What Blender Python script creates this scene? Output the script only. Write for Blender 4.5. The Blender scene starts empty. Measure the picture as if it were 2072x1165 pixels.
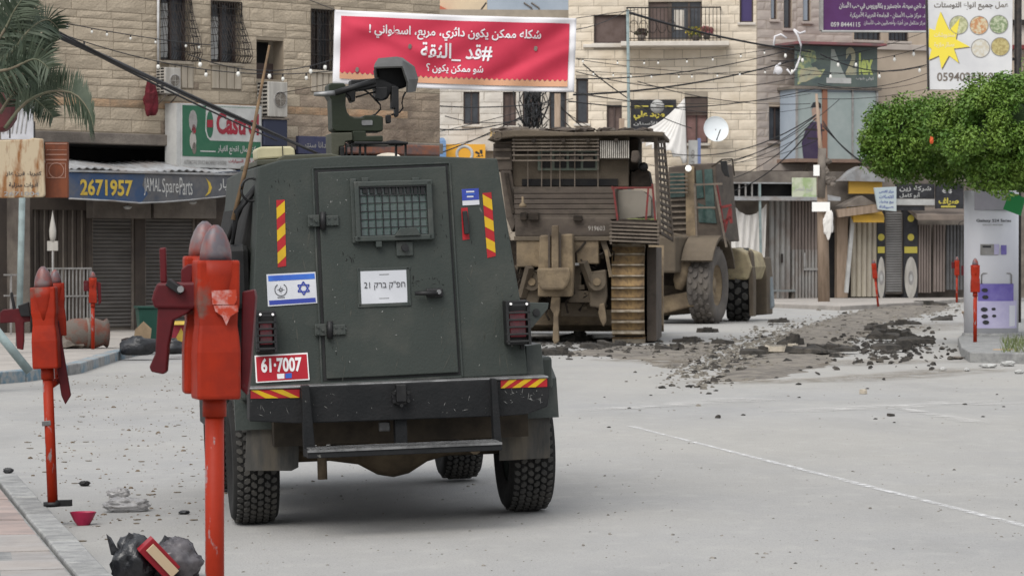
import bpy, math, random
from mathutils import Vector, Matrix, Euler, noise
random.seed(7)
SC = bpy.context.scene
COL = SC.collection
R = math.radians
# ------------------------------------------------------------------ camera, world, sun, exposure
CAMZ = 1.67; FPX = 6000.0; PITCH = math.atan(71.5/FPX)
cam_data = bpy.data.cameras.new('camera'); cam = bpy.data.objects.new('camera', cam_data); COL.objects.link(cam)
cam.location = (0, 0, CAMZ); cam.rotation_euler = (math.pi/2-PITCH, 0, 0)
cam_data.sensor_width = 36; cam_data.lens = 36*FPX/2072
cam_data.clip_start = 0.5; cam_data.clip_end = 3000
cam_data.dof.use_dof = True; cam_data.dof.focus_distance = 18.6; cam_data.dof.aperture_fstop = 14
SC.camera = cam
world = bpy.data.worlds.new('World'); SC.world = world; world.use_nodes = True
wn = world.node_tree.nodes; wl = world.node_tree.links
sky = wn.new('ShaderNodeTexSky'); sky.sky_type = 'NISHITA'; sky.sun_disc = False
SUN_EL, SUN_AZ = R(50), R(208)
sky.sun_elevation = SUN_EL; sky.sun_rotation = SUN_AZ
sky.dust_density = 2; sky.air_density = 1.0; sky.ozone_density = 1
hs = wn.new('ShaderNodeHueSaturation'); hs.inputs['Saturation'].default_value = 0.3
mxs = wn.new('ShaderNodeMix'); mxs.data_type = 'RGBA'; mxs.inputs[0].default_value = 0.65; mxs.inputs[7].default_value = (6.6, 6.8, 7.1, 1)   # cloud cover: mostly even and white
wl.new(sky.outputs[0], hs.inputs['Color']); wl.new(hs.outputs[0], mxs.inputs[6]); tcw = wn.new('ShaderNodeTexCoord'); sxw = wn.new('ShaderNodeSeparateXYZ'); wl.new(tcw.outputs['Generated'], sxw.inputs[0])
mrw = wn.new('ShaderNodeMapRange'); mrw.inputs['To Min'].default_value = 0.55; mrw.inputs['To Max'].default_value = 1.25; wl.new(sxw.outputs[2], mrw.inputs['Value'])   # an overcast sky is brightest overhead
vmw = wn.new('ShaderNodeVectorMath'); vmw.operation = 'SCALE'; wl.new(mxs.outputs[2], vmw.inputs[0]); wl.new(mrw.outputs[0], vmw.inputs['Scale']); wl.new(vmw.outputs[0], wn['Background'].inputs[0])
wn['Background'].inputs[1].default_value = 0.12
sd = bpy.data.lights.new('sun', 'SUN'); sd.energy = 1.5; sd.angle = R(40); sd.color = (1, 0.96, 0.9)
sun = bpy.data.objects.new('sun', sd); COL.objects.link(sun)
sdir = Vector((math.sin(SUN_AZ)*math.cos(SUN_EL), math.cos(SUN_AZ)*math.cos(SUN_EL), math.sin(SUN_EL)))
sun.rotation_euler = sdir.to_track_quat('Z', 'Y').to_euler(); sun.location = (0, 0, 60)
SC.view_settings.view_transform = 'Standard'; SC.view_settings.look = 'None'
SC.view_settings.exposure = 0.62; SC.view_settings.gamma = 1; SC.view_settings.use_curve_mapping = False

# ------------------------------------------------------------------ rays: where a point of the view lies in the place
def ray(px, py):
    f = Vector((0, math.cos(PITCH), -math.sin(PITCH))); u = Vector((0, math.sin(PITCH), math.cos(PITCH)))
    return f*FPX + u*(582.5-py) + Vector((px-1036, 0, 0))
CAMP = Vector((0, 0, CAMZ))
def P(px, py, d):
    r = ray(px, py); return CAMP + r*(d/r.y)
def G(px, py, z=0.0):
    r = ray(px, py); p = CAMP + r*((z-CAMZ)/r.z)
    for _ in range(6):
        zz = z + gz(p.x, p.y); p = CAMP + r*((zz-CAMZ)/r.z)
    return p
def sstep(a, b, t):
    t = max(0, min(1, (t-a)/(b-a))); return t*t*(3-2*t)
def gz_raw(x, y):      # the road: a slight cross slope near the camera, level farther on
    w = 1-sstep(26, 44, y)
    return 0.031*max(-2.2, min(1.6, x+0.77))*w
def frange(a, b, s):
    r = []
    while a < b: r.append(a); a += s
    return r
GXS = [-900,-300,-120,-50,-25] + frange(-14, 16, 0.5) + [16,25,50,120,300,900]
GYS = [-200,-40,0] + frange(4, 70, 0.75) + [70,80,100,130,200,400,900,2500]
import bisect
GT = {}
def gz(x, y):      # exactly the height of the road mesh (its quads are split along one diagonal)
    i = max(0, min(len(GXS)-2, bisect.bisect_right(GXS, x)-1)); j = max(0, min(len(GYS)-2, bisect.bisect_right(GYS, y)-1))
    if (i, j) not in GT: GT[i, j] = (gz_raw(GXS[i], GYS[j]), gz_raw(GXS[i+1], GYS[j]), gz_raw(GXS[i+1], GYS[j+1]), gz_raw(GXS[i], GYS[j+1]))
    a, b, c, d = GT[i, j]; u = (x-GXS[i])/(GXS[i+1]-GXS[i]); v = (y-GYS[j])/(GYS[j+1]-GYS[j])
    return a+(b-a)*u+(c-b)*v if u > v else a+(c-d)*u+(d-a)*v
class Frame:
    def __init__(s, loc, yaw=0.0, roll=0.0, pitch=0.0):
        s.loc = Vector(loc); s.rot = Euler((pitch, roll, yaw), 'XYZ')
        s.m = Matrix.Translation(s.loc) @ s.rot.to_matrix().to_4x4(); s.inv = s.m.inverted()
    def p(s, px, py, y=0.0, k=0.0, z0=0.0):     # local point on the plane y = y + k*(z-z0)
        o = s.inv @ CAMP; r = s.inv.to_3x3() @ ray(px, py)
        t = (y + k*(o.z-z0) - o.y)/(r.y - k*r.z); return o + r*t
    def xz(s, px, py, y=0.0):
        q = s.p(px, py, y); return q.x, q.z
    def rect(s, x0, y0, x1, y1, y=0.0):
        a = s.p(x0, (y0+y1)/2, y); b = s.p(x1, (y0+y1)/2, y); c = s.p((x0+x1)/2, y0, y); d = s.p((x0+x1)/2, y1, y)
        return a.x, b.x, d.z, c.z       # x0 x1 z0 z1
# ------------------------------------------------------------------ mesh builder
class MB:
    def __init__(s): s.v = []; s.f = []; s.s = []
    def add(s, vs, fs, sm=False):
        b = len(s.v); s.v += [Vector(v) for v in vs]; s.f += [tuple(i+b for i in f) for f in fs]; s.s += [sm]*len(fs); return s
    def box(s, x0, x1, y0, y1, z0, z1):
        return s.add([(x0,y0,z0),(x1,y0,z0),(x1,y1,z0),(x0,y1,z0),(x0,y0,z1),(x1,y0,z1),(x1,y1,z1),(x0,y1,z1)],
                     [(0,3,2,1),(4,5,6,7),(0,1,5,4),(1,2,6,5),(2,3,7,6),(3,0,4,7)])
    def obox(s, c, size, rot=(0,0,0)):
        m = Euler(rot).to_matrix(); c = Vector(c); hx, hy, hz = size[0]/2, size[1]/2, size[2]/2
        vs = [c + m @ Vector((a*hx, b*hy, d*hz)) for a,b,d in [(-1,-1,-1),(1,-1,-1),(1,1,-1),(-1,1,-1),(-1,-1,1),(1,-1,1),(1,1,1),(-1,1,1)]]
        return s.add(vs, [(0,3,2,1),(4,5,6,7),(0,1,5,4),(1,2,6,5),(2,3,7,6),(3,0,4,7)])
    def bar(s, a, b, w, h=None):
        a = Vector(a); b = Vector(b); h = h or w; d = (b-a)
        q = d.to_track_quat('X', 'Z').to_euler(); return s.obox((a+b)/2, (d.length, w, h), q)
    def prism(s, poly, a, b, axis='y'):
        n = len(poly)
        f3 = {'y': lambda p, t: (p[0], t, p[1]), 'x': lambda p, t: (t, p[0], p[1]), 'z': lambda p, t: (p[0], p[1], t)}[axis]
        vs = [f3(p, a) for p in poly] + [f3(p, b) for p in poly]
        fs = [tuple(range(n)), tuple(range(2*n-1, n-1, -1))] + [((i+1)%n, i, i+n, (i+1)%n+n) for i in range(n)]
        return s.add(vs, fs)
    def cyl(s, a, b, r0, r1=None, n=12, cap=True, sm=True):
        a = Vector(a); b = Vector(b); r1 = r0 if r1 is None else r1
        q = (b-a).to_track_quat('Z', 'Y').to_matrix(); vs = []
        for c, r in ((a, r0), (b, r1)):
            vs += [c + q @ Vector((r*math.cos(2*math.pi*i/n), r*math.sin(2*math.pi*i/n), 0)) for i in range(n)]
        s.add(vs, [(i, (i+1)%n, (i+1)%n+n, i+n) for i in range(n)], sm)
        if cap:
            k = len(s.v)-2*n; s.f += [tuple(k+i for i in range(n-1, -1, -1)), tuple(k+n+i for i in range(n))]; s.s += [False, False]
        return s
    def tube(s, pts, r, n=6, cap=True):
        pts = [Vector(p) for p in pts]; rings = []
        rs = r if isinstance(r, (list, tuple)) else [r]*len(pts)
        for i, p in enumerate(pts):
            d = (pts[min(i+1, len(pts)-1)] - pts[max(i-1, 0)]).normalized()
            u = d.cross(Vector((0.01, 0.02, 1)));
            if u.length < 0.1: u = d.cross(Vector((1, 0, 0)))
            u.normalize(); w = d.cross(u)
            rings.append([p + (u*math.cos(2*math.pi*k/n) + w*math.sin(2*math.pi*k/n))*rs[i] for k in range(n)])
        return s.loft(rings, cap, True)
    def loft(s, rings, cap=True, sm=False):
        n = len(rings[0]); vs = [p for r in rings for p in r]; fs = []
        for j in range(len(rings)-1):
            fs += [(j*n+i, j*n+(i+1)%n, (j+1)*n+(i+1)%n, (j+1)*n+i) for i in range(n)]
        s.add(vs, fs, sm)
        if cap:
            k = len(s.v)-len(vs); m = len(vs)
            s.f += [tuple(k+i for i in range(n-1, -1, -1)), tuple(k+m-n+i for i in range(n))]; s.s += [False, False]
        return s
    def lathe(s, prof, n=24, c=(0,0,0), axis='z', sm=True):
        rings = []; c = Vector(c)
        for k in range(n):
            t = 2*math.pi*k/n; ct, st = math.cos(t), math.sin(t)
            ring = []
            for r, h in prof:
                p = {'z': (r*ct, r*st, h), 'x': (h, r*ct, r*st), 'y': (r*ct, h, r*st)}[axis]; ring.append(c+Vector(p))
            rings.append(ring)
        m = len(prof); vs = [p for r in rings for p in r]; fs = []
        for k in range(n):
            k2 = (k+1) % n
            fs += [(k*m+i, k2*m+i, k2*m+i+1, k*m+i+1) for i in range(m-1)]
        return s.add(vs, fs, sm)
    def ball(s, c, r, n=10, m=7, sc=(1,1,1)):
        prof = [(math.sin(math.pi*i/m)*r, -math.cos(math.pi*i/m)*r) for i in range(m+1)]
        k = len(s.v); s.lathe(prof, n); c = Vector(c)
        for i in range(k, len(s.v)):
            v = s.v[i]; s.v[i] = Vector((v.x*sc[0], v.y*sc[1], v.z*sc[2])) + c
        return s
    def lump(s, c, size, seed=0, rough=0.3, n=10, m=7, fr=1.6, flat=None, sm=False):
        k = len(s.v); s.ball((0,0,0), 1, n, m); o = Vector((seed*3.1, seed*1.7, seed*0.9)); c = Vector(c)
        for i in range(k, len(s.v)):
            v = s.v[i]; q = 1 + rough*noise.noise(v*fr+o); w = Vector((v.x*size[0]*q, v.y*size[1]*q, v.z*size[2]*q))
            if flat is not None: w.z = max(w.z, -flat)
            s.v[i] = w + c
        for i in range(len(s.s)): 
            if i >= len(s.s)-n*m: s.s[i] = sm
        return s
    def mp(s, fn): s.v = [Vector(fn(v)) for v in s.v]; return s
    def build(s, name, mat, parent=None, bevel=0.0, seg=2, kind=None, label=None):
        me = bpy.data.meshes.new(name); me.from_pydata([tuple(v) for v in s.v], [], s.f)
        me.polygons.foreach_set('use_smooth', s.s); me.materials.append(mat); me.update()
        o = bpy.data.objects.new(name, me); COL.objects.link(o)
        if parent is not None: o.parent = parent
        if bevel:
            b = o.modifiers.new('bevel', 'BEVEL'); b.width = bevel; b.segments = seg; b.limit_method = 'ANGLE'; b.angle_limit = R(35)
        if kind: o['kind'] = kind
        if label: o['label'] = label
        return o
def tag(o, label, cat, group=None, kind=None):
    o['label'] = label; o['category'] = cat
    if group: o['group'] = group
    if kind: o['kind'] = kind
    return o
def thing(name, label, cat, frame=None, loc=(0,0,0), yaw=0, group=None):
    o = bpy.data.objects.new(name, None); COL.objects.link(o); o.empty_display_size = 0.1
    if frame: o.location = frame.loc; o.rotation_euler = frame.rot
    else: o.location = loc; o.rotation_euler = (0, 0, yaw)
    return tag(o, label, cat, group)
def struct(o): o['kind'] = 'structure'; return o
def copy_tree(o, parent=None):
    c = o.copy(); COL.objects.link(c)
    if parent: c.parent = parent
    for ch in list(o.children): copy_tree(ch, c)
    return c
# ------------------------------------------------------------------ materials
def M(name, base, alt=None, rough=0.8, metal=0.0, scale=3.0, lo=0.4, hi=0.62, dirt=None, damt=0.5, dscale=1.2, dlo=0.45, dhi=0.7,
      bump=0.0, bscale=30.0, var=0.0, spec=0.3, detail=6, stretch=None, emit=0, speck=None, slo=0.68, sscale=40, trans=0, alpha=1):
    m = bpy.data.materials.new(name); m.use_nodes = True; nt = m.node_tree; n = nt.nodes; l = nt.links
    b = n['Principled BSDF']; b.inputs['Roughness'].default_value = rough; b.inputs['Metallic'].default_value = metal
    b.inputs['Specular IOR Level'].default_value = spec
    tc = n.new('ShaderNodeTexCoord'); vec = tc.outputs['Object']
    if stretch:
        mpn = n.new('ShaderNodeMapping'); mpn.inputs['Scale'].default_value = stretch; l.new(vec, mpn.inputs[0]); vecs = mpn.outputs[0]
    else: vecs = vec
    rgb = n.new('ShaderNodeRGB'); rgb.outputs[0].default_value = (*base, 1); col = rgb.outputs[0]
    def mixin(col, c2, sc, lo, hi, amt, v, seedoff=0.0):
        nz = n.new('ShaderNodeTexNoise'); nz.noise_dimensions = '4D'; nz.inputs['W'].default_value = seedoff; nz.inputs['Scale'].default_value = sc
        nz.inputs['Detail'].default_value = detail; nz.inputs['Roughness'].default_value = 0.62; l.new(v, nz.inputs['Vector'])
        mr = n.new('ShaderNodeMapRange'); mr.inputs['From Min'].default_value = lo; mr.inputs['From Max'].default_value = hi
        mr.inputs['To Max'].default_value = amt; l.new(nz.outputs[0], mr.inputs['Value'])
        mx = n.new('ShaderNodeMix'); mx.data_type = 'RGBA'; l.new(mr.outputs[0], mx.inputs[0]); l.new(col, mx.inputs[6])
        mx.inputs[7].default_value = (*c2, 1); return mx.outputs[2], nz
    if alt: col, _ = mixin(col, alt, scale, lo, hi, 1, vecs, 0.3)
    if dirt: col, _ = mixin(col, dirt, dscale, dlo, dhi, damt, vecs, 4.1)
    if speck: col, _ = mixin(col, speck, sscale, slo, slo+0.03, 1, vec, 9.2)
    if var:
        oi = n.new('ShaderNodeObjectInfo'); mr = n.new('ShaderNodeMapRange'); mr.inputs['To Min'].default_value = 1-var; mr.inputs['To Max'].default_value = 1+var
        l.new(oi.outputs['Random'], mr.inputs['Value']); h = n.new('ShaderNodeHueSaturation'); l.new(mr.outputs[0], h.inputs['Value'])
        l.new(col, h.inputs['Color']); col = h.outputs[0]
    l.new(col, b.inputs['Base Color'])
    if bump:
        nz = n.new('ShaderNodeTexNoise'); nz.inputs['Scale'].default_value = bscale; nz.inputs['Detail'].default_value = 8; l.new(vec, nz.inputs['Vector'])
        bp = n.new('ShaderNodeBump'); bp.inputs['Strength'].default_value = bump; bp.inputs['Distance'].default_value = 0.02
        l.new(nz.outputs[0], bp.inputs['Height']); l.new(bp.outputs[0], b.inputs['Normal'])
    if trans: b.inputs['Transmission Weight'].default_value = trans
    if alpha < 1: b.inputs['Alpha'].default_value = alpha
    if emit: b.inputs['Emission Color'].default_value = (*base, 1); b.inputs['Emission Strength'].default_value = emit
    return m
# Arabic shaping: letter -> isolated presentation form code; joins: 4 = dual (iso, fin, ini, med), 2 = right-joining only
AR = {}
for ch, base, n in [('ا',0xFE8D,2),('أ',0xFE83,2),('إ',0xFE87,2),('آ',0xFE81,2),('ب',0xFE8F,4),('ة',0xFE93,2),('ت',0xFE95,4),('ث',0xFE99,4),
    ('ج',0xFE9D,4),('ح',0xFEA1,4),('خ',0xFEA5,4),('د',0xFEA9,2),('ذ',0xFEAB,2),('ر',0xFEAD,2),('ز',0xFEAF,2),('س',0xFEB1,4),('ش',0xFEB5,4),
    ('ص',0xFEB9,4),('ض',0xFEBD,4),('ط',0xFEC1,4),('ظ',0xFEC5,4),('ع',0xFEC9,4),('غ',0xFECD,4),('ف',0xFED1,4),('ق',0xFED5,4),('ك',0xFED9,4),
    ('ل',0xFEDD,4),('م',0xFEE1,4),('ن',0xFEE5,4),('ه',0xFEE9,4),('و',0xFEED,2),('ى',0xFEEF,2),('ي',0xFEF1,4),('ئ',0xFE89,4)]:
    AR[ch] = (base, n)
LAM_ALEF = {'ا':0xFEFB,'أ':0xFEF7,'إ':0xFEF9,'آ':0xFEF5}
def rtl(s):
    if not any(ord(c) > 0x58f for c in s): return s
    out = []; i = 0
    while i < len(s):
        ch = s[i]
        if ch in AR:
            base, n = AR[ch]
            prev = i > 0 and s[i-1] in AR and AR[s[i-1]][1] == 4
            if ch == 'ل' and i+1 < len(s) and s[i+1] in LAM_ALEF:
                out.append(chr(LAM_ALEF[s[i+1]] + (1 if prev else 0))); i += 2; continue
            nxt = n == 4 and i+1 < len(s) and s[i+1] in AR
            out.append(chr(base + (3 if prev and nxt else 2 if nxt else 1 if prev else 0)))
        else: out.append(ch)
        i += 1
    # visual order: reverse everything, then put runs of digits / latin back
    out.reverse(); r = ''.join(out); res = ''; run = ''
    for ch in r:
        if ch.isascii() and (ch.isalnum() or ch in '-.'): run += ch
        else: res += run[::-1] + ch; run = ''
    return res + run[::-1]
def text(s, parent, mat, cx, cz, w, h, y=-0.004, name='lettering', bold=0.02, fn=None, rot=0.0, keep=False, mirror=False):
    # flat lettering in the local XZ plane of parent, fitted to a w x h box round (cx, cz)
    c = bpy.data.curves.new('lettering_curve', 'FONT'); c.body = rtl(s); c.offset = bold; c.resolution_u = 3
    o = bpy.data.objects.new('lettering_curve', c); COL.objects.link(o)
    dg = bpy.context.evaluated_depsgraph_get(); me = bpy.data.meshes.new_from_object(o.evaluated_get(dg))
    bpy.data.objects.remove(o); bpy.data.curves.remove(c)
    vs = [v.co for v in me.vertices]
    if not vs: return None
    x0 = min(v.x for v in vs); x1 = max(v.x for v in vs); y0 = min(v.y for v in vs); y1 = max(v.y for v in vs)
    kx = w/(x1-x0); ky = h/(y1-y0)
    if keep: kx = ky = min(kx, ky)
    cr, sr = math.cos(rot), math.sin(rot)
    for v in me.vertices:
        a = (v.co.x-(x0+x1)/2)*kx; b = (v.co.y-(y0+y1)/2)*ky
        a, b = a*cr-b*sr, a*sr+b*cr
        p = Vector((cx+a, y, cz+b)); v.co = fn(p) if fn else p
    me.name = name; me.materials.clear(); me.materials.append(mat)
    o = bpy.data.objects.new(name, me); COL.objects.link(o)
    if parent is not None: o.parent = parent
    return o
# ------------------------------------------------------------------ ground
m_road = M('dusty_asphalt', (0.285,0.282,0.278), (0.335,0.328,0.315), 0.95, scale=0.5, lo=0.35, hi=0.7, dirt=(0.35,0.335,0.305), damt=0.6, dscale=0.12, dlo=0.42, dhi=0.6,
           bump=0.5, bscale=60, speck=(0.16,0.15,0.14), slo=0.655, sscale=34, detail=12)
_nt = m_road.node_tree; _n = _nt.nodes; _l = _nt.links; _b = _n['Principled BSDF']; _col = _b.inputs['Base Color'].links[0].from_socket
def _layer(col, sc, lo, hi, amt, c2, kind='noise', mapping=None):
    tc = _n.new('ShaderNodeTexCoord'); v = tc.outputs['Object']
    if mapping: mp_ = _n.new('ShaderNodeMapping'); mp_.inputs['Scale'].default_value = mapping; _l.new(v, mp_.inputs[0]); v = mp_.outputs[0]
    if kind == 'noise': t = _n.new('ShaderNodeTexNoise'); t.inputs['Detail'].default_value = 5; out = t.outputs[0]
    else:
        nz = _n.new('ShaderNodeTexNoise'); nz.inputs['Scale'].default_value = 1.3; _l.new(v, nz.inputs['Vector']); ad = _n.new('ShaderNodeMixRGB'); ad.inputs[0].default_value = 0.25; _l.new(v, ad.inputs[1]); _l.new(nz.outputs[1], ad.inputs[2]); v = ad.outputs[0]
        t = _n.new('ShaderNodeTexVoronoi'); t.feature = 'DISTANCE_TO_EDGE'; out = t.outputs[0]
    t.inputs['Scale'].default_value = sc; _l.new(v, t.inputs['Vector'])
    mr = _n.new('ShaderNodeMapRange'); mr.inputs['From Min'].default_value = lo; mr.inputs['From Max'].default_value = hi; mr.inputs['To Max'].default_value = amt; _l.new(out, mr.inputs['Value'])
    mx = _n.new('ShaderNodeMix'); mx.data_type = 'RGBA'; _l.new(mr.outputs[0], mx.inputs[0]); _l.new(col, mx.inputs[6]); mx.inputs[7].default_value = (*c2, 1); return mx.outputs[2]
_col = _layer(_col, 90, 0.5, 0.72, 0.38, (0.15,0.148,0.145))           # aggregate grain
_col = _layer(_col, 1.1, 0.50, 0.70, 0.25, (0.20,0.197,0.19), mapping=(1,0.35,1))   # old stains
_col = _layer(_col, 5.5, 0.54, 0.68, 0.22, (0.40,0.39,0.365), mapping=(1,0.6,1))  # dust scuffed over
_l.new(_col, _b.inputs['Base Color'])
m_kerb = M('kerb_concrete', (0.30,0.30,0.29), (0.2,0.2,0.2), 0.9, scale=9, bump=0.5, bscale=50, var=0.12)
m_kerbblue = M('kerb_blue_paint', (0.13,0.20,0.25), (0.27,0.28,0.28), 0.85, scale=9, lo=0.42, hi=0.56, bump=0.3)
m_pave = M('paving_slab', (0.30,0.285,0.275), (0.25,0.235,0.225), 0.9, scale=5, bump=0.3, bscale=60, var=0.09, dirt=(0.34,0.29,0.25), damt=0.5, dscale=1.2)
m_pave2 = M('paving_slab_pinkish', (0.34,0.27,0.245), (0.27,0.225,0.21), 0.9, scale=5, bump=0.3, bscale=60, var=0.09)
m_walk = M('far_pavement', (0.36,0.33,0.30), (0.27,0.25,0.23), 0.95, scale=1.5, bump=0.3)
m_paint = M('worn_line_paint', (0.50,0.50,0.50), (0.37,0.37,0.365), 0.9, scale=9, lo=0.40, hi=0.58)
m_dust = M('pale_dust', (0.47,0.455,0.43), (0.38,0.375,0.36), 0.95, scale=2.2, lo=0.4, hi=0.6, bump=0.2)
xs, ys = GXS, GYS
mb = MB(); nx = len(xs)
mb.add([(x, y, gz(x, y)) for y in ys for x in xs], [f for j in range(len(ys)-1) for i in range(nx-1) for f in ((j*nx+i, j*nx+i+1, (j+1)*nx+i+1), (j*nx+i, (j+1)*nx+i+1, (j+1)*nx+i))], True)
road = struct(mb.build('road', m_road))
# near left pavement with slabs and kerb stones
def kx_(y): return -2.13 - (y-15.3)*0.2333        # outer edge of the kerb
KH = 0.12
pav = bpy.data.objects.new('pavement', None); COL.objects.link(pav); struct(pav)
mb = MB(); y1 = 21.7
poly = [(kx_(5)-0.19, 5), (kx_(y1)-0.19, y1), (-12, y1+0.8), (-12, 5)]
mb.add([(x, y, gz(x, y)+KH-0.03) for x, y in poly] + [(x, y, -0.3) for x, y in poly], [(0,1,2,3),(0,4,5,1),(1,5,6,2)]).build('bedding', m_kerb, pav)
y = 6.0; k = 0
while y < y1:
    L = 0.62; ya, yb = y+0.006, min(y+L, y1)-0.006
    mb = MB(); e = random.uniform(-0.004, 0.004)
    c = [(kx_(ya), ya), (kx_(yb), yb), (kx_(yb)-0.17, yb), (kx_(ya)-0.17, ya)]
    mb.add([(x, yy, gz(x, yy)+KH+e) for x, yy in c] + [(x, yy, gz(x, yy)-0.1) for x, yy in c], [(3,2,1,0),(0,1,5,4),(1,2,6,5),(2,3,7,6),(3,0,4,7)])
    mb.build('kerb_stone', m_kerb, pav, bevel=0.012); y += L
row = 0; y = 12.0
while y < y1+0.3:
    S = 0.5; x = -0.19-0.012
    for q in range(14):
        xa, xb = x, x-S
        if kx_(y)+xb < -9 or y < 12: break
        c = [(kx_(y)+xa-0.005, y+0.005), (kx_(y+S)+xa-0.005, y+S-0.005), (kx_(y+S)+xb+0.005, y+S-0.005), (kx_(y)+xb+0.005, y+0.005)]
        if kx_(y)+xa < -0.18*y-1.2: break
        e = random.uniform(-0.003, 0.003)
        mb = MB().add([(a, min(b, y1+0.2), gz(a, b)+KH-0.004+e) for a, b in c] + [(a, min(b, y1+0.2), gz(a, b)+KH-0.035) for a, b in c],
                      [(3,2,1,0),(0,1,5,4),(1,2,6,5),(2,3,7,6),(3,0,4,7)])
        mb.build('paving_slab', m_pave2 if (y > 16.6) else m_pave, pav); x -= S
    y += S; row += 1
# far left pavement
def slab_poly(name, pts, h, mat, depth=0.4):
    n = len(pts); mb = MB()
    mb.add([(x, y, gz(x, y)+h) for x, y in pts] + [(x, y, gz(x, y)-depth) for x, y in pts],
           [tuple(range(n))] + [((i+1)%n, i, i+n, (i+1)%n+n) for i in range(n)])
    return mb.build(name, mat, bevel=0.02)
flk = [G(-120, 785), G(40, 772), G(150, 755), G(230, 728), G(345, 700), G(480, 690)]
fl = [(p.x, p.y) for p in flk]
struct(slab_poly('pavement', fl + [(fl[-1][0]+3, 66), (-22, 66)], 0.13, m_walk))
# kerb stones there, painted in turn
fk = thing('kerb', 'blue and grey painted kerb stones edging the far left pavement', 'kerb')
for a, b in zip(fl[:-1], fl[1:]):
    a, b = Vector(a), Vector(b); L = (b-a).length; n = max(1, round(L/0.7))
    for i in range(n):
        p, q = a+(b-a)*(i/n), a+(b-a)*((i+1)/n-0.012/L*n/n)
        MB().bar((p.x, p.y, 0.055), (q.x, q.y, 0.055), 0.2, 0.17).build('kerb_stone', m_kerbblue if (i % 2 == 0) else m_kerb, fk, bevel=0.015)
# far pavement in front of the shops on the right
fr = [G(1180, 628), G(1400, 630), G(1560, 622), G(1700, 628), G(1880, 618), G(2000, 606), G(2300, 596)]
struct(slab_poly('pavement', [(p.x, p.y) for p in fr] + [(60, 125), (-10, 125)], 0.13, m_walk))
# platform of the advertising column on the right
pl = [G(1962, 733), G(1945, 722), G(1938, 700), G(1990, 660), G(2400, 650), G(2400, 745)]
struct(slab_poly('pavement', [(p.x, p.y) for p in pl], 0.16, m_kerb))
# worn painted line and dusty streaks
def fade_mat(name, base, k, sc):
    m = M(name, base, None, 0.95); nt = m.node_tree; n = nt.nodes; l = nt.links; b = n['Principled BSDF']
    at_ = n.new('ShaderNodeAttribute'); at_.attribute_name = 'edge'; nz = n.new('ShaderNodeTexNoise'); nz.inputs['Scale'].default_value = sc; nz.inputs['Detail'].default_value = 8; nz.inputs['Roughness'].default_value = 0.7
    tc = n.new('ShaderNodeTexCoord'); l.new(tc.outputs['Object'], nz.inputs['Vector'])
    mr = n.new('ShaderNodeMapRange'); mr.inputs['From Min'].default_value = 0.40; mr.inputs['From Max'].default_value = 0.62; mr.inputs['To Max'].default_value = k; l.new(nz.outputs[0], mr.inputs['Value'])
    mu = n.new('ShaderNodeMath'); mu.operation = 'MULTIPLY'; l.new(mr.outputs[0], mu.inputs[0]); l.new(at_.outputs['Fac'], mu.inputs[1]); l.new(mu.outputs[0], b.inputs['Alpha']); return m
m_dustf = fade_mat('thin_pale_dust', (0.55,0.54,0.52), 0.75, 2.5); m_paintf = fade_mat('worn_paint', (0.66,0.66,0.66), 1.0, 14); m_soilf = fade_mat('thin_soil_film', (0.20,0.165,0.12), 0.6, 3.0); m_darkf = fade_mat('tyre_scuff', (0.22,0.215,0.21), 0.5, 1.2)
def strip(name, pts, w0, w1, mat, dz=0.004, kind=None):
    mb = MB(); vs = []; n = len(pts); A_ = []
    prof = [(-0.5,0),(-0.3,0.75),(0,1),(0.3,0.75),(0.5,0)]
    for i, p in enumerate(pts):
        d = (pts[min(i+1, n-1)]-pts[max(i-1, 0)]).normalized(); s = Vector((-d.y, d.x, 0)); w = w0+(w1-w0)*i/(n-1)
        w *= random.uniform(0.85, 1.15); e_ = min(1, i/4, (n-1-i)/4) if mat is not m_paintf else 1
        for e, a in prof:
            q = p + s*e*w; vs.append((q.x, q.y, gz(q.x, q.y)+dz)); A_.append(a*e_)
    mb.add(vs, [(5*i+k, 5*i+5+k, 5*i+6+k, 5*i+k+1) for i in range(n-1) for k in range(4)])
    o = mb.build(name, mat); at_ = o.data.attributes.new('edge', 'FLOAT', 'POINT')
    for k, a in enumerate(A_): at_.data[k].value = a
    o['kind'] = 'structure'; return o
def pxline(a, b, n=24): return [G(a[0]+(b[0]-a[0])*i/n, a[1]+(b[1]-a[1])*i/n) for i in range(n+1)]
strip('painted_line', pxline((1275, 862), (2200, 1096), 40), 0.07, 0.11, m_paintf)
for a, b, w in [((1170, 832), (1560, 806), 0.35), ((1560, 834), (2040, 812), 0.45), ((1800, 822), (1990, 858), 0.14), ((1430, 812), (1520, 806), 0.5)]:
    strip('dust_streak', pxline(a, b), w*1.2, w*2.4, m_dustf, 0.006)

for a, b, w in [((1380,775),(1760,768),1.6),((1700,770),(2000,745),1.6),((1500,742),(1900,728),2.2),((1620,690),(1940,650),3.0),((1380,735),(1240,726),1.4)]:
    strip('soil_film', pxline(a, b), w, w, m_soilf, 0.009)
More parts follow.
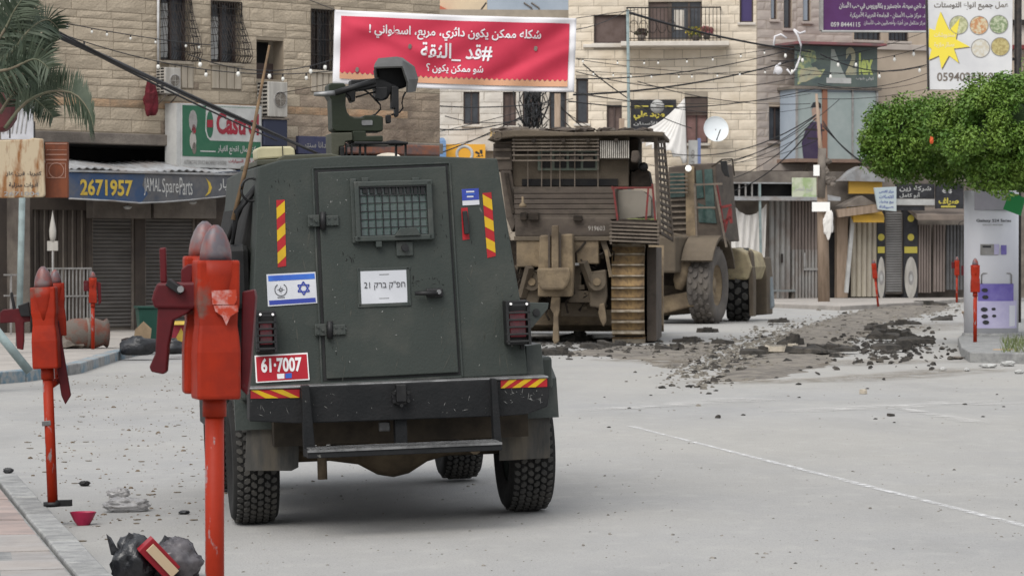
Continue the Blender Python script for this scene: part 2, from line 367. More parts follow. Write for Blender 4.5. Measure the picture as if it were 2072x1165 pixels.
# ------------------------------------------------------------------ armoured jeep
m_hull = M('jeep_paint', (0.028,0.035,0.031), (0.037,0.044,0.038), 0.6, scale=2.2, lo=0.35, hi=0.7, dirt=(0.075,0.073,0.062), damt=0.45, dscale=3.5, dlo=0.5, dhi=0.75,
           bump=0.12, bscale=70, speck=(0.13,0.13,0.12), slo=0.70, sscale=13, spec=0.3)
m_hull2 = M('jeep_trim_paint', (0.026,0.034,0.030), (0.036,0.042,0.037), 0.5, scale=4, bump=0.1, bscale=60, spec=0.4, dirt=(0.09,0.085,0.075), damt=0.5, dscale=6, dlo=0.52, dhi=0.7)
m_olive = M('olive_paint', (0.058,0.060,0.042), (0.075,0.075,0.054), 0.6, scale=4, bump=0.1)
m_green = M('mount_green', (0.016,0.022,0.012), (0.022,0.028,0.016), 0.5, scale=4, bump=0.1)
m_bump = M('bumper_black', (0.008,0.009,0.010), (0.015,0.015,0.016), 0.6, scale=5, bump=0.15, bscale=60, speck=(0.12,0.12,0.11), slo=0.68, sscale=17, spec=0.25)
m_black = M('black_steel', (0.008,0.008,0.009), (0.018,0.018,0.018), 0.5, scale=8)
m_rubber_shade = M('tyre_rubber_gap_shade', (0.010,0.010,0.010), (0.02,0.019,0.018), 0.9, scale=7, bump=0.2)  # tyre body darkened in colour so gaps between tread blocks look shaded
m_tread = M('tread_rubber', (0.050,0.049,0.047), (0.07,0.067,0.062), 0.9, scale=7, bump=0.2, dirt=(0.10,0.09,0.075), damt=0.4, dscale=4)  # blocks kept lighter than the tyre body to bring out the painted gap shade
m_flap = M('mud_flap_rubber', (0.050,0.050,0.048), (0.085,0.08,0.072), 0.85, scale=5, stretch=(3,3,0.6), dirt=(0.17,0.14,0.10), damt=0.6, dscale=3)
m_under = M('underbody_grime', (0.030,0.025,0.020), (0.06,0.048,0.035), 0.95, scale=6)
m_axle = M('axle_mud', (0.085,0.066,0.045), (0.15,0.115,0.075), 0.95, scale=6, bump=0.3)
m_white = M('white_print', (0.56,0.57,0.60), (0.48,0.49,0.52), 0.6, scale=3)
m_ink = M('black_print', (0.03,0.03,0.035), None, 0.7)
m_navy = M('navy_print', (0.03,0.05,0.28), None, 0.6)
m_blue = M('blue_print', (0.04,0.14,0.5), (0.03,0.09,0.4), 0.6, scale=5)
m_platered = M('plate_red', (0.42,0.010,0.022), (0.37,0.010,0.022), 0.45, scale=5)
m_platewhite = M('plate_white', (0.8,0.78,0.78), None, 0.5)
m_refred = M('reflective_red', (0.36,0.012,0.018), (0.27,0.012,0.015), 0.45, scale=12)
m_refyel = M('reflective_yellow', (0.55,0.34,0.008), (0.45,0.29,0.015), 0.45, scale=12)
m_lens = M('lamp_lens_red', (0.17,0.012,0.022), (0.08,0.01,0.014), 0.3, scale=20, spec=0.6)
m_glass = M('green_glass', (0.085,0.125,0.115), (0.11,0.145,0.13), 0.12, scale=2, spec=0.7)
m_cream = M('cream_plastic', (0.50,0.46,0.29), (0.42,0.38,0.24), 0.55, scale=5)
m_steel = M('worn_steel', (0.26,0.26,0.26), (0.12,0.12,0.12), 0.45, 0.6, scale=9)
m_tan = M('tan_rod', (0.20,0.13,0.07), (0.12,0.08,0.05), 0.8, scale=12)
JF = Frame((-0.766, 18.75, gz(-0.766, 18.75)), R(9.4), R(-1.8))
jeep = thing('armoured_jeep', 'dark green armoured jeep seen from behind with a remote gun mount on its roof', 'jeep', JF)
KY, KK, KZ = -0.85, 0.12, 0.9
def jx(px, py, dy=0.0):
    q = JF.p(px, py, KY+dy, KK, KZ); return q.x, q.z
def shear(v): return (v[0], v[1]+KY+KK*(v[2]-KZ), v[2])     # parts drawn on an upright plate, leant onto the sloping rear plate
def jrect(x0, y0, x1, y1):
    a = jx(x0, (y0+y1)/2); b = jx(x1, (y0+y1)/2); c = jx((x0+x1)/2, y0); d = jx((x0+x1)/2, y1); return a[0], b[0], d[1], c[1]
def jpoly(pts, y0, y1, name, mat, parent=jeep, bevel=0.0):
    return MB().prism([jx(*p) for p in pts], y0, y1).mp(shear).build(name, mat, parent, bevel)
def jbox(x0, y0, x1, y1, ya, yb, name, mat, parent=jeep, bevel=0.0):
    r = jrect(x0, y0, x1, y1); return MB().box(r[0], r[1], ya, yb, r[2], r[3]).mp(shear).build(name, mat, parent, bevel)
# hull: rear outline lofted forward
outl = [jx(508, 785), jx(512, 600), jx(518, 450), jx(523, 337), jx(569, 324), jx(700, 315), jx(860, 316), jx(1006, 321), jx(1030, 475), jx(1055, 620), jx(1068, 758)]
def ring(y, sx, top, k=0.0):
    return [Vector((x*sx, y + (KK*(z-KZ) if k else 0), 0.88 if z < 1.0 else 0.9+(z-0.9)*top)) if False else Vector((x*sx, y+(KK*(z-KZ) if k else 0), 0.9+(z-0.9)*top)) for x, z in outl]
hull = MB().loft([ring(KY, 1, 1, 1), ring(0.6, 1.03, 1.0), ring(1.75, 1.03, 0.99), ring(2.1, 1.0, 0.62)]).build('hull', m_hull, jeep, bevel=0.008)
MB().box(-0.78, 0.78, -0.70, 2.3, 0.52, 0.93).build('chassis', m_under, jeep)
MB().loft([[Vector(p) for p in r] for r in ([(-0.72,2.0,0.7),(0.72,2.0,0.7),(0.72,2.0,1.42),(-0.72,2.0,1.42)], [(-0.68,3.35,0.7),(0.68,3.35,0.7),(0.68,3.35,1.22),(-0.68,3.35,1.22)])]).build('bonnet', m_hull, jeep, bevel=0.03)
for s in (-1, 1):
    MB().prism([(2.1,0.72),(2.3,1.02),(2.5,1.12),(2.95,1.12),(3.2,1.0),(3.35,0.72),(3.3,1.22),(2.1,1.24)], 0.70*s, 0.98*s, 'x').build('wing', m_hull2, jeep)
    MB().box(s*0.9-0.06, s*0.9+0.06, -0.6, 2.2, 0.80, 1.0).build('sill', m_hull2, jeep, bevel=0.02)
# rear door with gap
dq = [jx(637, 345), jx(905, 333), jx(931, 757), jx(655, 770)]
MB().prism(dq, -0.004, 0.004).mp(shear).build('door_gap', m_black, jeep)
ins = [jx(642, 349), jx(901, 337), jx(927, 753), jx(660, 766)]
door = MB().prism(ins, -0.026, 0.0).mp(shear).build('rear_door', m_hull, jeep, bevel=0.006)
# door frame bead on the hull round the gap
fr_o = [jx(632, 340), jx(909, 329), jx(935, 761), jx(651, 775)]
for a, b in zip(range(4), (1, 2, 3, 0)):
    p, q = fr_o[a], fr_o[b]; MB().bar((p[0], -0.006, p[1]), (q[0], -0.006, q[1]), 0.012, 0.009).mp(shear).build('door_seal', m_hull2, jeep)
for s, hy in ((0, 447), (0, 667)):
    hx = 650 if hy < 500 else 664
    a = jbox(hx-28, hy-12, hx-4, hy+12, -0.03, -0.005, 'hinge', m_hull2, jeep, 0.004)
    jbox(hx+8, hy-11, hx+34, hy+10, -0.044, -0.026, 'hinge_leaf', m_hull2, a, 0.004)
    c = jx(hx+2, hy-18); d = jx(hx+2, hy+18)
    MB().cyl((c[0], -0.045, c[1]), (d[0], -0.045, d[1]), 0.018, n=10).mp(shear).build('hinge_pin', m_black, a)
    for bx, by in ((-22,-7),(-22,7),(-12,0),(14,-6),(26,-6),(14,6),(26,6)):
        q = jx(hx+bx, hy+by); MB().cyl((q[0], -0.052, q[1]), (q[0], -0.02, q[1]), 0.008, n=6).mp(shear).build('bolt', m_hull2, a)
# window with mesh
wf = MB()
for r in ((716,368,726,488),(862,366,873,484),(716,366,872,377),(716,476,873,487)):
    q = jrect(*r); wf.box(q[0], q[1], -0.075, -0.026, q[2], q[3])
win = wf.mp(shear).build('window', m_hull2, jeep, bevel=0.006)
jbox(709, 362, 722, 492, -0.05, -0.026, 'window_surround', m_hull2, win, 0.004)
jbox(725, 376, 863, 478, -0.036, -0.024, 'pane', m_glass, win)
g = MB(); q = jrect(727, 378, 862, 476)
for i in range(10):
    x = q[0]+(q[1]-q[0])*i/9; g.bar((x, -0.062, q[2]), (x, -0.062, q[3]), 0.007)
for i in range(7):
    z = q[2]+(q[3]-q[2])*i/6; g.bar((q[0], -0.066, z), (q[1], -0.066, z), 0.007)
g.mp(shear).build('wire_mesh', m_black, win)
for i in range(9):   # strip of short slats at the window top
    x = 732+i*14.6; jbox(x, 376, x+7, 392, -0.06, -0.04, 'vent_slot', m_black, win)
jpoly([(795,478),(806,462),(838,460),(848,476)], -0.09, -0.04, 'flap', m_hull2, win, 0.003)
jbox(758, 484, 770, 500, -0.07, -0.026, 'stay', m_hull2, win, 0.003)
for x in (736, 838): jbox(x-7, 360, x+7, 368, -0.07, -0.03, 'bracket', m_hull2, win, 0.003)
lk = jbox(800, 488, 834, 518, -0.045, -0.026, 'lock', m_hull2, jeep, 0.006)
c = jx(817, 501); MB().cyl((c[0], -0.07, c[1]), (c[0], -0.04, c[1]), 0.022, n=16).mp(shear).build('lock_barrel', m_black, lk)
# door handle
hb = jbox(860, 583, 894, 601, -0.06, -0.026, 'handle', m_black, jeep, 0.01)
a = jx(836, 593); b = jx(882, 592); MB().cyl((a[0], -0.075, a[1]), (b[0], -0.08, b[1]), 0.012, 0.017, n=10).mp(shear).build('lever', m_black, hb)
c = jx(884, 590); MB().cyl((c[0], -0.095, c[1]), (c[0], -0.06, c[1]), 0.014, n=10).mp(shear).build('knob', m_steel, hb)
# sheet with the call sign
hold = MB()
for r in ((723,542,729,620),(822,540,829,618),(723,541,829,547),(723,613,829,620)):
    q = jrect(*r); hold.box(q[0], q[1], -0.034, -0.026, q[2], q[3])
hold = hold.mp(shear).build('sheet_holder', m_hull2, jeep, bevel=0.002)
jpoly([(728,547),(822,545),(823,611),(729,615)], -0.032, -0.0265, 'paper_sheet', m_white, hold)
a = jx(731, 579); b = jx(823, 579)
text('חפ"ק ברק 21', hold, m_ink, (a[0]+b[0])/2, a[1], (b[0]-a[0])*0.90, 0.05, y=-0.036, bold=0.0, fn=shear)
for yy in (555, 603):
    c = jx(776, yy); MB().box(c[0]-0.03, c[0]+0.03, -0.0335, -0.032, c[1]-0.002, c[1]+0.002).mp(shear).build('small_print', m_steel, hold)
# flag and police sticker
flag = jpoly([(539,555),(638,550),(642,613),(542,620)], -0.006, 0.0, 'sticker', m_white, jeep)
def jquad(pts, y, name, mat, par): return jpoly(pts, y-0.0015, y, name, mat, par)
jquad([(542,558),(636,553),(637,564),(543,569)], -0.006, 'blue_band', m_blue, flag)
jquad([(544,608),(638,602),(639,611),(545,617)], -0.006, 'blue_band', m_navy, flag)
c = jx(614, 583)
for k in (0, 1):
    st = MB(); pts = [(c[0]+0.040*math.sin(R(120*i+180*k)), c[1]+0.040*math.cos(R(120*i+180*k))) for i in range(3)]
    for i in range(3):
        a, b = pts[i], pts[(i+1) % 3]; st.bar((a[0], -0.0085-0.0006*k, a[1]), (b[0], -0.0085-0.0006*k, b[1]), 0.001, 0.0075)
    st.mp(shear).build('star', m_navy, flag)
c = jx(568, 586); st = MB()
for i in range(8):
    t = R(45*i); rr = 0.024 if i % 2 == 0 else 0.017
    st.prism([(c[0]+rr*math.sin(t), c[1]+rr*math.cos(t)), (c[0]+0.006*math.sin(t+0.5), c[1]+0.006*math.cos(t+0.5)), (c[0]+0.006*math.sin(t-0.5), c[1]+0.006*math.cos(t-0.5))], -0.008-0.0001*i, -0.0065)
st.mp(shear).build('emblem', m_ink, flag)
wr = MB()
for i in range(15):
    t = R(-140+280*i/14)+math.pi; wr.obox((c[0]+0.036*math.sin(t), -0.008-0.0001*i, c[1]+0.036*math.cos(t)), (0.011, 0.0016, 0.0045), (0, t, 0))
wr.mp(shear).build('wreath', m_ink, flag)
MB().box(c[0]-0.022, c[0]+0.022, -0.008, -0.0065, c[1]-0.049, c[1]-0.044).mp(shear).build('scroll', m_ink, flag)
# blue square sticker
st = jpoly([(934,383),(968,381),(970,414),(936,416)], -0.005, 0.0, 'sticker', m_white, jeep)
jquad([(934,383),(968,381),(969,404),(935,406)], -0.005, 'blue_band', m_navy, st)
for i, w in enumerate((0.05, 0.06, 0.04)):
    q = jx(951, 388+5*i); MB().box(q[0]-w/2, q[0]+w/2, -0.0085, -0.0065, q[1]-0.0045, q[1]+0.0045).mp(shear).build('lettering', m_blue if i % 2 else m_white, st)
# vertical and horizontal hazard strips
def hazard(tl, tr, br, bl, n, lean, ph, first_red=True):
    A = jx(*tl); B = jx(*tr); Cc = jx(*br); D = jx(*bl)
    root = MB().prism([A, B, Cc, D], -0.003, 0.0).mp(shear).build('hazard_strip', m_refred, jeep)
    vert = abs(A[1]-D[1]) > abs(A[0]-B[0])
    for i in range(n):
        t0 = (i+ph)/n; t1 = t0+0.5/n; 
        def pt(s, t):
            t = max(0, min(1, t))
            if vert: L = (A[0]+(D[0]-A[0])*t, A[1]+(D[1]-A[1])*t); Rr = (B[0]+(Cc[0]-B[0])*t, B[1]+(Cc[1]-B[1])*t)
            else: L = (D[0]+(Cc[0]-D[0])*t, D[1]+(Cc[1]-D[1])*t); Rr = (A[0]+(B[0]-A[0])*t, A[1]+(B[1]-A[1])*t)
            return (L[0]+(Rr[0]-L[0])*s, L[1]+(Rr[1]-L[1])*s)
        if min(1, t1) - max(0, t0) <= 0: continue
        pts = [pt(0, t0), pt(1, t0+lean/n), pt(1, t1+lean/n), pt(0, t1)]
        MB().prism(pts, -0.0045, -0.003).mp(shear).build('stripe', m_refyel, root)
    return root
hazard((559,405),(576,404),(579,538),(562,541), 3, -0.3, 0.35)
hazard((976,391),(994,389),(1003,518),(986,522), 3, 0.3, 0.05)
# red painted latch on the right
lt = jpoly([(933,421),(946,420),(950,484),(936,486)], -0.003, 0.0, 'latch_mark', m_refred, jeep)
a = jx(939, 427); b = jx(943, 474); MB().bar((a[0], -0.03, a[1]), (b[0], -0.03, b[1]), 0.028, 0.03).mp(shear).build('latch', m_black, lt, bevel=0.006)
# number plate
pl_ = jpoly([(515,719),(622,713),(626,768),(518,774)], -0.010, 0.0, 'number_plate', m_platewhite, jeep, 0.0)
jpoly([(517.5,721.5),(620,716),(623.5,765.5),(520.5,771.5)], -0.012, -0.010, 'plate_face', m_platered, pl_)
a = jx(528, 739); b = jx(610, 736)
t_ = math.atan2(b[1]-a[1], b[0]-a[0])
text('61·7007', pl_, m_platewhite, (a[0]+b[0])/2, (a[1]+b[1])/2, b[0]-a[0], 0.088, y=-0.0145, bold=0.035, fn=shear, rot=t_)
jquad([(560,756),(575,755),(575,765),(561,766)], -0.0125, 'plate_label', m_platewhite, pl_)
jquad([(577,755),(590,754),(590,764),(577,765)], -0.0125, 'plate_label', m_blue, pl_)
# tail lights in cages
def tail(x0, y0, x1, y1):
    o = jbox(x0, y0, x1, y1, -0.07, 0.0, 'tail_light', m_black, jeep, 0.008)
    jbox(x0+7, y0+22, x1-7, y1-16, -0.10, -0.07, 'lens', m_lens, o, 0.006)
    n = 6
    for i in range(n):
        yy = y0+10+(y1-y0-18)*i/(n-1); jbox(x0, yy-2.2, x1, yy+2.2, -0.135, -0.12, 'guard_bar', m_black, o, 0.003)
    for x in (x0, x1-5): jbox(x, y0+2, x+5, y1-2, -0.135, -0.06, 'guard_side', m_black, o)
    for x in (x0+8, x1-8):
        c = jx(x, y0+7); MB().cyl((c[0], -0.145, c[1]), (c[0], -0.13, c[1]), 0.008, n=8).mp(shear).build('screw', m_platewhite, o)
tail(515, 628, 556, 712); tail(1018, 607, 1066, 697)
# bracket with a hole on the right
bp = [(1066,612),(1114,613),(1112,625),(1080,664),(1066,666)]
rr = [jx(*p) for p in bp]
br = MB().prism(rr, 0.06, 0.09).mp(shear).build('side_bracket', m_hull2, jeep, bevel=0.003)
c = jx(1088, 632); MB().cyl((c[0], 0.045, c[1]), (c[0], 0.062, c[1]), 0.022, n=14).mp(shear).build('bracket_hole', m_black, br)
# lower right corner panel
MB().prism([jx(*p) for p in [(1066,700),(1098,695),(1104,760),(1068,760)]], 0.05, 0.5).mp(shear).build('corner_panel', m_hull2, jeep, bevel=0.006)
jbox(1052, 694, 1060, 706, -0.03, 0, 'hook', m_black, jeep, 0.003)
# bumper, step
BY = -1.02
def bx_(pts, y0, y1, name, mat, parent=jeep, bevel=0.006):
    return MB().prism([(lambda q: (q.x, q.z))(JF.p(p[0], p[1], y0)) for p in pts], y0, y1).build(name, mat, parent, bevel)
bumper = bx_([(505,787),(1110,763),(1112,800),(1108,822),(1065,838),(1012,842),(1000,842),(625,856),(600,856),(505,852)], BY, -0.8, 'bumper', m_bump)
bx_([(612,782),(1002,767),(1004,842),(616,856)], BY-0.035, BY, 'bumper_plate', m_bump, bumper)
bx_([(503,784),(1110,760),(1110,765),(503,789)], BY-0.012, BY+0.2, 'bumper_edge', m_steel, bumper)
def hz2(tl, tr, br_, bl, n, ph):
    pts = [(lambda q: (q.x, q.z))(JF.p(p[0], p[1], BY)) for p in (tl, tr, br_, bl)]; A, B, Cc, D = pts
    root = MB().prism(pts, BY-0.004, BY).build('hazard_strip', m_refred, jeep)
    for i in range(n):
        t0 = (i+ph)/n; t1 = t0+0.52/n; ln = 0.42/n*root_dir
        def top(t): t = max(0, min(1, t)); return (A[0]+(B[0]-A[0])*t, A[1]+(B[1]-A[1])*t)
        def bot(t): t = max(0, min(1, t)); return (D[0]+(Cc[0]-D[0])*t, D[1]+(Cc[1]-D[1])*t)
        MB().prism([top(t0-ln), top(t1-ln), bot(t1+ln), bot(t0+ln)], BY-0.0055, BY-0.004).build('stripe', m_refyel, root)
root_dir = 1; hz2((507,789),(606,787),(606,804),(507,806), 2, 0.2)
root_dir = -1; hz2((1013,768),(1107,764),(1107,782),(1013,785), 3, 0.15)
bx_([(610,780),(626,779),(640,925),(616,925)], BY-0.10, BY-0.02, 'step_bracket', m_bump, jeep)
bx_([(994,766),(1006,766),(1016,905),(1000,905)], BY-0.10, BY-0.02, 'step_bracket', m_bump, jeep)
q0 = JF.p(622, 905, BY-0.33); q1 = JF.p(1016, 902, BY-0.33); sz = (q0.z+q1.z)/2
stp = MB().box(q0.x, q1.x, BY-0.33, BY-0.05, sz-0.045, sz).build('step', m_bump, jeep, bevel=0.005)
MB().box(q0.x, q1.x, BY-0.337, BY-0.33, sz-0.010, sz+0.004).build('step_edge', m_steel, stp)
tr = MB()
for i in range(52):
    for j in range(5):
        tr.obox((q0.x+0.03+(q1.x-q0.x-0.05)*i/51, BY-0.30+0.055*j, sz+0.003), (0.014, 0.03, 0.007), (0, 0, R(45 if (i+j) % 2 else -45)))
tr.build('tread_plate', m_steel, stp, kind='stuff')
# towing gear
hk = MB(); c = JF.p(810, 802, BY-0.04); hk.cyl((c.x, BY-0.075, c.z), (c.x, BY-0.03, c.z), 0.055, n=12).box(c.x-0.03, c.x+0.03, BY-0.10, BY-0.03, c.z-0.03, c.z+0.075)
hk = hk.build('tow_hitch', m_black, jeep, bevel=0.006)
for i in range(6): t = R(60*i+30); MB().cyl((c.x+0.05*math.cos(t), BY-0.09, c.z+0.05*math.sin(t)), (c.x+0.05*math.cos(t), BY-0.05, c.z+0.05*math.sin(t)), 0.011, n=6).build('bolt', m_black, hk)
c = JF.p(778, 862, BY+0.1); MB().obox((c.x, BY+0.1, c.z), (0.07, 0.03, 0.06)).build('camera_box', m_steel, jeep, bevel=0.008)
c = JF.p(810, 872, BY+0.05); MB().box(c.x-0.035, c.x+0.035, BY, BY+0.1, c.z-0.08, c.z+0.08).build('tow_bar', m_bump, jeep)
# mud flaps
def flap(pts, name='mud_flap'):
    y = -0.52; return MB().prism([(lambda q: (q.x, q.z))(JF.p(p[0], p[1], y)) for p in pts], y, y+0.015).build(name, m_flap, jeep, bevel=0.003)
flap([(500,845),(606,850),(604,945),(590,952),(496,952)]); flap([(1012,838),(1104,818),(1113,850),(1113,926),(1010,932)])
for s in (-1, 1):   # wheel arches
    MB().prism([(-0.55,0.62),(-0.5,0.86),(-0.3,0.95),(0.3,0.95),(0.5,0.86),(0.55,0.62),(0.5,0.62),(0.45,0.8),(0.28,0.9),(-0.28,0.9),(-0.45,0.8),(-0.5,0.62)], 0.72*s, 1.0*s, 'x').build('wheel_arch', m_hull2, jeep)
# wheels
def tyre(parent, x, y, z, r, w, nb=46, rows=6, hub=0.55, mat=m_rubber_shade, rimmat=m_hull2, blk=0.018, cyl_off=0.0, big=False):
    hw = w/2; prof = [(r*hub, -hw*0.75), (r*0.75, -hw), (r*0.93, -hw*0.97), (r-0.006, -hw*0.82), (r, -hw*0.5), (r, hw*0.5), (r-0.006, hw*0.82), (r*0.93, hw*0.97), (r*0.75, hw), (r*hub, hw*0.75)]
    wh = bpy.data.objects.new('wheel', None); COL.objects.link(wh); wh.location = (x, y, z); wh.parent = parent
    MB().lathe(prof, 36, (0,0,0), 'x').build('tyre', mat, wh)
    MB().lathe([(0.0, hw*0.5), (r*0.2, hw*0.55), (r*0.22, hw*0.35), (r*(hub-0.08), hw*0.25), (r*hub, hw*0.7), (r*hub+0.01, hw*0.72)], 28, (0,0,0), 'x').lathe([(0.0, -hw*0.5), (r*0.2, -hw*0.55), (r*0.22, -hw*0.35), (r*(hub-0.08), -hw*0.25), (r*hub, -hw*0.7), (r*hub+0.01, -hw*0.72)], 28, (0,0,0), 'x').build('rim', rimmat, wh)
    tb = MB()
    for k in range(nb):
        for j in range(rows):
            t = 2*math.pi*(k+(0.5 if j % 2 else 0))/nb; xx = -hw*0.86+(2*hw*0.86)*(j+0.5)/rows
            bw = 1.72*hw/rows*0.88; bl = 2*math.pi*r/nb*(0.74 if not big else 0.70)
            rad = r-0.004 if abs(j-(rows-1)/2) < (rows-1)/2 else r-0.014
            m = Matrix.Rotation(t, 3, 'X')
            hexp = [(-0.5,-0.25),(-0.5,0.25),(0,0.5),(0.5,0.25),(0.5,-0.25),(0,-0.5)]
            skew = (0.25 if j % 2 else -0.25)
            lo = [m @ Vector((xx+a*bw, b*bl+skew*a*bl, rad)) for a, b in hexp]; hi = [m @ Vector((xx+a*bw*0.92, b*bl*0.92+skew*a*bl, rad+blk)) for a, b in hexp]
            tb.add(lo+hi, [tuple(range(5, -1, -1))[::-1] if False else (6,7,8,9,10,11)] + [(i, (i+1) % 6, (i+1) % 6+6, i+6) for i in range(6)])
    tb.build('tread', m_tread if mat is m_rubber_shade else mat, wh, kind='stuff')
    return wh
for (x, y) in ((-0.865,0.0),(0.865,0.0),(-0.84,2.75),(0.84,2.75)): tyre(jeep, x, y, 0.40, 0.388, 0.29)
# axle, differential, springs, exhaust
ax = MB().cyl((-0.75,0,0.42),(0.75,0,0.42),0.05,n=12); ax.lathe([(0.05,-0.38),(0.08,-0.2),(0.15,-0.08),(0.17,0.02),(0.15,0.12),(0.08,0.24),(0.05,0.36)], 18, (0.0,0,0.42), 'x')
ax.build('rear_axle', m_axle, jeep)
MB().cyl((-0.75,2.75,0.42),(0.75,2.75,0.42),0.05,n=12).build('front_axle', m_axle, jeep)
for s in (-1, 1): MB().box(s*0.56-0.06,s*0.56+0.06,-0.3,0.3,0.46,0.62).build('spring_mount', m_under, jeep, bevel=0.02)
for x in (-0.56, 0.56):
    MB().tube([(x+0.06*math.cos(t*0.9), 0.0+0.06*math.sin(t*0.9), 0.44+t*0.008) for t in range(0, 42)], 0.012, 6).build('coil_spring', m_black, jeep)
MB().tube([(0.42,1.5,0.55),(0.42,0.2,0.56),(0.44,-0.3,0.5),(0.44,-0.75,0.46)], 0.035, 10).build('exhaust_pipe', m_axle, jeep)
MB().cyl((-0.48,-0.55,0.30),(-0.48,-0.55,0.52),0.03,n=8).build('shock_absorber', m_axle, jeep)
# cream beacon and roof edge piece at left
def jr(px, py, y): q = JF.p(px, py, y); return (q.x, q.z)
bc = MB().prism([jr(521,323,-0.45), jr(520,302,-0.45), jr(526,297,-0.45), jr(588,296,-0.45), jr(596,301,-0.45), jr(598,318,-0.45)], -0.45, -0.1).build('beacon', m_cream, jeep, bevel=0.012)
MB().box(*[v for v in (jr(559,310,0)[0]-0.002, jr(559,310,0)[0]+0.002)], -0.456, -0.1, jr(559,322,-0.45)[1], jr(559,297,-0.45)[1]+0.003).build('seam', m_black, bc)
MB().prism([jr(519,336,-0.45), jr(519,324,-0.45), jr(560,322,-0.45), jr(575,314,-0.45), jr(668,311,-0.45), jr(700,318,-0.45), jr(700,326,-0.45)], -0.48, 0.9).build('roof_rail', m_olive, jeep, bevel=0.008)
# roof hatch ring and gun mount
def wp(x, y, yy): q = JF.p(560+x/4.66, 90+y/4.66, yy); return (q.x, q.z)
def wprism(pts, y0, y1, name, mat, parent, bevel=0.006): return MB().prism([wp(a, b, y0) for a, b in pts], y0, y1).build(name, mat, parent, bevel)
gm = wprism([(490,378),(510,365),(635,365),(655,400),(650,580),(665,640),(690,672),(730,690),(815,690),(822,668),(950,668),(1003,682),(1003,812),(985,822),(560,822),(525,800),(515,520),(490,480)], 0.15, 0.42, 'gun_mount', m_green, jeep, 0.015)
wprism([(800,722),(808,716),(895,714),(904,722),(902,760),(812,764),(802,756)], 0.144, 0.15, 'mount_label', m_steel, gm, 0.0)
wprism([(512,835),(712,830),(716,905),(650,915),(640,960),(590,965),(585,1080),(520,1085)], 0.1, 0.45, 'mount_base', m_olive, gm)
wprism([(716,815),(840,815),(845,865),(1000,860),(1003,915),(716,918)], 0.12, 0.45, 'mount_base', m_green, gm)
wprism([(730,915),(1240,918),(1240,942),(730,944)], 0.05, 0.5, 'hatch_ring', m_black, gm)
wprism([(1060,905),(1110,900),(1200,915),(1200,955),(1060,955)], 0.1, 0.3, 'hatch_lock', m_black, gm)
for x in (650, 700, 780, 830, 1120, 1210): wprism([(x,930),(x+16,930),(x+16,1070),(x,1070)], 0.1, 0.14, 'hatch_post', m_black, gm, 0)
wprism([(600,965),(640,962),(640,1080),(600,1080)], 0.05, 0.2, 'hatch_post', m_black, gm)
sl = MB(); c = JF.p(560+1075/4.66, 90+1040/4.66, 0.2); MB().ball((c.x, 0.35, c.z-0.03), 0.06, 14, 8, (1.6,1,0.8)).build('roof_lamp', M('lamp_glass', (0.8,0.72,0.6), None, 0.2, emit=0.6), gm)
gun = wprism([(470,450),(500,430),(700,400),(700,335),(930,320),(1000,330),(1150,400),(1100,420),(1040,520),(960,530),(935,500),(930,410),(840,430),(745,440),(740,540),(705,545),(690,500),(655,470)], 0.18, 0.34, 'gun_cradle', m_black, gm, 0.008)
a = JF.p(560+350/4.66, 90+470/4.66, 0.1); b = JF.p(560+550/4.66, 90+458/4.66, 0.1); c2 = JF.p(560+930/4.66, 90+345/4.66, 0.1)
MB().tube([(a.x,0.1,a.z),((a.x+b.x)/2,0.1,b.z-0.006),(b.x,0.1,b.z)], [0.012,0.017,0.018], 8).build('barrel_tip', m_steel, gm)
MB().tube([(b.x,0.1,b.z),(c2.x,0.12,c2.z)], 0.02, 8).build('barrel', m_black, gm)
wprism([(940,225),(1185,215),(1215,300),(1230,400),(1150,420),(1060,400),(960,340)], 0.30, 0.5, 'optics', m_black, gm, 0.01)
sh = m_hood = M('grey_hood', (0.085,0.083,0.078), (0.06,0.06,0.056), 0.6, scale=4)
# bent plate hood
def w3(x, y, yy): q = JF.p(560+x/4.66, 90+y/4.66, yy); return Vector(q)
A = [w3(930,330,0.14), w3(915,215,0.10), w3(940,212,0.10), w3(1185,205,0.10), w3(1215,290,0.12), w3(1240,360,0.14), w3(1235,455,0.16)]
B = [w3(940,300,0.35), w3(925,180,0.30), w3(958,132,0.30), w3(1130,116,0.32), w3(1185,150,0.30), w3(1245,330,0.30), w3(1238,455,0.30)]
Cc = [w3(960,280,0.62), w3(940,180,0.62), w3(990,132,0.62), w3(1190,128,0.62), w3(1300,210,0.62), w3(1335,330,0.62), w3(1310,446,0.62)]
hd = MB(); n7 = 7
for r1, r2 in ((A, B), (B, Cc)):
    hd.add(r1+r2, [(i, i+1, i+8, i+7) for i in range(6)])
hd.build('gun_hood', sh, gm).modifiers.new('thick', 'SOLIDIFY').thickness = 0.012
for pts in ([(1085,395),(1130,390),(1120,600),(1105,612),(1080,600)], [(1118,400),(1150,400),(1152,670),(1135,688),(1115,675)], [(935,405),(1045,400),(1045,470),(1035,500),(990,530),(935,510)], [(1035,665),(1078,662),(1080,740),(1040,745)]):
    wprism(pts, 0.14, 0.22, 'grip' if pts[0][0] > 1050 else 'ammo_box', m_black, gm)
def cable(pts, r, parent, y=0.2, mat=m_black):
    q = [JF.p(560+a/4.66, 90+b/4.66, y) for a, b in pts]
    MB().tube([(p.x, y, p.z) for p in q], r, 5).build('cable', mat, parent)
cable([(820,430),(870,460),(930,520),(975,570),(980,610),(930,660),(860,690)], 0.006, gm)
cable([(1215,450),(1190,500),(1180,550),(1190,600),(1160,640),(1080,665)], 0.006, gm)
cable([(745,500),(840,470),(930,450)], 0.006, gm)
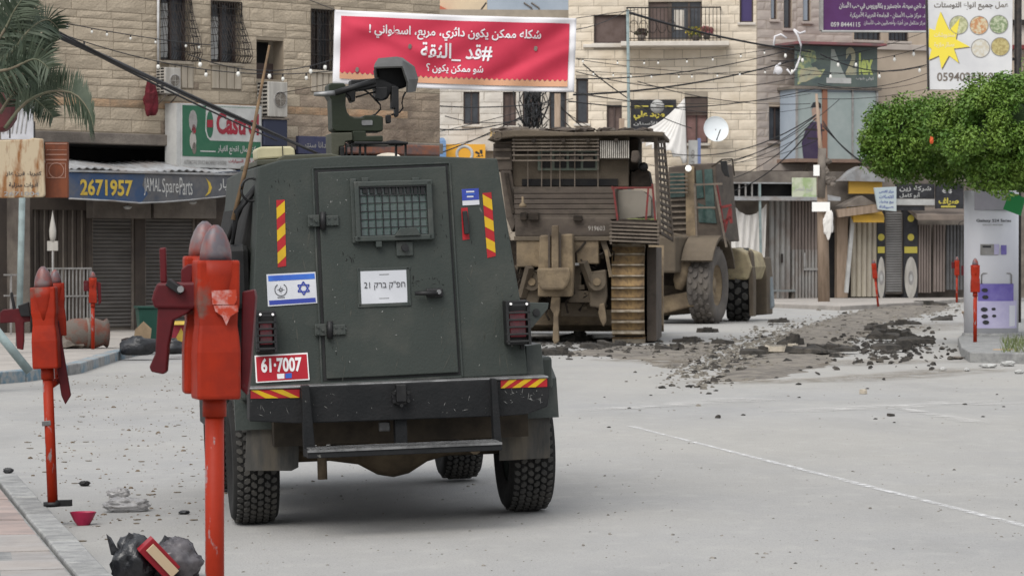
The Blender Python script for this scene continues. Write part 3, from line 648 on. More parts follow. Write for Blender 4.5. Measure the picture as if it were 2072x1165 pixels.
# left side gear: mirror, grab rails, hoses, antenna
MB().prism([(0.0,1.25),(0.0,1.75),(1.5,1.75),(1.5,1.3)], -0.93, -0.86, 'x').build('side_window', m_black, jeep, bevel=0.02)
MB().box(-1.08,-0.9,-0.4,1.8,0.95,1.42).build('side_locker', m_black, jeep, bevel=0.03)
MB().prism([(-0.94,1.40),(-0.94,1.66),(-0.85,2.05),(-0.76,2.13),(-0.80,1.40)], -0.45, 1.9, 'y').build('side_dark_cover', m_rubber_shade, jeep, bevel=0.02)  # added dark cover, put over the hull side to darken it
MB().box(-1.04,-0.88,-0.55,0.3,1.35,1.75).build('jerrycan', m_black, jeep, bevel=0.04)
MB().tube([(-0.80,-0.5,2.12),(-0.95,-0.5,1.95),(-1.0,-0.45,1.6),(-0.98,-0.45,1.2)], 0.022, 7).tube([(-0.78,-0.4,2.15),(-0.9,-0.35,2.0),(-1.03,-0.3,1.7)], 0.016, 6).build('hose', m_black, jeep)
MB().tube([(-0.86+0.06*math.cos(t), -0.55, 2.08+0.07*math.sin(t)) for t in [R(20*i) for i in range(19)]], 0.008, 5).build('cable_loop', m_black, jeep)
MB().box(-1.12,-1.0,2.0,2.06,1.25,1.5).box(-1.0,-0.85,2.02,2.05,1.34,1.38).build('wing_mirror', m_black, jeep, bevel=0.02)
MB().prism([(0.5,0.55),(0.5,0.85),(1.8,0.85),(1.8,0.55)], -1.08, -0.85, 'x').build('side_step', m_bump, jeep)
a = JF.p(472, 445, -0.5); b = JF.p(500, 330, -0.5); c = JF.p(545, 92, -0.5)
MB().tube([(a.x,-0.5,a.z),(b.x,-0.5,b.z),(c.x,-0.5,c.z)], [0.016,0.013,0.007], 7).build('antenna', m_tan, jeep)

# chips, scratches and scuffs on the rear paint
rj = random.Random(41); m_chip = M('paint_chip', (0.16,0.16,0.15), (0.26,0.26,0.25), 0.8, scale=30); m_scuff = M('dark_scuff', (0.012,0.013,0.012), None, 0.8)
def scratches(name, n, mat, boxes, y, shear_on, L, W, vert=0.5):
    mb = MB()
    for i in range(n):
        b = boxes[rj.randrange(len(boxes))]; px = rj.uniform(b[0], b[2]); py = rj.uniform(b[1], b[3])
        c = jx(px, py) if shear_on else (lambda q: (q.x, q.z))(JF.p(px, py, y)); a = rj.uniform(0, math.pi) if rj.random() > vert else math.pi/2+rj.gauss(0, 0.25)
        l = rj.uniform(0.2, 1)**2*L; w = rj.uniform(0.3, 1)*W; dx, dz_ = math.cos(a)*l, math.sin(a)*l; nx_, nz_ = -math.sin(a)*w, math.cos(a)*w; yy = (-0.0012 if shear_on else y-0.0015)
        if shear_on and 640 < px < 925: yy = -0.0275
        mb.add([(c[0]-dx, yy, c[1]-dz_), (c[0]+nx_, yy, c[1]+nz_), (c[0]+dx, yy, c[1]+dz_), (c[0]-nx_, yy, c[1]-nz_)], [(0,1,2,3)])
    if shear_on: mb.mp(shear)
    mb.build(name, mat, jeep, kind='stuff')
scratches('paint_chips', 70, m_chip, [(670,500,710,740),(760,620,900,740),(560,420,630,540),(935,500,1040,740),(660,360,710,430),(530,640,640,700)], 0, True, 0.010, 0.0035)
scratches('scuffs', 90, m_scuff, [(545,360,610,400),(690,510,720,530),(830,560,900,580),(940,470,1040,600),(670,640,720,760),(870,380,905,520),(560,350,630,700)], 0, True, 0.022, 0.004)
scratches('bumper_scratches', 46, m_chip, [(630,790,760,850),(780,800,1000,835),(1020,790,1100,815)], BY-0.035, False, 0.025, 0.0022, 0.2)
scratches('bumper_scratches', 12, m_chip, [(1020,788,1100,815),(520,812,600,845)], BY, False, 0.03, 0.0022, 0.2)
# streaks of dried dust low on the plate
m_streak = M('dust_streak_paint', (0.062,0.064,0.055), (0.045,0.05,0.043), 0.8, scale=20)
scratches('dust_runs', 60, m_streak, [(660,560,920,755),(530,400,630,750),(930,540,1050,745)], 0, True, 0.09, 0.006, 1.0)
# ------------------------------------------------------------------ red parking meters
m_or = M('meter_orange', (0.32,0.021,0.004), (0.23,0.016,0.005), 0.55, scale=6, lo=0.4, hi=0.6, dirt=(0.13,0.075,0.06), damt=0.85, dscale=7, dlo=0.57, dhi=0.68, bump=0.06, spec=0.22)
m_post = M('meter_post_orange', (0.33,0.023,0.005), (0.25,0.018,0.005), 0.55, scale=5, dirt=(0.24,0.22,0.22), damt=0.95, dscale=13, dlo=0.585, dhi=0.63, bump=0.1, spec=0.22, stretch=(1,1,0.4))
m_dred = M('meter_dark_red', (0.095,0.006,0.009), (0.06,0.005,0.008), 0.5, scale=5, dirt=(0.10,0.07,0.07), damt=0.6, dscale=7, dlo=0.6, dhi=0.7, spec=0.25)
m_dome = M('meter_dome_worn', (0.10,0.088,0.10), (0.22,0.05,0.035), 0.4, 0.1, scale=7, lo=0.44, hi=0.6, spec=0.4, dirt=(0.16,0.14,0.14), damt=0.7, dscale=9, dlo=0.55, dhi=0.65)
m_faded = M('faded_sticker', (0.46,0.26,0.24), (0.38,0.04,0.015), 0.7, scale=26, lo=0.40, hi=0.56)
def rrect(w, d, z, cx=0, cy=0, c=0.12):
    a, b = w/2, d/2; k = min(a, b)*c*2*0.5
    return [Vector((cx+x, cy+y, z)) for x, y in [(-a+k,-b),(a-k,-b),(a,-b+k),(a,b-k),(a-k,b),(-a+k,b),(-a,b-k),(-a,-b+k)]]
def head(parent, x, y, z, k=1.0, rot=0.0, dome=True, name='meter_head'):
    # vault below, waist, mechanism housing and a bullet-shaped dome on top; k scales it
    secs = [(0.146,0.125,0.0),(0.150,0.13,0.012),(0.150,0.13,0.16),(0.142,0.12,0.21),(0.132,0.11,0.25),(0.134,0.11,0.29),(0.144,0.115,0.32),(0.146,0.118,0.46),(0.142,0.114,0.470)]
    m = Matrix.Rotation(rot, 4, 'Z'); o = Vector((x, y, z))
    h = MB().loft([[o + m @ (p*k) for p in rrect(w, d, zz)] for w, d, zz in secs], True, False).build(name, m_or, parent, bevel=0.006*k)
    if dome:
        ds = [(1.0,0.0),(0.97,0.03),(0.86,0.06),(0.66,0.09),(0.42,0.112),(0.15,0.125)]
        MB().loft([[o + m @ (Vector((0.056*q*math.cos(2*math.pi*i/14), 0.045*q*math.sin(2*math.pi*i/14), 0.465+zz))*k) for i in range(14)] for q, zz in ds], True, True).build('dome', m_dome, h)
        MB().loft([[o + m @ (Vector((0.05*q*math.cos(2*math.pi*i/12), -0.052+0.018*q*math.sin(2*math.pi*i/12)*1.0, 0.34+zz*1.3))*k) for i in range(12)] for q, zz in [(0.15,-0.05),(0.6,0.0),(0.95,0.06),(1.0,0.10)]], True, True).build('dome_neck', m_or, h)
    return h
def post(parent, zt, r=0.034, mat=None, z0=0.0):
    MB().cyl((0,0,z0),(0,0,zt), r, n=20).build('post', mat or m_post, parent)
    MB().cyl((0,0,zt-0.07),(0,0,zt+0.01), r*1.25, n=20).build('collar', mat or m_post, parent)
# nearest double meter
mp = P(434, 800, 10.7); zg = gz(mp.x, mp.y)+0.12
MF = Frame((mp.x, mp.y, zg), R(0))
mt = thing('parking_meter', 'nearest red double-headed parking meter with its side doors hanging open, in front of the jeep', 'parking meter', MF, group='red parking meters')
zt = MF.p(434, 803, 0).z
post(mt, zt, 0.0345)
h1 = head(mt, 0.008, -0.03, zt-0.005, 1.06, R(17)); 
h2 = head(mt, -0.045, 0.10, zt+0.01, 1.06, R(10))
def mq(F, pts, y0, y1, name, mat, parent, bevel=0.005):
    return MB().prism([(lambda q: (q.x, q.z))(F.p(a, b, y0)) for a, b in pts], y0, y1).build(name, mat, parent, bevel)
mq(MF, [(393,535),(420,530),(440,533),(440,800),(404,800),(400,640),(398,600)], 0.035, 0.10, 'back_housing', m_dred, mt, 0.01)
mq(MF, [(490,590),(514,585),(517,600),(506,752),(500,800),(486,786)], -0.02, 0.06, 'door', m_dred, mt)
mq(MF, [(366,545),(380,534),(440,532),(440,540),(392,545),(388,572),(366,572)], 0.02, 0.05, 'hinge_arm', m_dred, mt)
arm = mq(MF, [(310,590),(318,572),(400,570),(405,605),(395,625),(312,624),(306,606)], -0.04, 0.05, 'arm', m_dred, mt, 0.01)
mq(MF, [(319,622),(392,622),(378,634),(350,648),(340,700),(336,752),(330,757),(306,752),(302,742),(314,715)], -0.03, 0.04, 'swung_door', m_dred, mt)
mq(MF, [(322,502),(335,500),(337,572),(324,572)], 0.0, 0.03, 'lock_rod', m_dred, arm)
a = MF.p(340, 570, -0.05); b = MF.p(370, 590, -0.05); MB().bar((a.x,-0.05,a.z),(b.x,-0.06,b.z),0.03,0.028).build('lock', m_black, arm, bevel=0.004)
c = MF.p(366, 585, -0.07); MB().cyl((c.x,-0.085,c.z),(c.x,-0.06,c.z),0.012,n=12).build('lock_barrel', m_steel, arm)
mq(MF, [(428,588),(478,586),(479,607),(474,616),(430,616)], -0.101, -0.098, 'sticker', m_faded, h1, 0)
mq(MF, [(432,618),(480,617),(482,630),(466,640),(458,658),(450,640),(436,630)], -0.101, -0.098, 'sticker', m_faded, h1, 0)
# second meter
p2 = G(107, 1024, 0.12); F2 = Frame((p2.x, p2.y, gz(p2.x, p2.y)+0.12), R(4), R(-2.2))
t2 = thing('parking_meter', 'red parking meter with slanting post on the near kerb, dark flaps open on both sides', 'parking meter', F2, group='red parking meters')
zt2 = F2.p(90, 745, 0).z; post(t2, zt2, 0.033)
head(t2, 0.0, -0.02, zt2, 1.10, R(-4))
hh = head(t2, 0.06, 0.16, zt2+0.20, 0.72, R(12))
MB().cyl((0.06,0.16,zt2-0.1),(0.06,0.16,zt2+0.21),0.03,n=14).tube([(0.06,0.16,zt2-0.08),(0.0,0.0,zt2-0.12)],0.025,8).build('post_branch', m_post, t2)
mq(F2, [(100,648),(112,642),(118,650),(143,800),(132,818),(124,800)], 0.05, 0.10, 'door', m_dred, t2)
mq(F2, [(0,632),(6,626),(60,622),(62,650),(48,652),(48,690),(46,708),(34,705),(30,652),(0,654)], 0.0, 0.06, 'swung_door', m_dred, t2)
mq(F2, [(36,618),(58,610),(62,640),(42,640)], -0.03, 0.02, 'lock', m_black, t2)
mq(F2, [(20,592),(25,590),(32,625),(26,628)], 0.0, 0.03, 'lock_rod', m_black, t2)
MB().cyl((0,0,0.0),(0.0,0,0.03),0.06,n=14).bar((0,0,0.02),(0.12,-0.03,0.02),0.04).build('base_plate', m_black, t2)
mq(F2, [(84,852),(102,850),(103,860),(85,862)], -0.036, -0.03, 'clamp', m_steel, t2)
# smaller, farther meters built from one
def small_meter(px, pyb, pyt, label, yaw, lift=0.13, flaps=(1,1), lean=0.0):
    g = G(px, pyb, lift); F = Frame((g.x, g.y, gz(g.x, g.y)+lift), yaw, lean)
    t = thing('parking_meter', label, 'parking meter', F, group='red parking meters')
    H = F.p(px, pyt, 0).z; k = (H-0.0)/1.45
    zt = H-0.59*k; post(t, zt, 0.034*k); head(t, 0, 0, zt, k)
    if flaps[0]: MB().box(-0.17*k,-0.07*k,-0.03,0.03,zt+0.22*k,zt+0.42*k).build('swung_door', m_dred, t, bevel=0.01)
    if flaps[1]: MB().prism([(0.07*k,zt+0.4*k),(0.15*k,zt+0.38*k),(0.16*k,zt+0.02*k),(0.11*k,zt-0.05*k)],-0.02,0.04).build('door', m_dred, t, bevel=0.01)
    return t
small_meter(188, 706, 549, 'red parking meter on the far left pavement before the grey roller shutter', R(8))
small_meter(1777, 620, 524, 'leaning red parking meter by the cream panelled shop doors', R(-10), 0.13, (0,0), R(-6))
small_meter(1936, 612, 519, 'slim red parking meter by the brown shop doors, left of the advertising column', R(0), 0.13, (1,0))
t5 = small_meter(1973, 692, 522, 'red parking meter on bare post in front of the purple and white advertising column', R(0), 0.16, (0,0))
t6 = small_meter(1961, 665, 520, 'red parking meter beside the advertising column, standing behind another one', R(20), 0.13, (1,0))
# ------------------------------------------------------------------ left stone building and the shops under it
m_stone = M('beige_stone', (0.47,0.395,0.30), (0.39,0.325,0.245), 0.95, scale=2.6, lo=0.35, hi=0.65, dirt=(0.25,0.21,0.16), damt=0.5, dscale=0.9, dlo=0.5, dhi=0.75, bump=0.9, bscale=22, var=0.13)
m_stoneor = M('orange_stone', (0.42,0.27,0.165), (0.31,0.23,0.155), 0.95, scale=2.6, bump=0.9, bscale=22, var=0.12)
m_stoned = M('stained_stone', (0.27,0.215,0.165), (0.38,0.30,0.225), 0.95, scale=1.6, lo=0.4, hi=0.65, dirt=(0.10,0.08,0.065), damt=0.7, dscale=1.3, bump=0.9, bscale=22, var=0.15)
m_mortar = M('mortar', (0.30,0.25,0.19), (0.25,0.21,0.16), 0.95, scale=4)
m_smooth = M('smooth_stone', (0.47,0.41,0.33), (0.38,0.33,0.26), 0.85, scale=2, bump=0.2, stretch=(4,4,0.5), dirt=(0.22,0.19,0.16), damt=0.5, dscale=2)
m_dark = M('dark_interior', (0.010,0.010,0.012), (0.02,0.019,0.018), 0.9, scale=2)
m_iron = M('black_iron', (0.016,0.015,0.015), (0.04,0.03,0.025), 0.6, scale=12)
m_dglass = M('dark_glass', (0.025,0.028,0.034), (0.06,0.065,0.075), 0.15, scale=1.4, spec=0.7)
m_frame = M('window_frame_brown', (0.07,0.05,0.045), None, 0.6)
m_acw = M('ac_casing', (0.46,0.44,0.40), (0.36,0.34,0.31), 0.5, scale=3, stretch=(3,3,0.6), dirt=(0.25,0.23,0.2), damt=0.5, dscale=3)
m_acg = M('ac_grille', (0.30,0.29,0.28), (0.22,0.21,0.2), 0.6, scale=6)
m_conc = M('grimy_concrete', (0.23,0.20,0.17), (0.14,0.12,0.105), 0.95, scale=1.7, bump=0.5, dirt=(0.06,0.052,0.045), damt=0.7, dscale=0.8)
m_shut = M('shutter_slat', (0.135,0.125,0.117), (0.105,0.097,0.09), 0.6, scale=2, metal=0.2, stretch=(1,1,3), dirt=(0.09,0.08,0.07), damt=0.6, dscale=1.6, var=0.07)
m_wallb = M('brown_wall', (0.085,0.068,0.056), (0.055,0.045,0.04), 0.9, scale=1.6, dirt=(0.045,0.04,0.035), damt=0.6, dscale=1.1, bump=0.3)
m_bluesign = M('blue_sign', (0.022,0.060,0.15), (0.055,0.075,0.115), 0.55, scale=1.0, lo=0.42, hi=0.62, dirt=(0.13,0.12,0.11), damt=0.6, dscale=1.8, dlo=0.45, dhi=0.62)
m_yel = M('sign_yellow', (0.55,0.40,0.06), (0.40,0.27,0.05), 0.6, scale=5)
m_signw = M('sign_white', (0.48,0.48,0.465), (0.38,0.38,0.37), 0.6, scale=3)
m_greens = M('sign_green', (0.022,0.105,0.058), (0.04,0.13,0.075), 0.5, scale=2)
m_redp = M('sign_red', (0.30,0.02,0.035), (0.24,0.03,0.045), 0.55, scale=5)
m_tin = M('corrugated_tin', (0.36,0.37,0.38), (0.25,0.25,0.25), 0.5, 0.2, scale=3, dirt=(0.2,0.14,0.1), damt=0.6, dscale=2)
m_bag = M('black_bag', (0.008,0.009,0.011), (0.018,0.018,0.022), 0.3, scale=6, bump=0.5, bscale=25, spec=0.6)
m_clear = M('clear_bag', (0.42,0.41,0.41), (0.30,0.29,0.29), 0.3, scale=14, alpha=0.6, spec=0.6)
m_redc = M('red_cloth', (0.13,0.012,0.02), (0.08,0.01,0.014), 0.8, scale=6)
m_palm = M('palm_leaf', (0.022,0.038,0.020), (0.055,0.072,0.042), 0.6, scale=3, spec=0.4)
m_palmb = M('palm_stem', (0.10,0.11,0.07), (0.16,0.13,0.09), 0.8, scale=4)
m_rust1 = M('rusty_cream_panel', (0.44,0.36,0.25), (0.23,0.105,0.04), 0.8, scale=3.2, lo=0.46, hi=0.60, stretch=(2.2,2.2,0.55), dirt=(0.14,0.09,0.06), damt=0.8, dscale=4.5, dlo=0.56, dhi=0.70)
m_rust2 = M('rust_brown_box', (0.17,0.050,0.022), (0.10,0.035,0.02), 0.8, scale=4, stretch=(1,1,0.5))
m_teal = M('pale_teal_pole', (0.24,0.30,0.30), (0.17,0.21,0.21), 0.6, scale=6)
m_wpole = M('white_pole', (0.6,0.6,0.6), (0.45,0.45,0.45), 0.6, scale=6)
m_maroon = M('maroon_metal', (0.10,0.022,0.025), (0.06,0.018,0.02), 0.6, scale=5)

o0 = P(60, 511, 57.0); YL = R(42)
LF = Frame((o0.x, 57.0, 0), YL)
def stone_mesh(mb, x0, x1, z0, z1, y, d=0.05, rough=0.018, nx=4, nz=3, g=0.008):
    x0 += g; x1 -= g; z0 += g; z1 -= g; vs = []
    for j in range(nz+1):
        for i in range(nx+1):
            e = i in (0, nx) or j in (0, nz)
            vs.append((x0+(x1-x0)*i/nx, y-(d*0.35 if e else d*0.8+random.uniform(-rough, rough)), z0+(z1-z0)*j/nz))
    n = len(vs); fs = [(j*(nx+1)+i, j*(nx+1)+i+1, (j+1)*(nx+1)+i+1, (j+1)*(nx+1)+i) for j in range(nz) for i in range(nx)]
    b = [(x0,y+0.02,z0),(x1,y+0.02,z0),(x1,y+0.02,z1),(x0,y+0.02,z1)]; vs += b
    fs += [(n, n+1, nx, 0), (n+1, n+2, (nx+1)*(nz+1)-1, nx), (n+2, n+3, (nx+1)*nz, (nx+1)*(nz+1)-1), (n+3, n, 0, (nx+1)*nz)]
    return mb.add(vs, fs)
def wall_stones(parent, x0, x1, zr, y, holes, lmin, lmax, h, mats, name='stone', limit=300, d=0.05, rough=0.018, order=None):
    cells = []; z = zr[0]; r = 0
    while z < zr[1]-0.02:
        hh = h*random.choice((0.9, 1.0, 1.0, 1.12)) if not isinstance(h, list) else h[r % len(h)]; z1 = min(z+hh, zr[1]); x = x0
        first = True
        while x < x1-0.03:
            L = random.uniform(lmin, lmax)*(0.5 if first and r % 2 else 1); first = False
            xb = min(x+L, x1)
            if x1-xb < 0.12: xb = x1
            segs = [(x, xb)]
            for (a, b, c, e) in holes:
                if z1 <= c+0.02 or z >= e-0.02: continue
                ns = []
                for s0, s1 in segs:
                    if s1 <= a or s0 >= b: ns.append((s0, s1)); continue
                    if s0 < a-0.03: ns.append((s0, a))
                    if s1 > b+0.03: ns.append((b, s1))
                segs = ns
            for s0, s1 in segs:
                # trim in height where a hole ends inside the course
                cells.append((s0, s1, z, z1, r))
            x = xb
        z = z1; r += 1
    if order: cells.sort(key=order)
    rest = MB()
    for i, (a, b, c, e, r) in enumerate(cells):
        m = mats(a, b, c, e, r) if callable(mats) else mats
        if i < limit: stone_mesh(MB(), a, b, c, e, y, d, rough).build(name, m, parent) if False else None
        if i < limit:
            mb = MB(); stone_mesh(mb, a, b, c, e, y, d, rough); mb.build(name, m, parent)
        else: stone_mesh(rest, a, b, c, e, y, d, rough, 1, 1)
    if rest.v: rest.build('stonework', mats if not callable(mats) else mats(x0, x1, zr[0], zr[1], 0), parent, kind='stuff')
def wall_with_holes(x0, x1, z0, z1, y0, y1, holes):
    # solid wall as blocks round the openings
    mb = MB(); xs_ = sorted({x0, x1, *[h[0] for h in holes], *[h[1] for h in holes]}); xs_ = [x for x in xs_ if x0 <= x <= x1]
    for a, b in zip(xs_[:-1], xs_[1:]):
        m = (a+b)/2; cuts = sorted([(max(h[2], z0), min(h[3], z1)) for h in holes if h[0] < m < h[1]]); z = z0
        for c, e in cuts:
            if c > z: mb.box(a, b, y0, y1, z, c)
            z = max(z, e)
        if z < z1: mb.box(a, b, y0, y1, z, z1)
    return mb
LB = thing('stone_building', 'beige rough stone building on the left with caged windows above the spare parts shop', 'building', LF)
XR = LF.p(890, 200).x; LZ0 = LF.p(200, 269).z; LZ1 = 8.2
def lr(x0, y0, x1, y1, y=0.0): return LF.rect(x0, y0, x1, y1, y)
holes = [lr(325,-25,384,124), lr(427,4,486,128), lr(519,82,573,161), lr(629,20,676,143)]
panels = [lr(340,131,391,178), lr(427,133,488,180), lr(628,146,676,186)]
X0 = -2.5
wall_with_holes(X0, XR, LZ0, LZ1, 0.0, 0.35, holes).build('wall', m_mortar, LB)
MB().box(XR-0.35, XR, 0.36, 8, LZ0, LZ1).build('side_wall', m_mortar, LB)
def lm(a, b, c, e, r):
    if r == 2 and a < 9: return m_stoneor
    if b > 6.6 and c < 4.95: return m_stoned
    if random.random() < 0.02: return m_stoned
    return m_stone
wall_stones(LB, X0, XR, (LZ0+0.02, LZ1), 0.0, holes+panels, 0.6, 0.95, [0.25,0.24,0.165,0.25,0.15,0.16,0.27,0.14,0.155,0.27,0.16,0.15,0.27,0.15,0.16], lm, limit=298, order=lambda q: q[2], d=0.018, rough=0.005)
wall_with_holes(X0-3, X0, LZ0, LZ1, 0.0, 0.35, []).build('wall', m_mortar, LB)
wall_stones(LB, X0-3, X0, (LZ0+0.02, LZ1), 0.0, [], 0.6, 0.95, [0.25,0.24,0.165,0.25,0.15,0.16,0.27,0.14,0.155,0.27,0.16,0.15,0.27,0.15,0.16], m_stone, limit=0, d=0.018, rough=0.005)
MB().box(X0-3.3, X0-3.0, -0.1, 8, 0, LZ1).build('side_wall', m_mortar, LB)
MB().box(X0-3.3, XR, 0.36, 8, LZ1-0.3, LZ1-0.02).build('roof', m_conc, LB)
for q in panels:
    w = (q[1]-q[0])/4
    for i in range(4): MB().box(q[0]+w*i+0.01, q[0]+w*(i+1)-0.01, -0.03, 0.02, q[2], q[3]).build('panel', m_smooth, LB, bevel=0.008)
MB().box(X0-3, XR, -0.12, 0.3, LZ0-0.22, LZ0).build('ledge', m_conc, LB, bevel=0.02)
def lwin(q, bulge=True, dark=False):
    w = MB().box(q[0], q[1], 0.22, 0.25, q[2], q[3]).build('window', m_dglass, LB)
    fb = MB(); t = 0.045
    fb.box(q[0], q[0]+t, 0.16, 0.22, q[2], q[3]).box(q[1]-t, q[1], 0.16, 0.22, q[2], q[3]).box(q[0]+t, q[1]-t, 0.16, 0.22, q[2], q[2]+t).box(q[0]+t, q[1]-t, 0.16, 0.22, q[3]-t, q[3]).box((q[0]+q[1])/2-0.02, (q[0]+q[1])/2+0.02, 0.16, 0.22, q[2]+t, q[3]-t)
    fb.build('frame', m_frame, w)
    MB().box(q[0]+0.06, (q[0]+q[1])/2-0.05, 0.19, 0.215, q[2]+0.08, q[3]-0.3).build('curtain', m_signw if not dark else m_frame, w)
    MB().box(q[0]-0.06, q[1]+0.06, -0.07, 0.2, q[2]-0.06, q[2]).build('sill', m_smooth, w, bevel=0.01)
    if bulge:
        H = q[3]-q[2]; n = 13
        def prof(t):   # 0 at top .. 1 at bottom: pot-bellied
            return -0.05 - 0.36*sstep(0.15, 0.9, t) if t < 0.97 else -0.33
        g = MB()
        for i in range(n):
            x = q[0]-0.01+(q[1]-q[0]+0.02)*i/(n-1)
            g.tube([(x+0.008*math.sin(t*30), prof(t), q[3]-H*t) for t in [k/12 for k in range(13)]], 0.008, 4)
        for k in range(10):
            t = k/9; z = q[3]-H*t; yy = prof(t)
            g.bar((q[0]-0.01, yy, z), (q[1]+0.01, yy, z), 0.014)
            for x in (q[0]-0.01, q[1]+0.01): g.bar((x, yy, z), (x, 0.0, z), 0.012)
        for x in (q[0]-0.01, q[1]+0.01):
            for f in (0.33, 0.66): g.tube([(x, prof(t)*f, q[3]-H*t) for t in [k/8 for k in range(9)]], 0.007, 4)
        for i in range(6):   # wavy infill
            x = q[0]+(q[1]-q[0])*(i+0.5)/6
            g.tube([(x+0.035*math.sin(k*1.57), prof(k/24)-0.002, q[3]-H*k/24) for k in range(24)], 0.006, 4)
        g.build('grille', m_iron, w)
    else:
        g = MB()
        for i in range(9): x = q[0]+(q[1]-q[0])*i/8; g.bar((x,-0.02,q[2]),(x,-0.02,q[3]),0.014)
        for i in range(5): z = q[2]+(q[3]-q[2])*i/4; g.bar((q[0],-0.03,z),(q[1],-0.03,z),0.014)
        for i in range(8):
            x = q[0]+(q[1]-q[0])*(i+0.5)/8; g.tube([(x+0.025*math.sin(k*1.57),-0.025,q[3]-(q[3]-q[2])*k/20) for k in range(21)],0.006,4)
        g.build('grille', m_iron, w)
lwin(holes[0]); lwin(holes[1]); lwin(holes[3], False, True)
q = holes[2]; MB().box(q[0], q[1], 0.5, 0.55, q[2], q[3]).build('window', m_dark, LB)
MB().box(q[0], q[1], 0.34, 0.36, q[2], q[2]+0.35).build('board', m_frame, LB)
# under the upper floor: recess and shop fronts
GZ0 = 0.12
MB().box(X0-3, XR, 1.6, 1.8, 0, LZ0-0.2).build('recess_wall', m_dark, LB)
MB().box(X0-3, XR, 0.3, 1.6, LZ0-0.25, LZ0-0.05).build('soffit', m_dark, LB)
MB().box(XR-0.5, XR, 0.0, 1.6, 0, LZ0-0.2).build('pillar', m_conc, LB)
# ground floor wall
SY = 0.35
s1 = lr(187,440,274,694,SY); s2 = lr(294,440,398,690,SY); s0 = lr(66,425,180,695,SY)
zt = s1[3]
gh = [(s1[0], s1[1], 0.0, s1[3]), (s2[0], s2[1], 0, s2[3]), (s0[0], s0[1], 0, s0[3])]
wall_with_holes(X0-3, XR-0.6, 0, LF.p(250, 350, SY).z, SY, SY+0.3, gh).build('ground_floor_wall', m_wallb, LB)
def shutter(parent, q, y, pitch, m, name='slat', bottom=0.13):
    z = bottom+0.06; mb0 = None; H = pitch
    while z < q[3]:
        mb = MB().prism([(y, z), (y-0.02, z+H*0.15), (y-0.03, z+H*0.5), (y-0.02, z+H*0.85), (y, z+H*0.98), (y+0.01, z+H*0.98), (y+0.01, z)], q[0]+0.02, q[1]-0.02, 'x')
        mb.build(name, m, parent); z += H
def roller(label, q, y, pitch, m, frame, rails=True, cat='roller shutter'):
    t = thing('roller_shutter', label, cat, frame)
    shutter(t, q, y, pitch, m)
    MB().box(q[0], q[0]+0.05, y-0.05, y+0.04, 0.13, q[3]).build('side_rail', m_conc, t); MB().box(q[1]-0.05, q[1], y-0.05, y+0.04, 0.13, q[3]).build('side_rail', m_conc, t)
    MB().box(q[0], q[1], y+0.02, y+0.05, 0.13, q[3]).build('backing', m_conc, t)
    return t
roller('grey-brown roller shutter left of the two under the blue spare parts sign', s1, SY+0.1, 0.075, m_shut, LF)
roller('grey-brown roller shutter right of the two under the blue spare parts sign, nearest the jeep', s2, SY+0.1, 0.075, m_shut, LF)
pg = thing('panel_gate', 'dark brown panelled metal gate behind the white railing on the far left', 'gate', LF)
n = 6; w = (s0[1]-s0[0])/n
for i in range(n):
    MB().box(s0[0]+w*i+0.01, s0[0]+w*(i+1)-0.01, SY+0.1, SY+0.14, 0.15, s0[3]).build('panel', m_wallb, pg, bevel=0.01)
    MB().box(s0[0]+w*(i+0.5)-0.015, s0[0]+w*(i+0.5)+0.015, SY+0.08, SY+0.1, 0.15, s0[3]).build('rib', m_conc, pg)
bx = thing('shutter_box', 'pair of dark shutter housings above the two roller shutters', 'shutter housing', LF)
for a, b in ((183, 300), (306, 432)):
    q = lr(a, 402, b, 442, SY-0.15); MB().box(q[0], q[1], SY-0.25, SY, q[2], q[3]).build('housing', m_conc, bx, bevel=0.01)
# small white hanging lamps under sign
for px, py, lab in ((258, 421, 'small white lamp hanging under the blue sign, left one'), (390, 411, 'small white lamp hanging under the blue sign, right one')):
    c = LF.p(px, py, -0.3); l = thing('hanging_lamp', lab, 'lamp', LF)
    MB().lathe([(0,-0.03),(0.05,-0.02),(0.09,0.02),(0.02,0.05),(0,0.05)], 10, (c.x,-0.3,c.z)).build('shade', m_signw, l); MB().cyl((c.x,-0.3,c.z+0.04),(c.x,-0.3,c.z+0.14),0.006,n=5).build('cord', m_black, l)
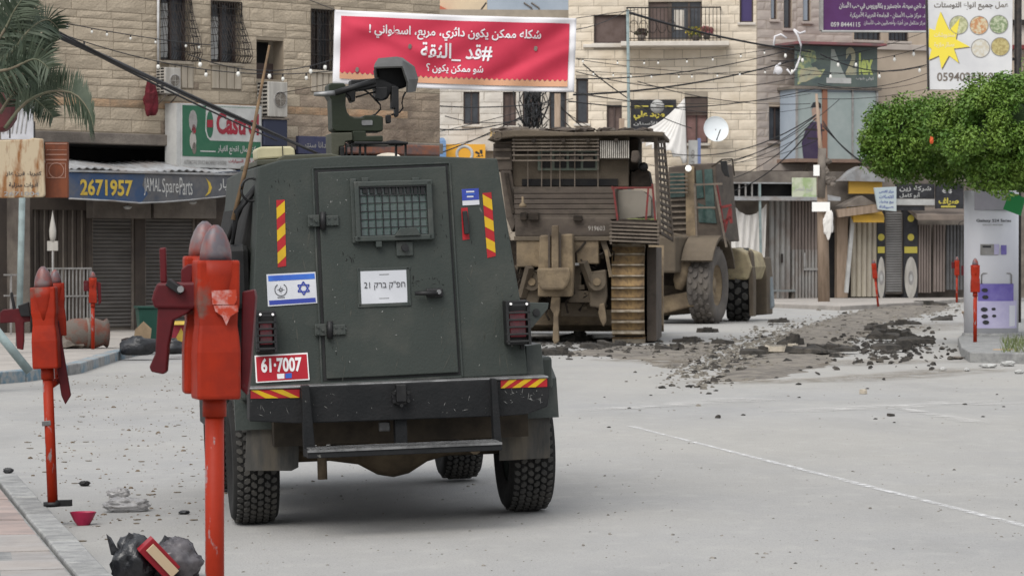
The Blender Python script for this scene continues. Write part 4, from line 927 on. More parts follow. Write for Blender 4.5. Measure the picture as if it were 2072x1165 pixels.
# air conditioners
def ac(F, x0, y0, x1, y1, label, d=0.32, y=-0.02, fan_at=0.62, parent=None, big=False):
    t = thing('air_conditioner', label, 'air conditioner', F, group='air conditioners on the walls')
    yy = y-d; q = F.rect(x0, y0, x1, y1, yy); W = q[1]-q[0]; H = q[3]-q[2]
    MB().box(q[0], q[1], yy, y-0.03, q[2], q[3]).build('casing', m_acw, t, bevel=0.015)
    cx, cz = q[0]+W*fan_at, (q[2]+q[3])/2; r = min(H*0.42, W*0.34)
    MB().lathe([(r,0.0),(r,-0.012),(r-0.015,-0.016),(r-0.02,0.0)], 24, (cx, yy, cz), 'y').build('fan_ring', m_acg, t)
    MB().lathe([(0,-0.003),(r-0.01,-0.003)], 20, (cx, yy, cz), 'y').build('fan_opening', m_conc, t)
    g = MB()
    for i in range(1, 6): g.lathe([(r*i/6-0.003,-0.010),(r*i/6+0.003,-0.010),(r*i/6,-0.014)], 20, (cx, yy, cz), 'y')
    g.bar((cx-r, yy-0.012, cz), (cx+r, yy-0.012, cz), 0.006).bar((cx, yy-0.013, cz-r), (cx, yy-0.013, cz+r), 0.006).build('fan_guard', m_acw, t)
    n = 9
    s = MB()
    for i in range(n):
        z = q[2]+H*(i+0.6)/n
        for (a, b) in ((0.04, d/2-0.02), (d/2+0.01, d-0.06)): s.box(q[0]-0.004, q[0]+0.002, yy+a, yy+b, z-H/n*0.28, z+H/n*0.28)
    s.build('side_vents', m_black, t, kind='stuff')
    for fx in (0.15, 0.85): MB().box(q[0]+W*fx-0.02, q[0]+W*fx+0.02, yy+0.02, 0.0, q[2]-0.03, q[2]).bar((q[0]+W*fx, yy+0.05, q[2]-0.03), (q[0]+W*fx, -0.01, q[2]-0.22), 0.02).build('bracket', m_conc, t)
    return t
ac(LF, 334, 137, 366, 190, 'small off-white air conditioner below the leftmost caged window', 0.34)
ac(LF, 543, 166, 582, 237, 'larger off-white air conditioner above the dark box beside the green sign', 0.42)
q = lr(535, 242, 582, 296, -0.5)
t = thing('storage_box', 'dark navy box on the ledge under the larger air conditioner', 'box', LF); MB().box(q[0], q[1], -0.5, -0.02, q[2], q[3]).build('body', M('navy_box', (0.03,0.035,0.06), None, 0.7), t, bevel=0.02)
MB().box(q[0]-0.03, q[1]+0.03, -0.52, -0.02, q[3], q[3]+0.03).build('lid', m_conc, t)
# red cloth
c = LF.p(308, 200, -0.25); t = tag(MB().lump((c.x, -0.2, c.z), (0.16, 0.08, 0.32), 3, 0.5, 12, 10).build('cloth', m_redc), 'dark red cloth bundle hanging on the wall left of the small air conditioner', 'cloth'); t.location = LF.loc; t.rotation_euler = LF.rot
# wall pipe
a = LF.p(320, -60, -0.06); b = LF.p(320, 136, -0.06)
t = tag(MB().tube([(a.x,-0.06,a.z),(b.x,-0.06,b.z)],0.025,8).build('pipe', m_wpole), 'thin white pipe running down the stone wall beside the leftmost caged window', 'pipe'); t.location = LF.loc; t.rotation_euler = LF.rot
# light box sign, green and white
SB = thing('light_box_sign', 'white light box sign with green oil advertisement and red lettering', 'sign', LF)
ys = -0.45; q = lr(366, 212, 530, 341, ys); 
MB().box(q[0], q[1], ys, ys+0.22, q[2], q[3]).build('box', m_signw, SB, bevel=0.012)
# returns to the wall on the left
MB().box(q[0]-0.10, q[0]-0.005, ys+0.005, -0.05, q[2]-0.05, q[3]).build('side_panel', m_signw, SB)
def SBq(px0, py0, px1, py1, mat, name, dy, par=SB):
    r = lr(px0, py0, px1, py1, ys); MB().box(r[0], r[1], ys-dy, ys-dy+0.004, r[2], r[3]).build(name, mat, par); return r
fp = SBq(369, 216, 527, 318, m_greens, 'green_face', 0.006)
r = lr(415, 218, 527, 286, ys)
k = 0.10; rp = [(r[0]+0.02, r[3]), (r[1], r[3]), (r[1], r[2]), (r[0]+k*1.2, r[2]), (r[0]+0.05, r[2]+0.06), (r[0], r[2]+0.2)]
MB().prism(rp, ys-0.010, ys-0.006).build('white_field', m_signw, SB)
c = LF.p(424, 252, ys); MB().prism([(c.x+0.085*math.sin(R(i*18)), c.z+0.27*math.cos(R(i*18))) for i in range(20)], ys-0.014, ys-0.010).build('green_roundel', m_greens, SB)
MB().box(c.x-0.07, c.x+0.07, ys-0.018, ys-0.014, c.z-0.06, c.z+0.09).build('red_band', m_redp, SB)
c = LF.p(478, 251, ys); e = LF.p(437, 251, ys); f = LF.p(523, 251, ys)
text('Castrol', SB, m_redp, (e.x+f.x)/2, c.z, f.x-e.x, 0.44, y=ys-0.015, bold=0.04)
a = LF.p(440, 303, ys); b = LF.p(525, 303, ys); text('مركز جمال لقطع الغيار', SB, m_signw, (a.x+b.x)/2, a.z, b.x-a.x, 0.18, y=ys-0.012, bold=0.02)
a = LF.p(405, 306, ys); b = LF.p(436, 306, ys); text('0599 671 957', SB, m_signw, (a.x+b.x)/2, a.z, b.x-a.x, 0.05, y=ys-0.012) if False else None
MB().box(a.x, b.x, ys-0.010, ys-0.006, a.z-0.012, a.z+0.012).build('small_print', m_signw, SB)
a = LF.p(372, 328, ys); b = LF.p(458, 328, ys); text('AUTOMOTIVE SERVICE MACHINERY & ENGINE', SB, m_acg, (a.x+b.x)/2, a.z, b.x-a.x, 0.085, y=ys-0.006, bold=0.01)
a = LF.p(462, 327, ys); b = LF.p(524, 327, ys); text('قطع غيار السيارات', SB, m_redp, (a.x+b.x)/2, a.z, b.x-a.x, 0.10, y=ys-0.006)
# little oil can picture
for (dx, py, rw, rh, mm) in ((0, 245, 0.10, 0.22, m_acg), (0.02, 262, 0.05, 0.10, m_redp), (0, 285, 0.08, 0.18, m_acw), (0.03, 300, 0.05, 0.12, m_conc)):
    c = LF.p(390, py, ys); MB().prism([(c.x+dx+rw*math.sin(R(i*30)), c.z+rh*math.cos(R(i*30))) for i in range(12)], ys-0.010-0.002*mm.name.count('_'), ys-0.006).build('picture', mm, SB)
# canopy of corrugated tin with the painted blue sign under it
cv = thing('tin_canopy', 'corrugated grey tin canopy edge above the blue painted sign', 'canopy', LF)
x0 = LF.p(137, 350, -1.0).x; x1 = LF.p(500, 350, -1.0).x; z = LF.p(300, 342, -1.0).z
mb = MB(); n = 110; vs = []; yb = 0.3
for i in range(n+1):
    x = x0+(x1-x0)*i/n; w = 0.018*math.sin(i*1.35) ; sag = 0.03*math.sin(i*0.11)
    vs += [(x, -1.05, z-0.03+w+sag), (x, yb, z+0.18+w+sag)]
mb.add(vs, [(2*i, 2*i+2, 2*i+3, 2*i+1) for i in range(n)], True)
o = mb.build('tin_sheet', m_tin, cv); o.modifiers.new('thick', 'SOLIDIFY').thickness = 0.02
MB().box(x0, x1, -1.06, -1.0, z-0.09, z-0.05).build('edge_beam', m_tin, cv)
for i in range(9): x = x0+(x1-x0)*(i+0.5)/9; MB().bar((x,-1.0,z-0.08),(x,0.35,z+0.1),0.04).build('rafter', m_conc, cv)
ps = thing('painted_sign', 'long dark blue painted shop sign with yellow phone number and white lettering', 'sign', LF)
yv = -1.0
top = [(138,349),(220,352),(320,353),(420,350),(500,344)]; bot = [(500,392),(430,400),(380,405),(330,409),(280,411),(220,406),(138,402)]
MB().prism([(lambda q: (q.x, q.z))(LF.p(a, b, yv)) for a, b in top+bot], yv-0.03, yv+0.0).build('board', m_bluesign, ps)
pts = [LF.p(a, b, yv) for a, b in bot]; MB().tube([(p.x, yv-0.03, p.z) for p in pts], 0.018, 6).build('trim', m_tin, ps)
MB().prism([(lambda q: (q.x, q.z))(LF.p(a, b, yv)) for a, b in [(292,353),(330,353),(420,350.5),(499,345),(499,391),(430,399),(380,404),(330,408),(284,410),(298,392),(286,375)]], yv-0.0345, yv-0.031).build('faded_board', M('faded_blue_grey', (0.060,0.068,0.085), (0.115,0.115,0.12), 0.65, scale=2.0, lo=0.4, hi=0.6, dirt=(0.16,0.14,0.12), damt=0.5, dscale=3), ps)
def pst(s, px0, px1, py, h, m, bold=0.02, name='lettering', dy=0.040, rot=0):
    a = LF.p(px0, py, yv); b = LF.p(px1, py, yv); return text(s, ps, m, (a.x+b.x)/2, a.z, b.x-a.x, h, y=yv-dy, bold=bold, name=name, rot=rot)
pst('2671957', 160, 266, 379, 0.32, m_yel, 0.03)
pst('JAMAL', 289, 323, 378, 0.34, m_signw, 0.0); pst('Spare', 326, 359, 380, 0.36, m_signw, 0.0); pst('Parts', 361, 387, 377, 0.34, m_signw, 0.0)
pst('غيار', 440, 468, 374, 0.24, m_signw, 0.01)
c = LF.p(418, 378, yv)
MB().prism([(c.x-0.05, c.z+0.17), (c.x+0.06, c.z+0.08), (c.x+0.10, c.z-0.02), (c.x+0.06, c.z-0.12), (c.x-0.06, c.z-0.19), (c.x+0.01, c.z-0.1), (c.x+0.03, c.z), (c.x+0.0, c.z+0.1)], yv-0.041, yv-0.036).build('crescent', m_yel, ps)
# things right of the light box, over the jeep roof
def boxthing(F, r, y0, y1, name, label, cat, mat, bevel=0.02):
    q = F.rect(*r, y0); t = tag(MB().box(q[0], q[1], y0, y1, q[2], q[3]).build(name, mat, None, bevel=bevel), label, cat); t.location = F.loc; t.rotation_euler = F.rot; return t
sg = thing('shop_sign', 'dark navy shop sign with faded pale lettering above the jeep roof', 'sign', LF)
q = lr(604, 276, 668, 312, -0.2); MB().box(q[0], q[1], -0.2, -0.1, q[2], q[3]).build('board', M('faded_navy', (0.035,0.04,0.09), (0.06,0.06,0.10), 0.6, scale=3), sg, bevel=0.01)
a = lr(612, 284, 662, 290, -0.2); text('دانا سنتر', sg, m_acg, (a[0]+a[1])/2, a[2]-0.05, (a[1]-a[0])*0.9, 0.16, y=-0.206)
boxthing(LF, (700, 292, 890, 312), -0.6, 0, 'awning', 'reddish patterned awning low on the stained stone wall', 'awning', M('awning_red', (0.25,0.10,0.06), (0.12,0.09,0.09), 0.8, scale=6))
# railing, white, in front of the gate
rl = thing('railing', 'low white metal railing before the brown gate at far left', 'railing', LF)
a = LF.p(95, 560, -0.6); b = LF.p(184, 540, -0.6); zb, zt_ = LF.p(140, 655, -0.6).z, LF.p(140, 543, -0.6).z
for i in range(13):
    x = a.x+(b.x-a.x)*i/12; MB().bar((x,-0.6,zb),(x,-0.6,zt_),0.022).build('bar', m_acg, rl)
for z_ in (zb, zt_, (zb+zt_)/2): MB().bar((a.x,-0.61,z_),(b.x,-0.61,z_),0.03).build('rail', m_acg, rl)
for x in (a.x, b.x): MB().bar((x,-0.58,0.1),(x,-0.58,zt_),0.045).build('post', m_acg, rl)
rl2 = thing('railing', 'single white rail post with crossbars at the far left edge', 'railing', LF)
for (p0, p1) in (((22, 556), (22, 700)), ((8, 556), (36, 556)), ((8, 598), (36, 598))):
    a = LF.p(*p0, -0.9); b = LF.p(*p1, -0.9); MB().bar((a.x,-0.9,a.z),(b.x,-0.9,b.z),0.03).build('bar', m_acg, rl2)
# dark side wall at far left and grey column
boxthing(LF, (40, 398, 62, 700), -0.1, 0.4, 'column', 'grey concrete column at the left end of the shop front', 'column', m_conc)
# street clutter along the shutters
def at(px, py, lift=0.0): return G(px, py, lift)
def place(o, p, rz=0): o.location = p; o.rotation_euler = (0, 0, rz); return o
p = at(172, 704, 0.13); pot = thing('overturned_barrel', 'dusty reddish barrel lying on its side before the roller shutter', 'barrel', None, p, R(20))
MB().lathe([(0,-0.35),(0.18,-0.33),(0.24,-0.2),(0.25,0.15),(0.20,0.3),(0.24,0.36),(0.20,0.34),(0,0.2)], 18, (0,0,0.24), 'x').build('body', M('dusty_terracotta', (0.17,0.065,0.045), (0.13,0.11,0.095), 0.9, scale=4, lo=0.42, hi=0.55, bump=0.4), pot)
MB().lathe([(0.252,0.0),(0.257,0.02),(0.252,0.04)], 18, (0,0,0.24), 'x').build('hoop', m_conc, pot)
tag(place(MB().lump((0,0,0.16),(0.30,0.25,0.2),5,0.7,14,9,2.2,0.16).build('rubbish_bag', m_conc), at(150,704,0.13)), 'dusty grey torn rubbish sack leaning on the reddish barrel', 'bag')
tag(place(MB().lump((0,0,0.12),(0.28,0.22,0.17),8,0.5,16,10,2.0,0.12,True).build('rubbish_bag', m_bag), at(278,718,0.08)), 'black rubbish bag at the kerb in front of the shutters, left of the near meter', 'bag')
tag(place(MB().lump((0,0,0.11),(0.22,0.2,0.14),9,0.5,16,10,2.0,0.11,True).build('rubbish_bag', m_bag), at(348,716,0.08)), 'black rubbish bag half hidden behind the nearest parking meter', 'bag')
p = at(305, 700, 0.13); bn = thing('wheelie_bin', 'dark green plastic bin beside the roller shutters', 'bin', None, p, R(15))
MB().loft([rrect(0.36,0.36,0.05),rrect(0.46,0.44,0.62)],True).build('body', M('bin_green', (0.012,0.055,0.04), None, 0.5), bn, bevel=0.015)
MB().box(-0.25,0.25,-0.24,0.24,0.62,0.66).build('lid', M('bin_lid', (0.01,0.045,0.033), None, 0.5), bn, bevel=0.01)
p = at(360, 706, 0.13); cb = thing('carton', 'open crisp carton with yellow and red print behind the near meter', 'carton', None, p, R(30))
MB().box(-0.16,0.16,-0.12,0.12,0.06,0.40).build('box', m_redp, cb); MB().prism([(-0.12,0.12),(0.12,0.12),(0.0,0.34)], -0.125,-0.12).build('print', m_yel, cb); MB().obox((0.0,-0.16,0.42),(0.3,0.1,0.01),(0.6,0,0)).build('flap', m_yel, cb)
tag(place(MB().prism([(-0.15,0),(0.12,0),(0.15,0.3),(0.02,0.42),(-0.12,0.28)],-0.02,0.02).build('cardboard', M('cardboard', (0.30,0.22,0.14), (0.22,0.16,0.10), 0.9, scale=5), None), at(288,702,0.13), R(10)), 'torn brown cardboard piece standing against the shutter column', 'cardboard')
# near left street things
def polything(pts, d, th, name, mat, label, cat, bevel=0.01):
    F = Frame((P(pts[0][0], 511, d).x, d, 0)); t = MB().prism([(lambda q: (q.x, q.z))(F.p(a, b, 0)) for a, b in pts], 0, th).build(name, mat, None, bevel=bevel)
    t.location = F.loc; return tag(t, label, cat)
RP = Frame((P(45,511,44).x, 44, 0)); rp_ = thing('panel_sign', 'rusty cream metal panel sign with worn black writing at far left', 'sign', RP)
MB().prism([(lambda q: (q.x, q.z))(RP.p(a, b, 0)) for a, b in [(-20,284),(60,282),(64,279),(87,281),(89,330),(91,395),(86,399),(3,401),(-20,398)]], 0, 0.10).build('panel', m_rust1, rp_, bevel=0.02)
for s_, py, w0, w1, h in (('كهرباء فرن غاز', 352, 12, 84, 0.075), ('ادوات منزلية', 375, 18, 76, 0.085), ('2671004', 392, 8, 80, 0.06)):
    a = RP.p(w0, py, 0); b = RP.p(w1, py, 0); text(s_, rp_, m_ink if py < 390 else m_acg, (a.x+b.x)/2, a.z, b.x-a.x, h, y=-0.005, bold=0.015)
for x in (20, 70): a = RP.p(x, 280, 0.05); MB().bar((a.x,0.05,a.z),(a.x,0.05,a.z+0.25),0.02).build('strut', m_iron, rp_)
RB = Frame((P(113,511,44.2).x, 44.2, 0)); rb = thing('box_sign', 'rust brown box sign with raised circle in a square beside the cream panel', 'sign', RB)
q = RB.rect(91, 288, 137, 400, 0); MB().box(q[0], q[1], 0, 0.14, q[2], q[3]).build('box', m_rust2, rb, bevel=0.01)
c = RB.p(114, 345, 0); rr_ = 0.105
MB().lathe([(rr_,-0.006),(rr_+0.006,-0.010),(rr_+0.012,-0.006)], 28, (c.x,0,c.z), 'y').build('ring', M('pinkish_line', (0.30,0.17,0.13), None, 0.8), rb)
ml = bpy.data.materials['pinkish_line']
for (a, b, e, f) in ((95,330,133,331.5),(95,359,133,360.5),(94,330,95.5,360),(132,330,133.5,360),(93,322,135,325),(93,312,135,314),(92,290,136,292),(93,303,135,304)):
    q = RB.rect(a, b, e, f, 0); MB().box(q[0], q[1], -0.006, 0, q[2], q[3]).build('rib', ml, rb)
# striped white wall piece behind palm
st_ = thing('striped_panel', 'white panel with dark diagonal scratches below the palm fronds', 'panel', Frame((P(50,511,46).x,46,0)))
SF = Frame((P(50,511,46).x,46,0)); q = SF.rect(2, 172, 67, 282, 0); MB().box(q[0], q[1], 0, 0.05, q[2], q[3]).build('board', M('panel_white', (0.50,0.50,0.53), (0.4,0.4,0.42), 0.7, scale=3), st_)
for i in range(6):
    a = SF.p(6+i*9, 270, 0); b = SF.p(20+i*8, 200, 0); MB().bar((a.x,-0.006,a.z),(b.x,-0.006,b.z),0.008,0.015).build('stripe', m_acg, st_)
# poles
def pole(p0, p1, d, r, mat, label, name='pole', cat='pole', d1=None):
    a = P(*p0, d); b = P(*p1, d1 or d); o = MB().tube([(0,0,0), tuple(b-a)], r, 10).build(name, mat); o.location = a; return tag(o, label, cat)
pole((22,-30), (22,140), 40, 0.018, m_wpole, 'thin white pole rising above the palm at top left')
pole((45,395), (38,700), 46, 0.05, m_teal, 'pale grey-green pole standing below the rusty signs')
pole((-30,640), (60,752), 30, 0.045, m_teal, 'slanting pale green pole leaning in at the left edge')
t = polything([(-20,-5),(30,-2),(30,22),(-20,24)], 40, 0.15, 'sign', m_acw, 'pale grey sign back at the top left corner', 'sign')
t = polything([(-20,140),(18,145),(30,165),(33,200),(28,240),(14,262),(-5,268),(-20,262)], 38, 0.3, 'hood', m_maroon, 'dark maroon curved metal hood at the left edge', 'hood', 0.05)
# small hanging signs and spear shaped lamp post on the left
lp = thing('street_lamp', 'small white pointed lantern on a thin pole before the brown gate', 'street lamp', None, (0,0,0))
a = P(107, 720, 50); top_ = P(107, 440, 50); lp.location = a; H = top_.z-a.z
MB().cyl((0,0,0),(0,0,H*0.8),0.016,n=8).build('pole', m_acg, lp)
MB().lathe([(0,0),(0.035,0.02),(0.055,0.10),(0.06,0.2),(0.04,0.32),(0.015,0.45),(0,0.55)], 8, (0,0,H*0.82)).build('lantern', m_acw, lp)
MB().box(-0.09,0.09,-0.02,0.02,H*0.76,H*0.83).build('collar', m_acw, lp)
# palm
PF = thing('palm_tree', 'dusty palm with drooping fronds reaching in from the top left corner', 'tree', None, (0,0,0))
pb = P(-60, 900, 36); PF.location = (pb.x, 36, 0)
MB().tube([(0,0,0),(0.05,0,1.5),(0.02,0,3.2),(0.1,0,P(-40,160,36).z)], [0.2,0.17,0.15,0.14], 12).build('trunk', m_palmb, PF)
def frond(pts, L, d, seed, dens=60, comb=False):
    rnd = random.Random(seed); W = [Vector(P(a, b, d+dd))-Vector((pb.x,36,0)) for a, b, dd in pts]
    def cr(t):
        n = len(W)-1; f = t*n; i = min(int(f), n-1); u = f-i
        p0, p1, p2, p3 = W[max(i-1,0)], W[i], W[i+1], W[min(i+2,n)]
        return 0.5*((2*p1)+(p2-p0)*u+(2*p0-5*p1+4*p2-p3)*u*u+(3*p1-p0-3*p2+p3)*u**3)
    fr_ = MB().tube([cr(i/14) for i in range(15)], [0.025*(1-i/16) for i in range(15)], 5).build('frond', m_palmb, PF)
    lf = MB()
    for i in range(dens):
        t = 0.12+0.86*i/dens; c = cr(t); tan = (cr(min(1,t+0.02))-cr(t-0.02)).normalized()
        side = tan.cross(Vector((0,1,0))).normalized(); ll = L*(0.45+0.75*math.sin(math.pi*min(1,t*0.9+0.1)))*rnd.uniform(0.8,1.1)
        for s in (-1, 1):
            dr = (side*s*0.85+tan*0.55+Vector((rnd.uniform(-.15,.15), rnd.uniform(-.5,.5), rnd.uniform(-.1,.1)))).normalized()
            if comb: dr = (Vector((rnd.uniform(-.08,.08)+0.12*tan.x, 0.0 if s < 0 else 0.3, 1.0 if s > 0 or t < 0.5 else -0.6))).normalized()
            w = tan.cross(dr).cross(dr).normalized()*0.011 if True else 0
            e1 = c+dr*ll*0.5; e2 = c+dr*ll+Vector((0,0,-0.12*ll))
            lf.add([c-w*0.6, c+w*0.6, e1+w, e1-w, e2], [(0,1,2,3),(3,2,4)])
    lf.build('leaflets', m_palm, fr_, kind='stuff')
frond([(10,260,0),(50,210,0),(100,186,-.3),(150,190,-.5),(180,225,-.6),(190,262,-.7)], 0.34, 36, 1, 90, True)
frond([(-20,140,1),(30,100,1),(70,80,1),(105,90,1)], 0.3, 36, 11, 60)
frond([(-20,60,1),(20,30,1),(50,30,1),(80,60,1)], 0.3, 36, 12, 60)
frond([(-20,200,1),(30,150,1),(60,120,1),(90,110,1)], 0.3, 36, 13, 60)
frond([(0,230,.5),(30,190,.5),(70,200,.3),(110,240,.2)], 0.26, 36, 14, 50)
frond([(-30,150,0),(20,110,0),(60,60,0),(95,40,.3),(120,60,.4)], 0.32, 36, 2, 60)
frond([(-30,120,0),(10,60,0),(30,20,0),(60,-20,0)], 0.35, 36, 3, 60)
frond([(-40,150,0),(20,140,-.3),(70,120,-.5),(100,140,-.6)], 0.35, 36, 4, 60)
frond([(-40,180,0),(10,160,.3),(60,150,.3),(85,180,.4),(90,220,.4)], 0.35, 36, 5, 60)
frond([(-30,100,.5),(20,60,.6),(70,90,.7),(100,110,.8)], 0.3, 36, 6, 50)
# dark bits along the left edge
t = polything([(84,95),(100,92),(105,100),(100,108),(86,108)], 50, 0.12, 'floodlight', m_black, 'small black floodlight on the wall behind the palm', 'lamp')
# ------------------------------------------------------------------ armoured bulldozer seen from behind, wheel loader beyond it
m_dz = M('dozer_dusty_tan', (0.090,0.072,0.053), (0.135,0.108,0.078), 0.85, scale=1.6, lo=0.35, hi=0.65, dirt=(0.07,0.055,0.042), damt=0.75, dscale=2.6, dlo=0.5, dhi=0.68, bump=0.35, bscale=35)
m_dz2 = M('dozer_dark_plate', (0.075,0.060,0.050), (0.105,0.085,0.068), 0.8, scale=1.8, stretch=(1,1,1.6), dirt=(0.045,0.037,0.03), damt=0.7, dscale=3, dlo=0.5, dhi=0.66, bump=0.2)
m_dz3 = M('dozer_bars', (0.17,0.14,0.11), (0.10,0.08,0.065), 0.75, scale=5)
m_tan2 = M('muddy_yellow_tan', (0.25,0.19,0.12), (0.15,0.115,0.078), 0.85, scale=2.2, dirt=(0.10,0.075,0.05), damt=0.8, dscale=3.2, dlo=0.5, dhi=0.66, bump=0.35)
m_shoe = M('track_shoe_mud', (0.30,0.20,0.095), (0.17,0.115,0.065), 0.9, scale=5, lo=0.42, hi=0.58, dirt=(0.07,0.05,0.035), damt=0.8, dscale=6, dlo=0.52, dhi=0.62, bump=0.6, var=0.12)
m_grous = M('grouser_steel', (0.42,0.37,0.30), (0.22,0.18,0.13), 0.6, 0.2, scale=6)
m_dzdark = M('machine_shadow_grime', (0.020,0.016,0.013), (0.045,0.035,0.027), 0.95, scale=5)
m_dgreen = M('tinted_green_glass', (0.018,0.045,0.040), (0.05,0.09,0.08), 0.2, scale=6, spec=0.6)
m_lou = M('pale_louvre', (0.50,0.47,0.42), (0.33,0.3,0.27), 0.7, scale=8)
m_rail = M('red_rail', (0.20,0.028,0.028), (0.12,0.035,0.03), 0.6, scale=8)
m_moss = M('moss', (0.12,0.15,0.045), (0.2,0.2,0.09), 0.95, scale=20, bump=0.5)
dg = P(1125, 511, 54.5)
DF = Frame((dg.x, 54.5, 0), R(-5))
dz = thing('bulldozer', 'huge dusty tan armoured bulldozer seen from behind with a ripper and steel track', 'bulldozer', DF)
def dbox(F, par, x0, y0, x1, y1, ya, yb, name, mat, bevel=0.01, kind=None):
    r = F.rect(x0, y0, x1, y1, ya); return MB().box(r[0], r[1], ya, yb, r[2], r[3]).build(name, mat, par, bevel=bevel, kind=kind)
def dpoly(F, par, pts, ya, yb, name, mat, bevel=0.01):
    return MB().prism([(lambda q: (q.x, q.z))(F.p(a, b, ya)) for a, b in pts], ya, yb).build(name, mat, par, bevel=bevel)
def dbar(F, par, p0, p1, y, w, name, mat, h=None, y2=None):
    a = F.p(*p0, y); b = F.p(*p1, y2 if y2 is not None else y); return MB().bar(a, b, w, h).build(name, mat, par)
# tracks: high drive sprocket, shoes one by one
def track(cx, w):
    tr_ = bpy.data.objects.new('track', None); COL.objects.link(tr_); tr_.parent = dz
    path = [(0.30,0.0),(3.3,0.0),(3.95,0.25),(4.15,0.62),(3.95,1.0),(3.4,1.25),(1.2,1.95),(0.75,2.05),(0.25,1.92),(0.0,1.55),(-0.12,1.1),(-0.08,0.5),(0.02,0.2)]
    path = [(a, b*0.97) for a, b in path]; n = len(path); L = [math.dist(path[i], path[(i+1) % n]) for i in range(n)]; T = sum(L); N = int(T/0.205); mesh = None; gm_ = None
    ctr = (2.0, 0.95)
    for k in range(N):
        s = T*k/N; i = 0
        while s > L[i]: s -= L[i]; i += 1
        a, b = path[i], path[(i+1) % n]; t = s/L[i]; y = a[0]+(b[0]-a[0])*t; z = a[1]+(b[1]-a[1])*t
        ang = math.atan2(b[1]-a[1], b[0]-a[0])
        if mesh is None:
            o = MB().box(-w/2, w/2, -0.098, 0.098, -0.0, 0.035).build('track_shoe', m_shoe, tr_)
            mesh = o.data
            g_ = MB().prism([(-0.095,0.0),(-0.06,0.0),(-0.07,-0.075),(-0.088,-0.075)], -w/2, w/2, 'x').build('grouser', m_grous, o); gm_ = g_.data
        else:
            o = bpy.data.objects.new('track_shoe', mesh); COL.objects.link(o); o.parent = tr_
            g_ = bpy.data.objects.new('grouser', gm_); COL.objects.link(g_); g_.parent = o
        # thing > part > sub-part: keep shoe and grouser on one level each under the dozer
        o.parent = dz; g_.parent = o
        o.location = (cx, y, z+0.08); o.rotation_euler = (ang, 0, 0)
    bpy.data.objects.remove(tr_)
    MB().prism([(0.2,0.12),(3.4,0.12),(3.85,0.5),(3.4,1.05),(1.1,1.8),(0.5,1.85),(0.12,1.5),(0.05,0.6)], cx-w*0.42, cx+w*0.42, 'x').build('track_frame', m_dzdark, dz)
    for yy, zz, r in ((0.75,1.5,0.42),(3.6,0.62,0.42),(0.55,0.5,0.36)):
        MB().cyl((cx-w*0.45,yy,zz),(cx+w*0.45,yy,zz),r,n=20).build('track_wheel', m_dz, dz)
tcx = DF.p(1271, 600, 0.0).x
track(tcx, 0.60); track(-tcx+0.06, 0.60)
dbox(DF, dz, 1309, 500, 1328, 690, 0.5, 3.2, 'track_guard', m_dz2)
# hull between tracks
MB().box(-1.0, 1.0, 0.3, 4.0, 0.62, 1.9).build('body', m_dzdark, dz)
MB().box(-1.05, 1.05, 4.0, 5.9, 1.0, 2.75).build('engine_hood', m_dz, dz, bevel=0.03)
MB().prism([(5.9,0.2),(6.5,0.05),(6.3,0.6),(6.35,1.2),(6.7,1.8),(6.5,1.82),(6.1,1.2),(6.05,0.6)], -2.0, 1.75, 'x').build('blade', m_tan2, dz)
for s in (-1, 1): MB().bar((s*1.68, 1.8, 0.75), (s*1.6, 6.0, 0.6), 0.18, 0.35).build('push_arm', m_tan2, dz)
# lower rear: box plates and ripper
dbox(DF, dz, 1045, 486, 1094, 540, -0.35, 0.3, 'rear_box', m_tan2, 0.02)
dbox(DF, dz, 1158, 484, 1211, 534, -0.35, 0.3, 'rear_box', m_tan2, 0.02)
dbox(DF, dz, 1040, 478, 1245, 487, -0.38, 0.4, 'rear_beam', m_dz, 0.01)
rp = dpoly(DF, dz, [(1092,476),(1158,473),(1160,540),(1157,600),(1088,600),(1089,540)], -0.85, -0.35, 'ripper_beam', m_tan2, 0.03)
dpoly(DF, rp, [(1086,543),(1152,541),(1154,560),(1149,576),(1140,586),(1096,587),(1088,572)], -1.05, -0.85, 'ripper_pin_housing', m_tan2, 0.04)
dbox(DF, rp, 1116, 456, 1130, 545, -1.0, -0.86, 'cylinder', m_tan2, 0.02)
for x in (1111, 1133): dbox(DF, rp, x-2, 470, x+2, 545, -0.93, -0.85, 'cylinder_rib', m_dz2, 0)
dpoly(DF, dz, [(1116,600),(1133,600),(1132,628),(1129,640),(1131,690),(1122,697),(1118,688),(1120,635),(1113,624)], -0.8, -0.65, 'ripper_shank', m_tan2, 0.015)
for x0, x1 in ((1062, 1090), (1190, 1226)):
    cxp = (x0+x1)/2; c = DF.p(cxp, 570, -0.4)
    MB().cyl((c.x,-0.42,c.z),(c.x,0.2,c.z),0.16,n=16).build('pivot', m_dz, dz)
    MB().cyl((c.x,-0.45,c.z),(c.x,-0.42,c.z),0.07,n=12).build('pivot_pin', m_tan2, dz)
    dpoly(DF, dz, [(x0,550),(x1,545),(x1+2,600),(x1-4,625),(x0+3,620)], -0.3, 0.2, 'link_arm', m_dz, 0.03)
dbar(DF, dz, (1180, 530), (1200, 585), -0.5, 0.12, 'lift_cylinder', m_dz, y2=-0.3); dbar(DF, dz, (1072, 540), (1056, 600), -0.5, 0.12, 'lift_cylinder', m_dz, y2=-0.3)
dbox(DF, dz, 1160, 534, 1176, 600, -0.2, 0.1, 'rear_strut', m_dz, 0.02)
dbox(DF, dz, 1150, 588, 1196, 612, -0.25, 0.1, 'bracket', m_dz, 0.02)
dbox(DF, dz, 1135, 612, 1225, 640, 0.1, 0.4, 'belly_beam', m_dz, 0.02)
dpoly(DF, dz, [(1213,615),(1222,613),(1226,635),(1227,650),(1221,661),(1215,650),(1210,634)], -0.5, -0.4, 'hook', m_tan2, 0.02)
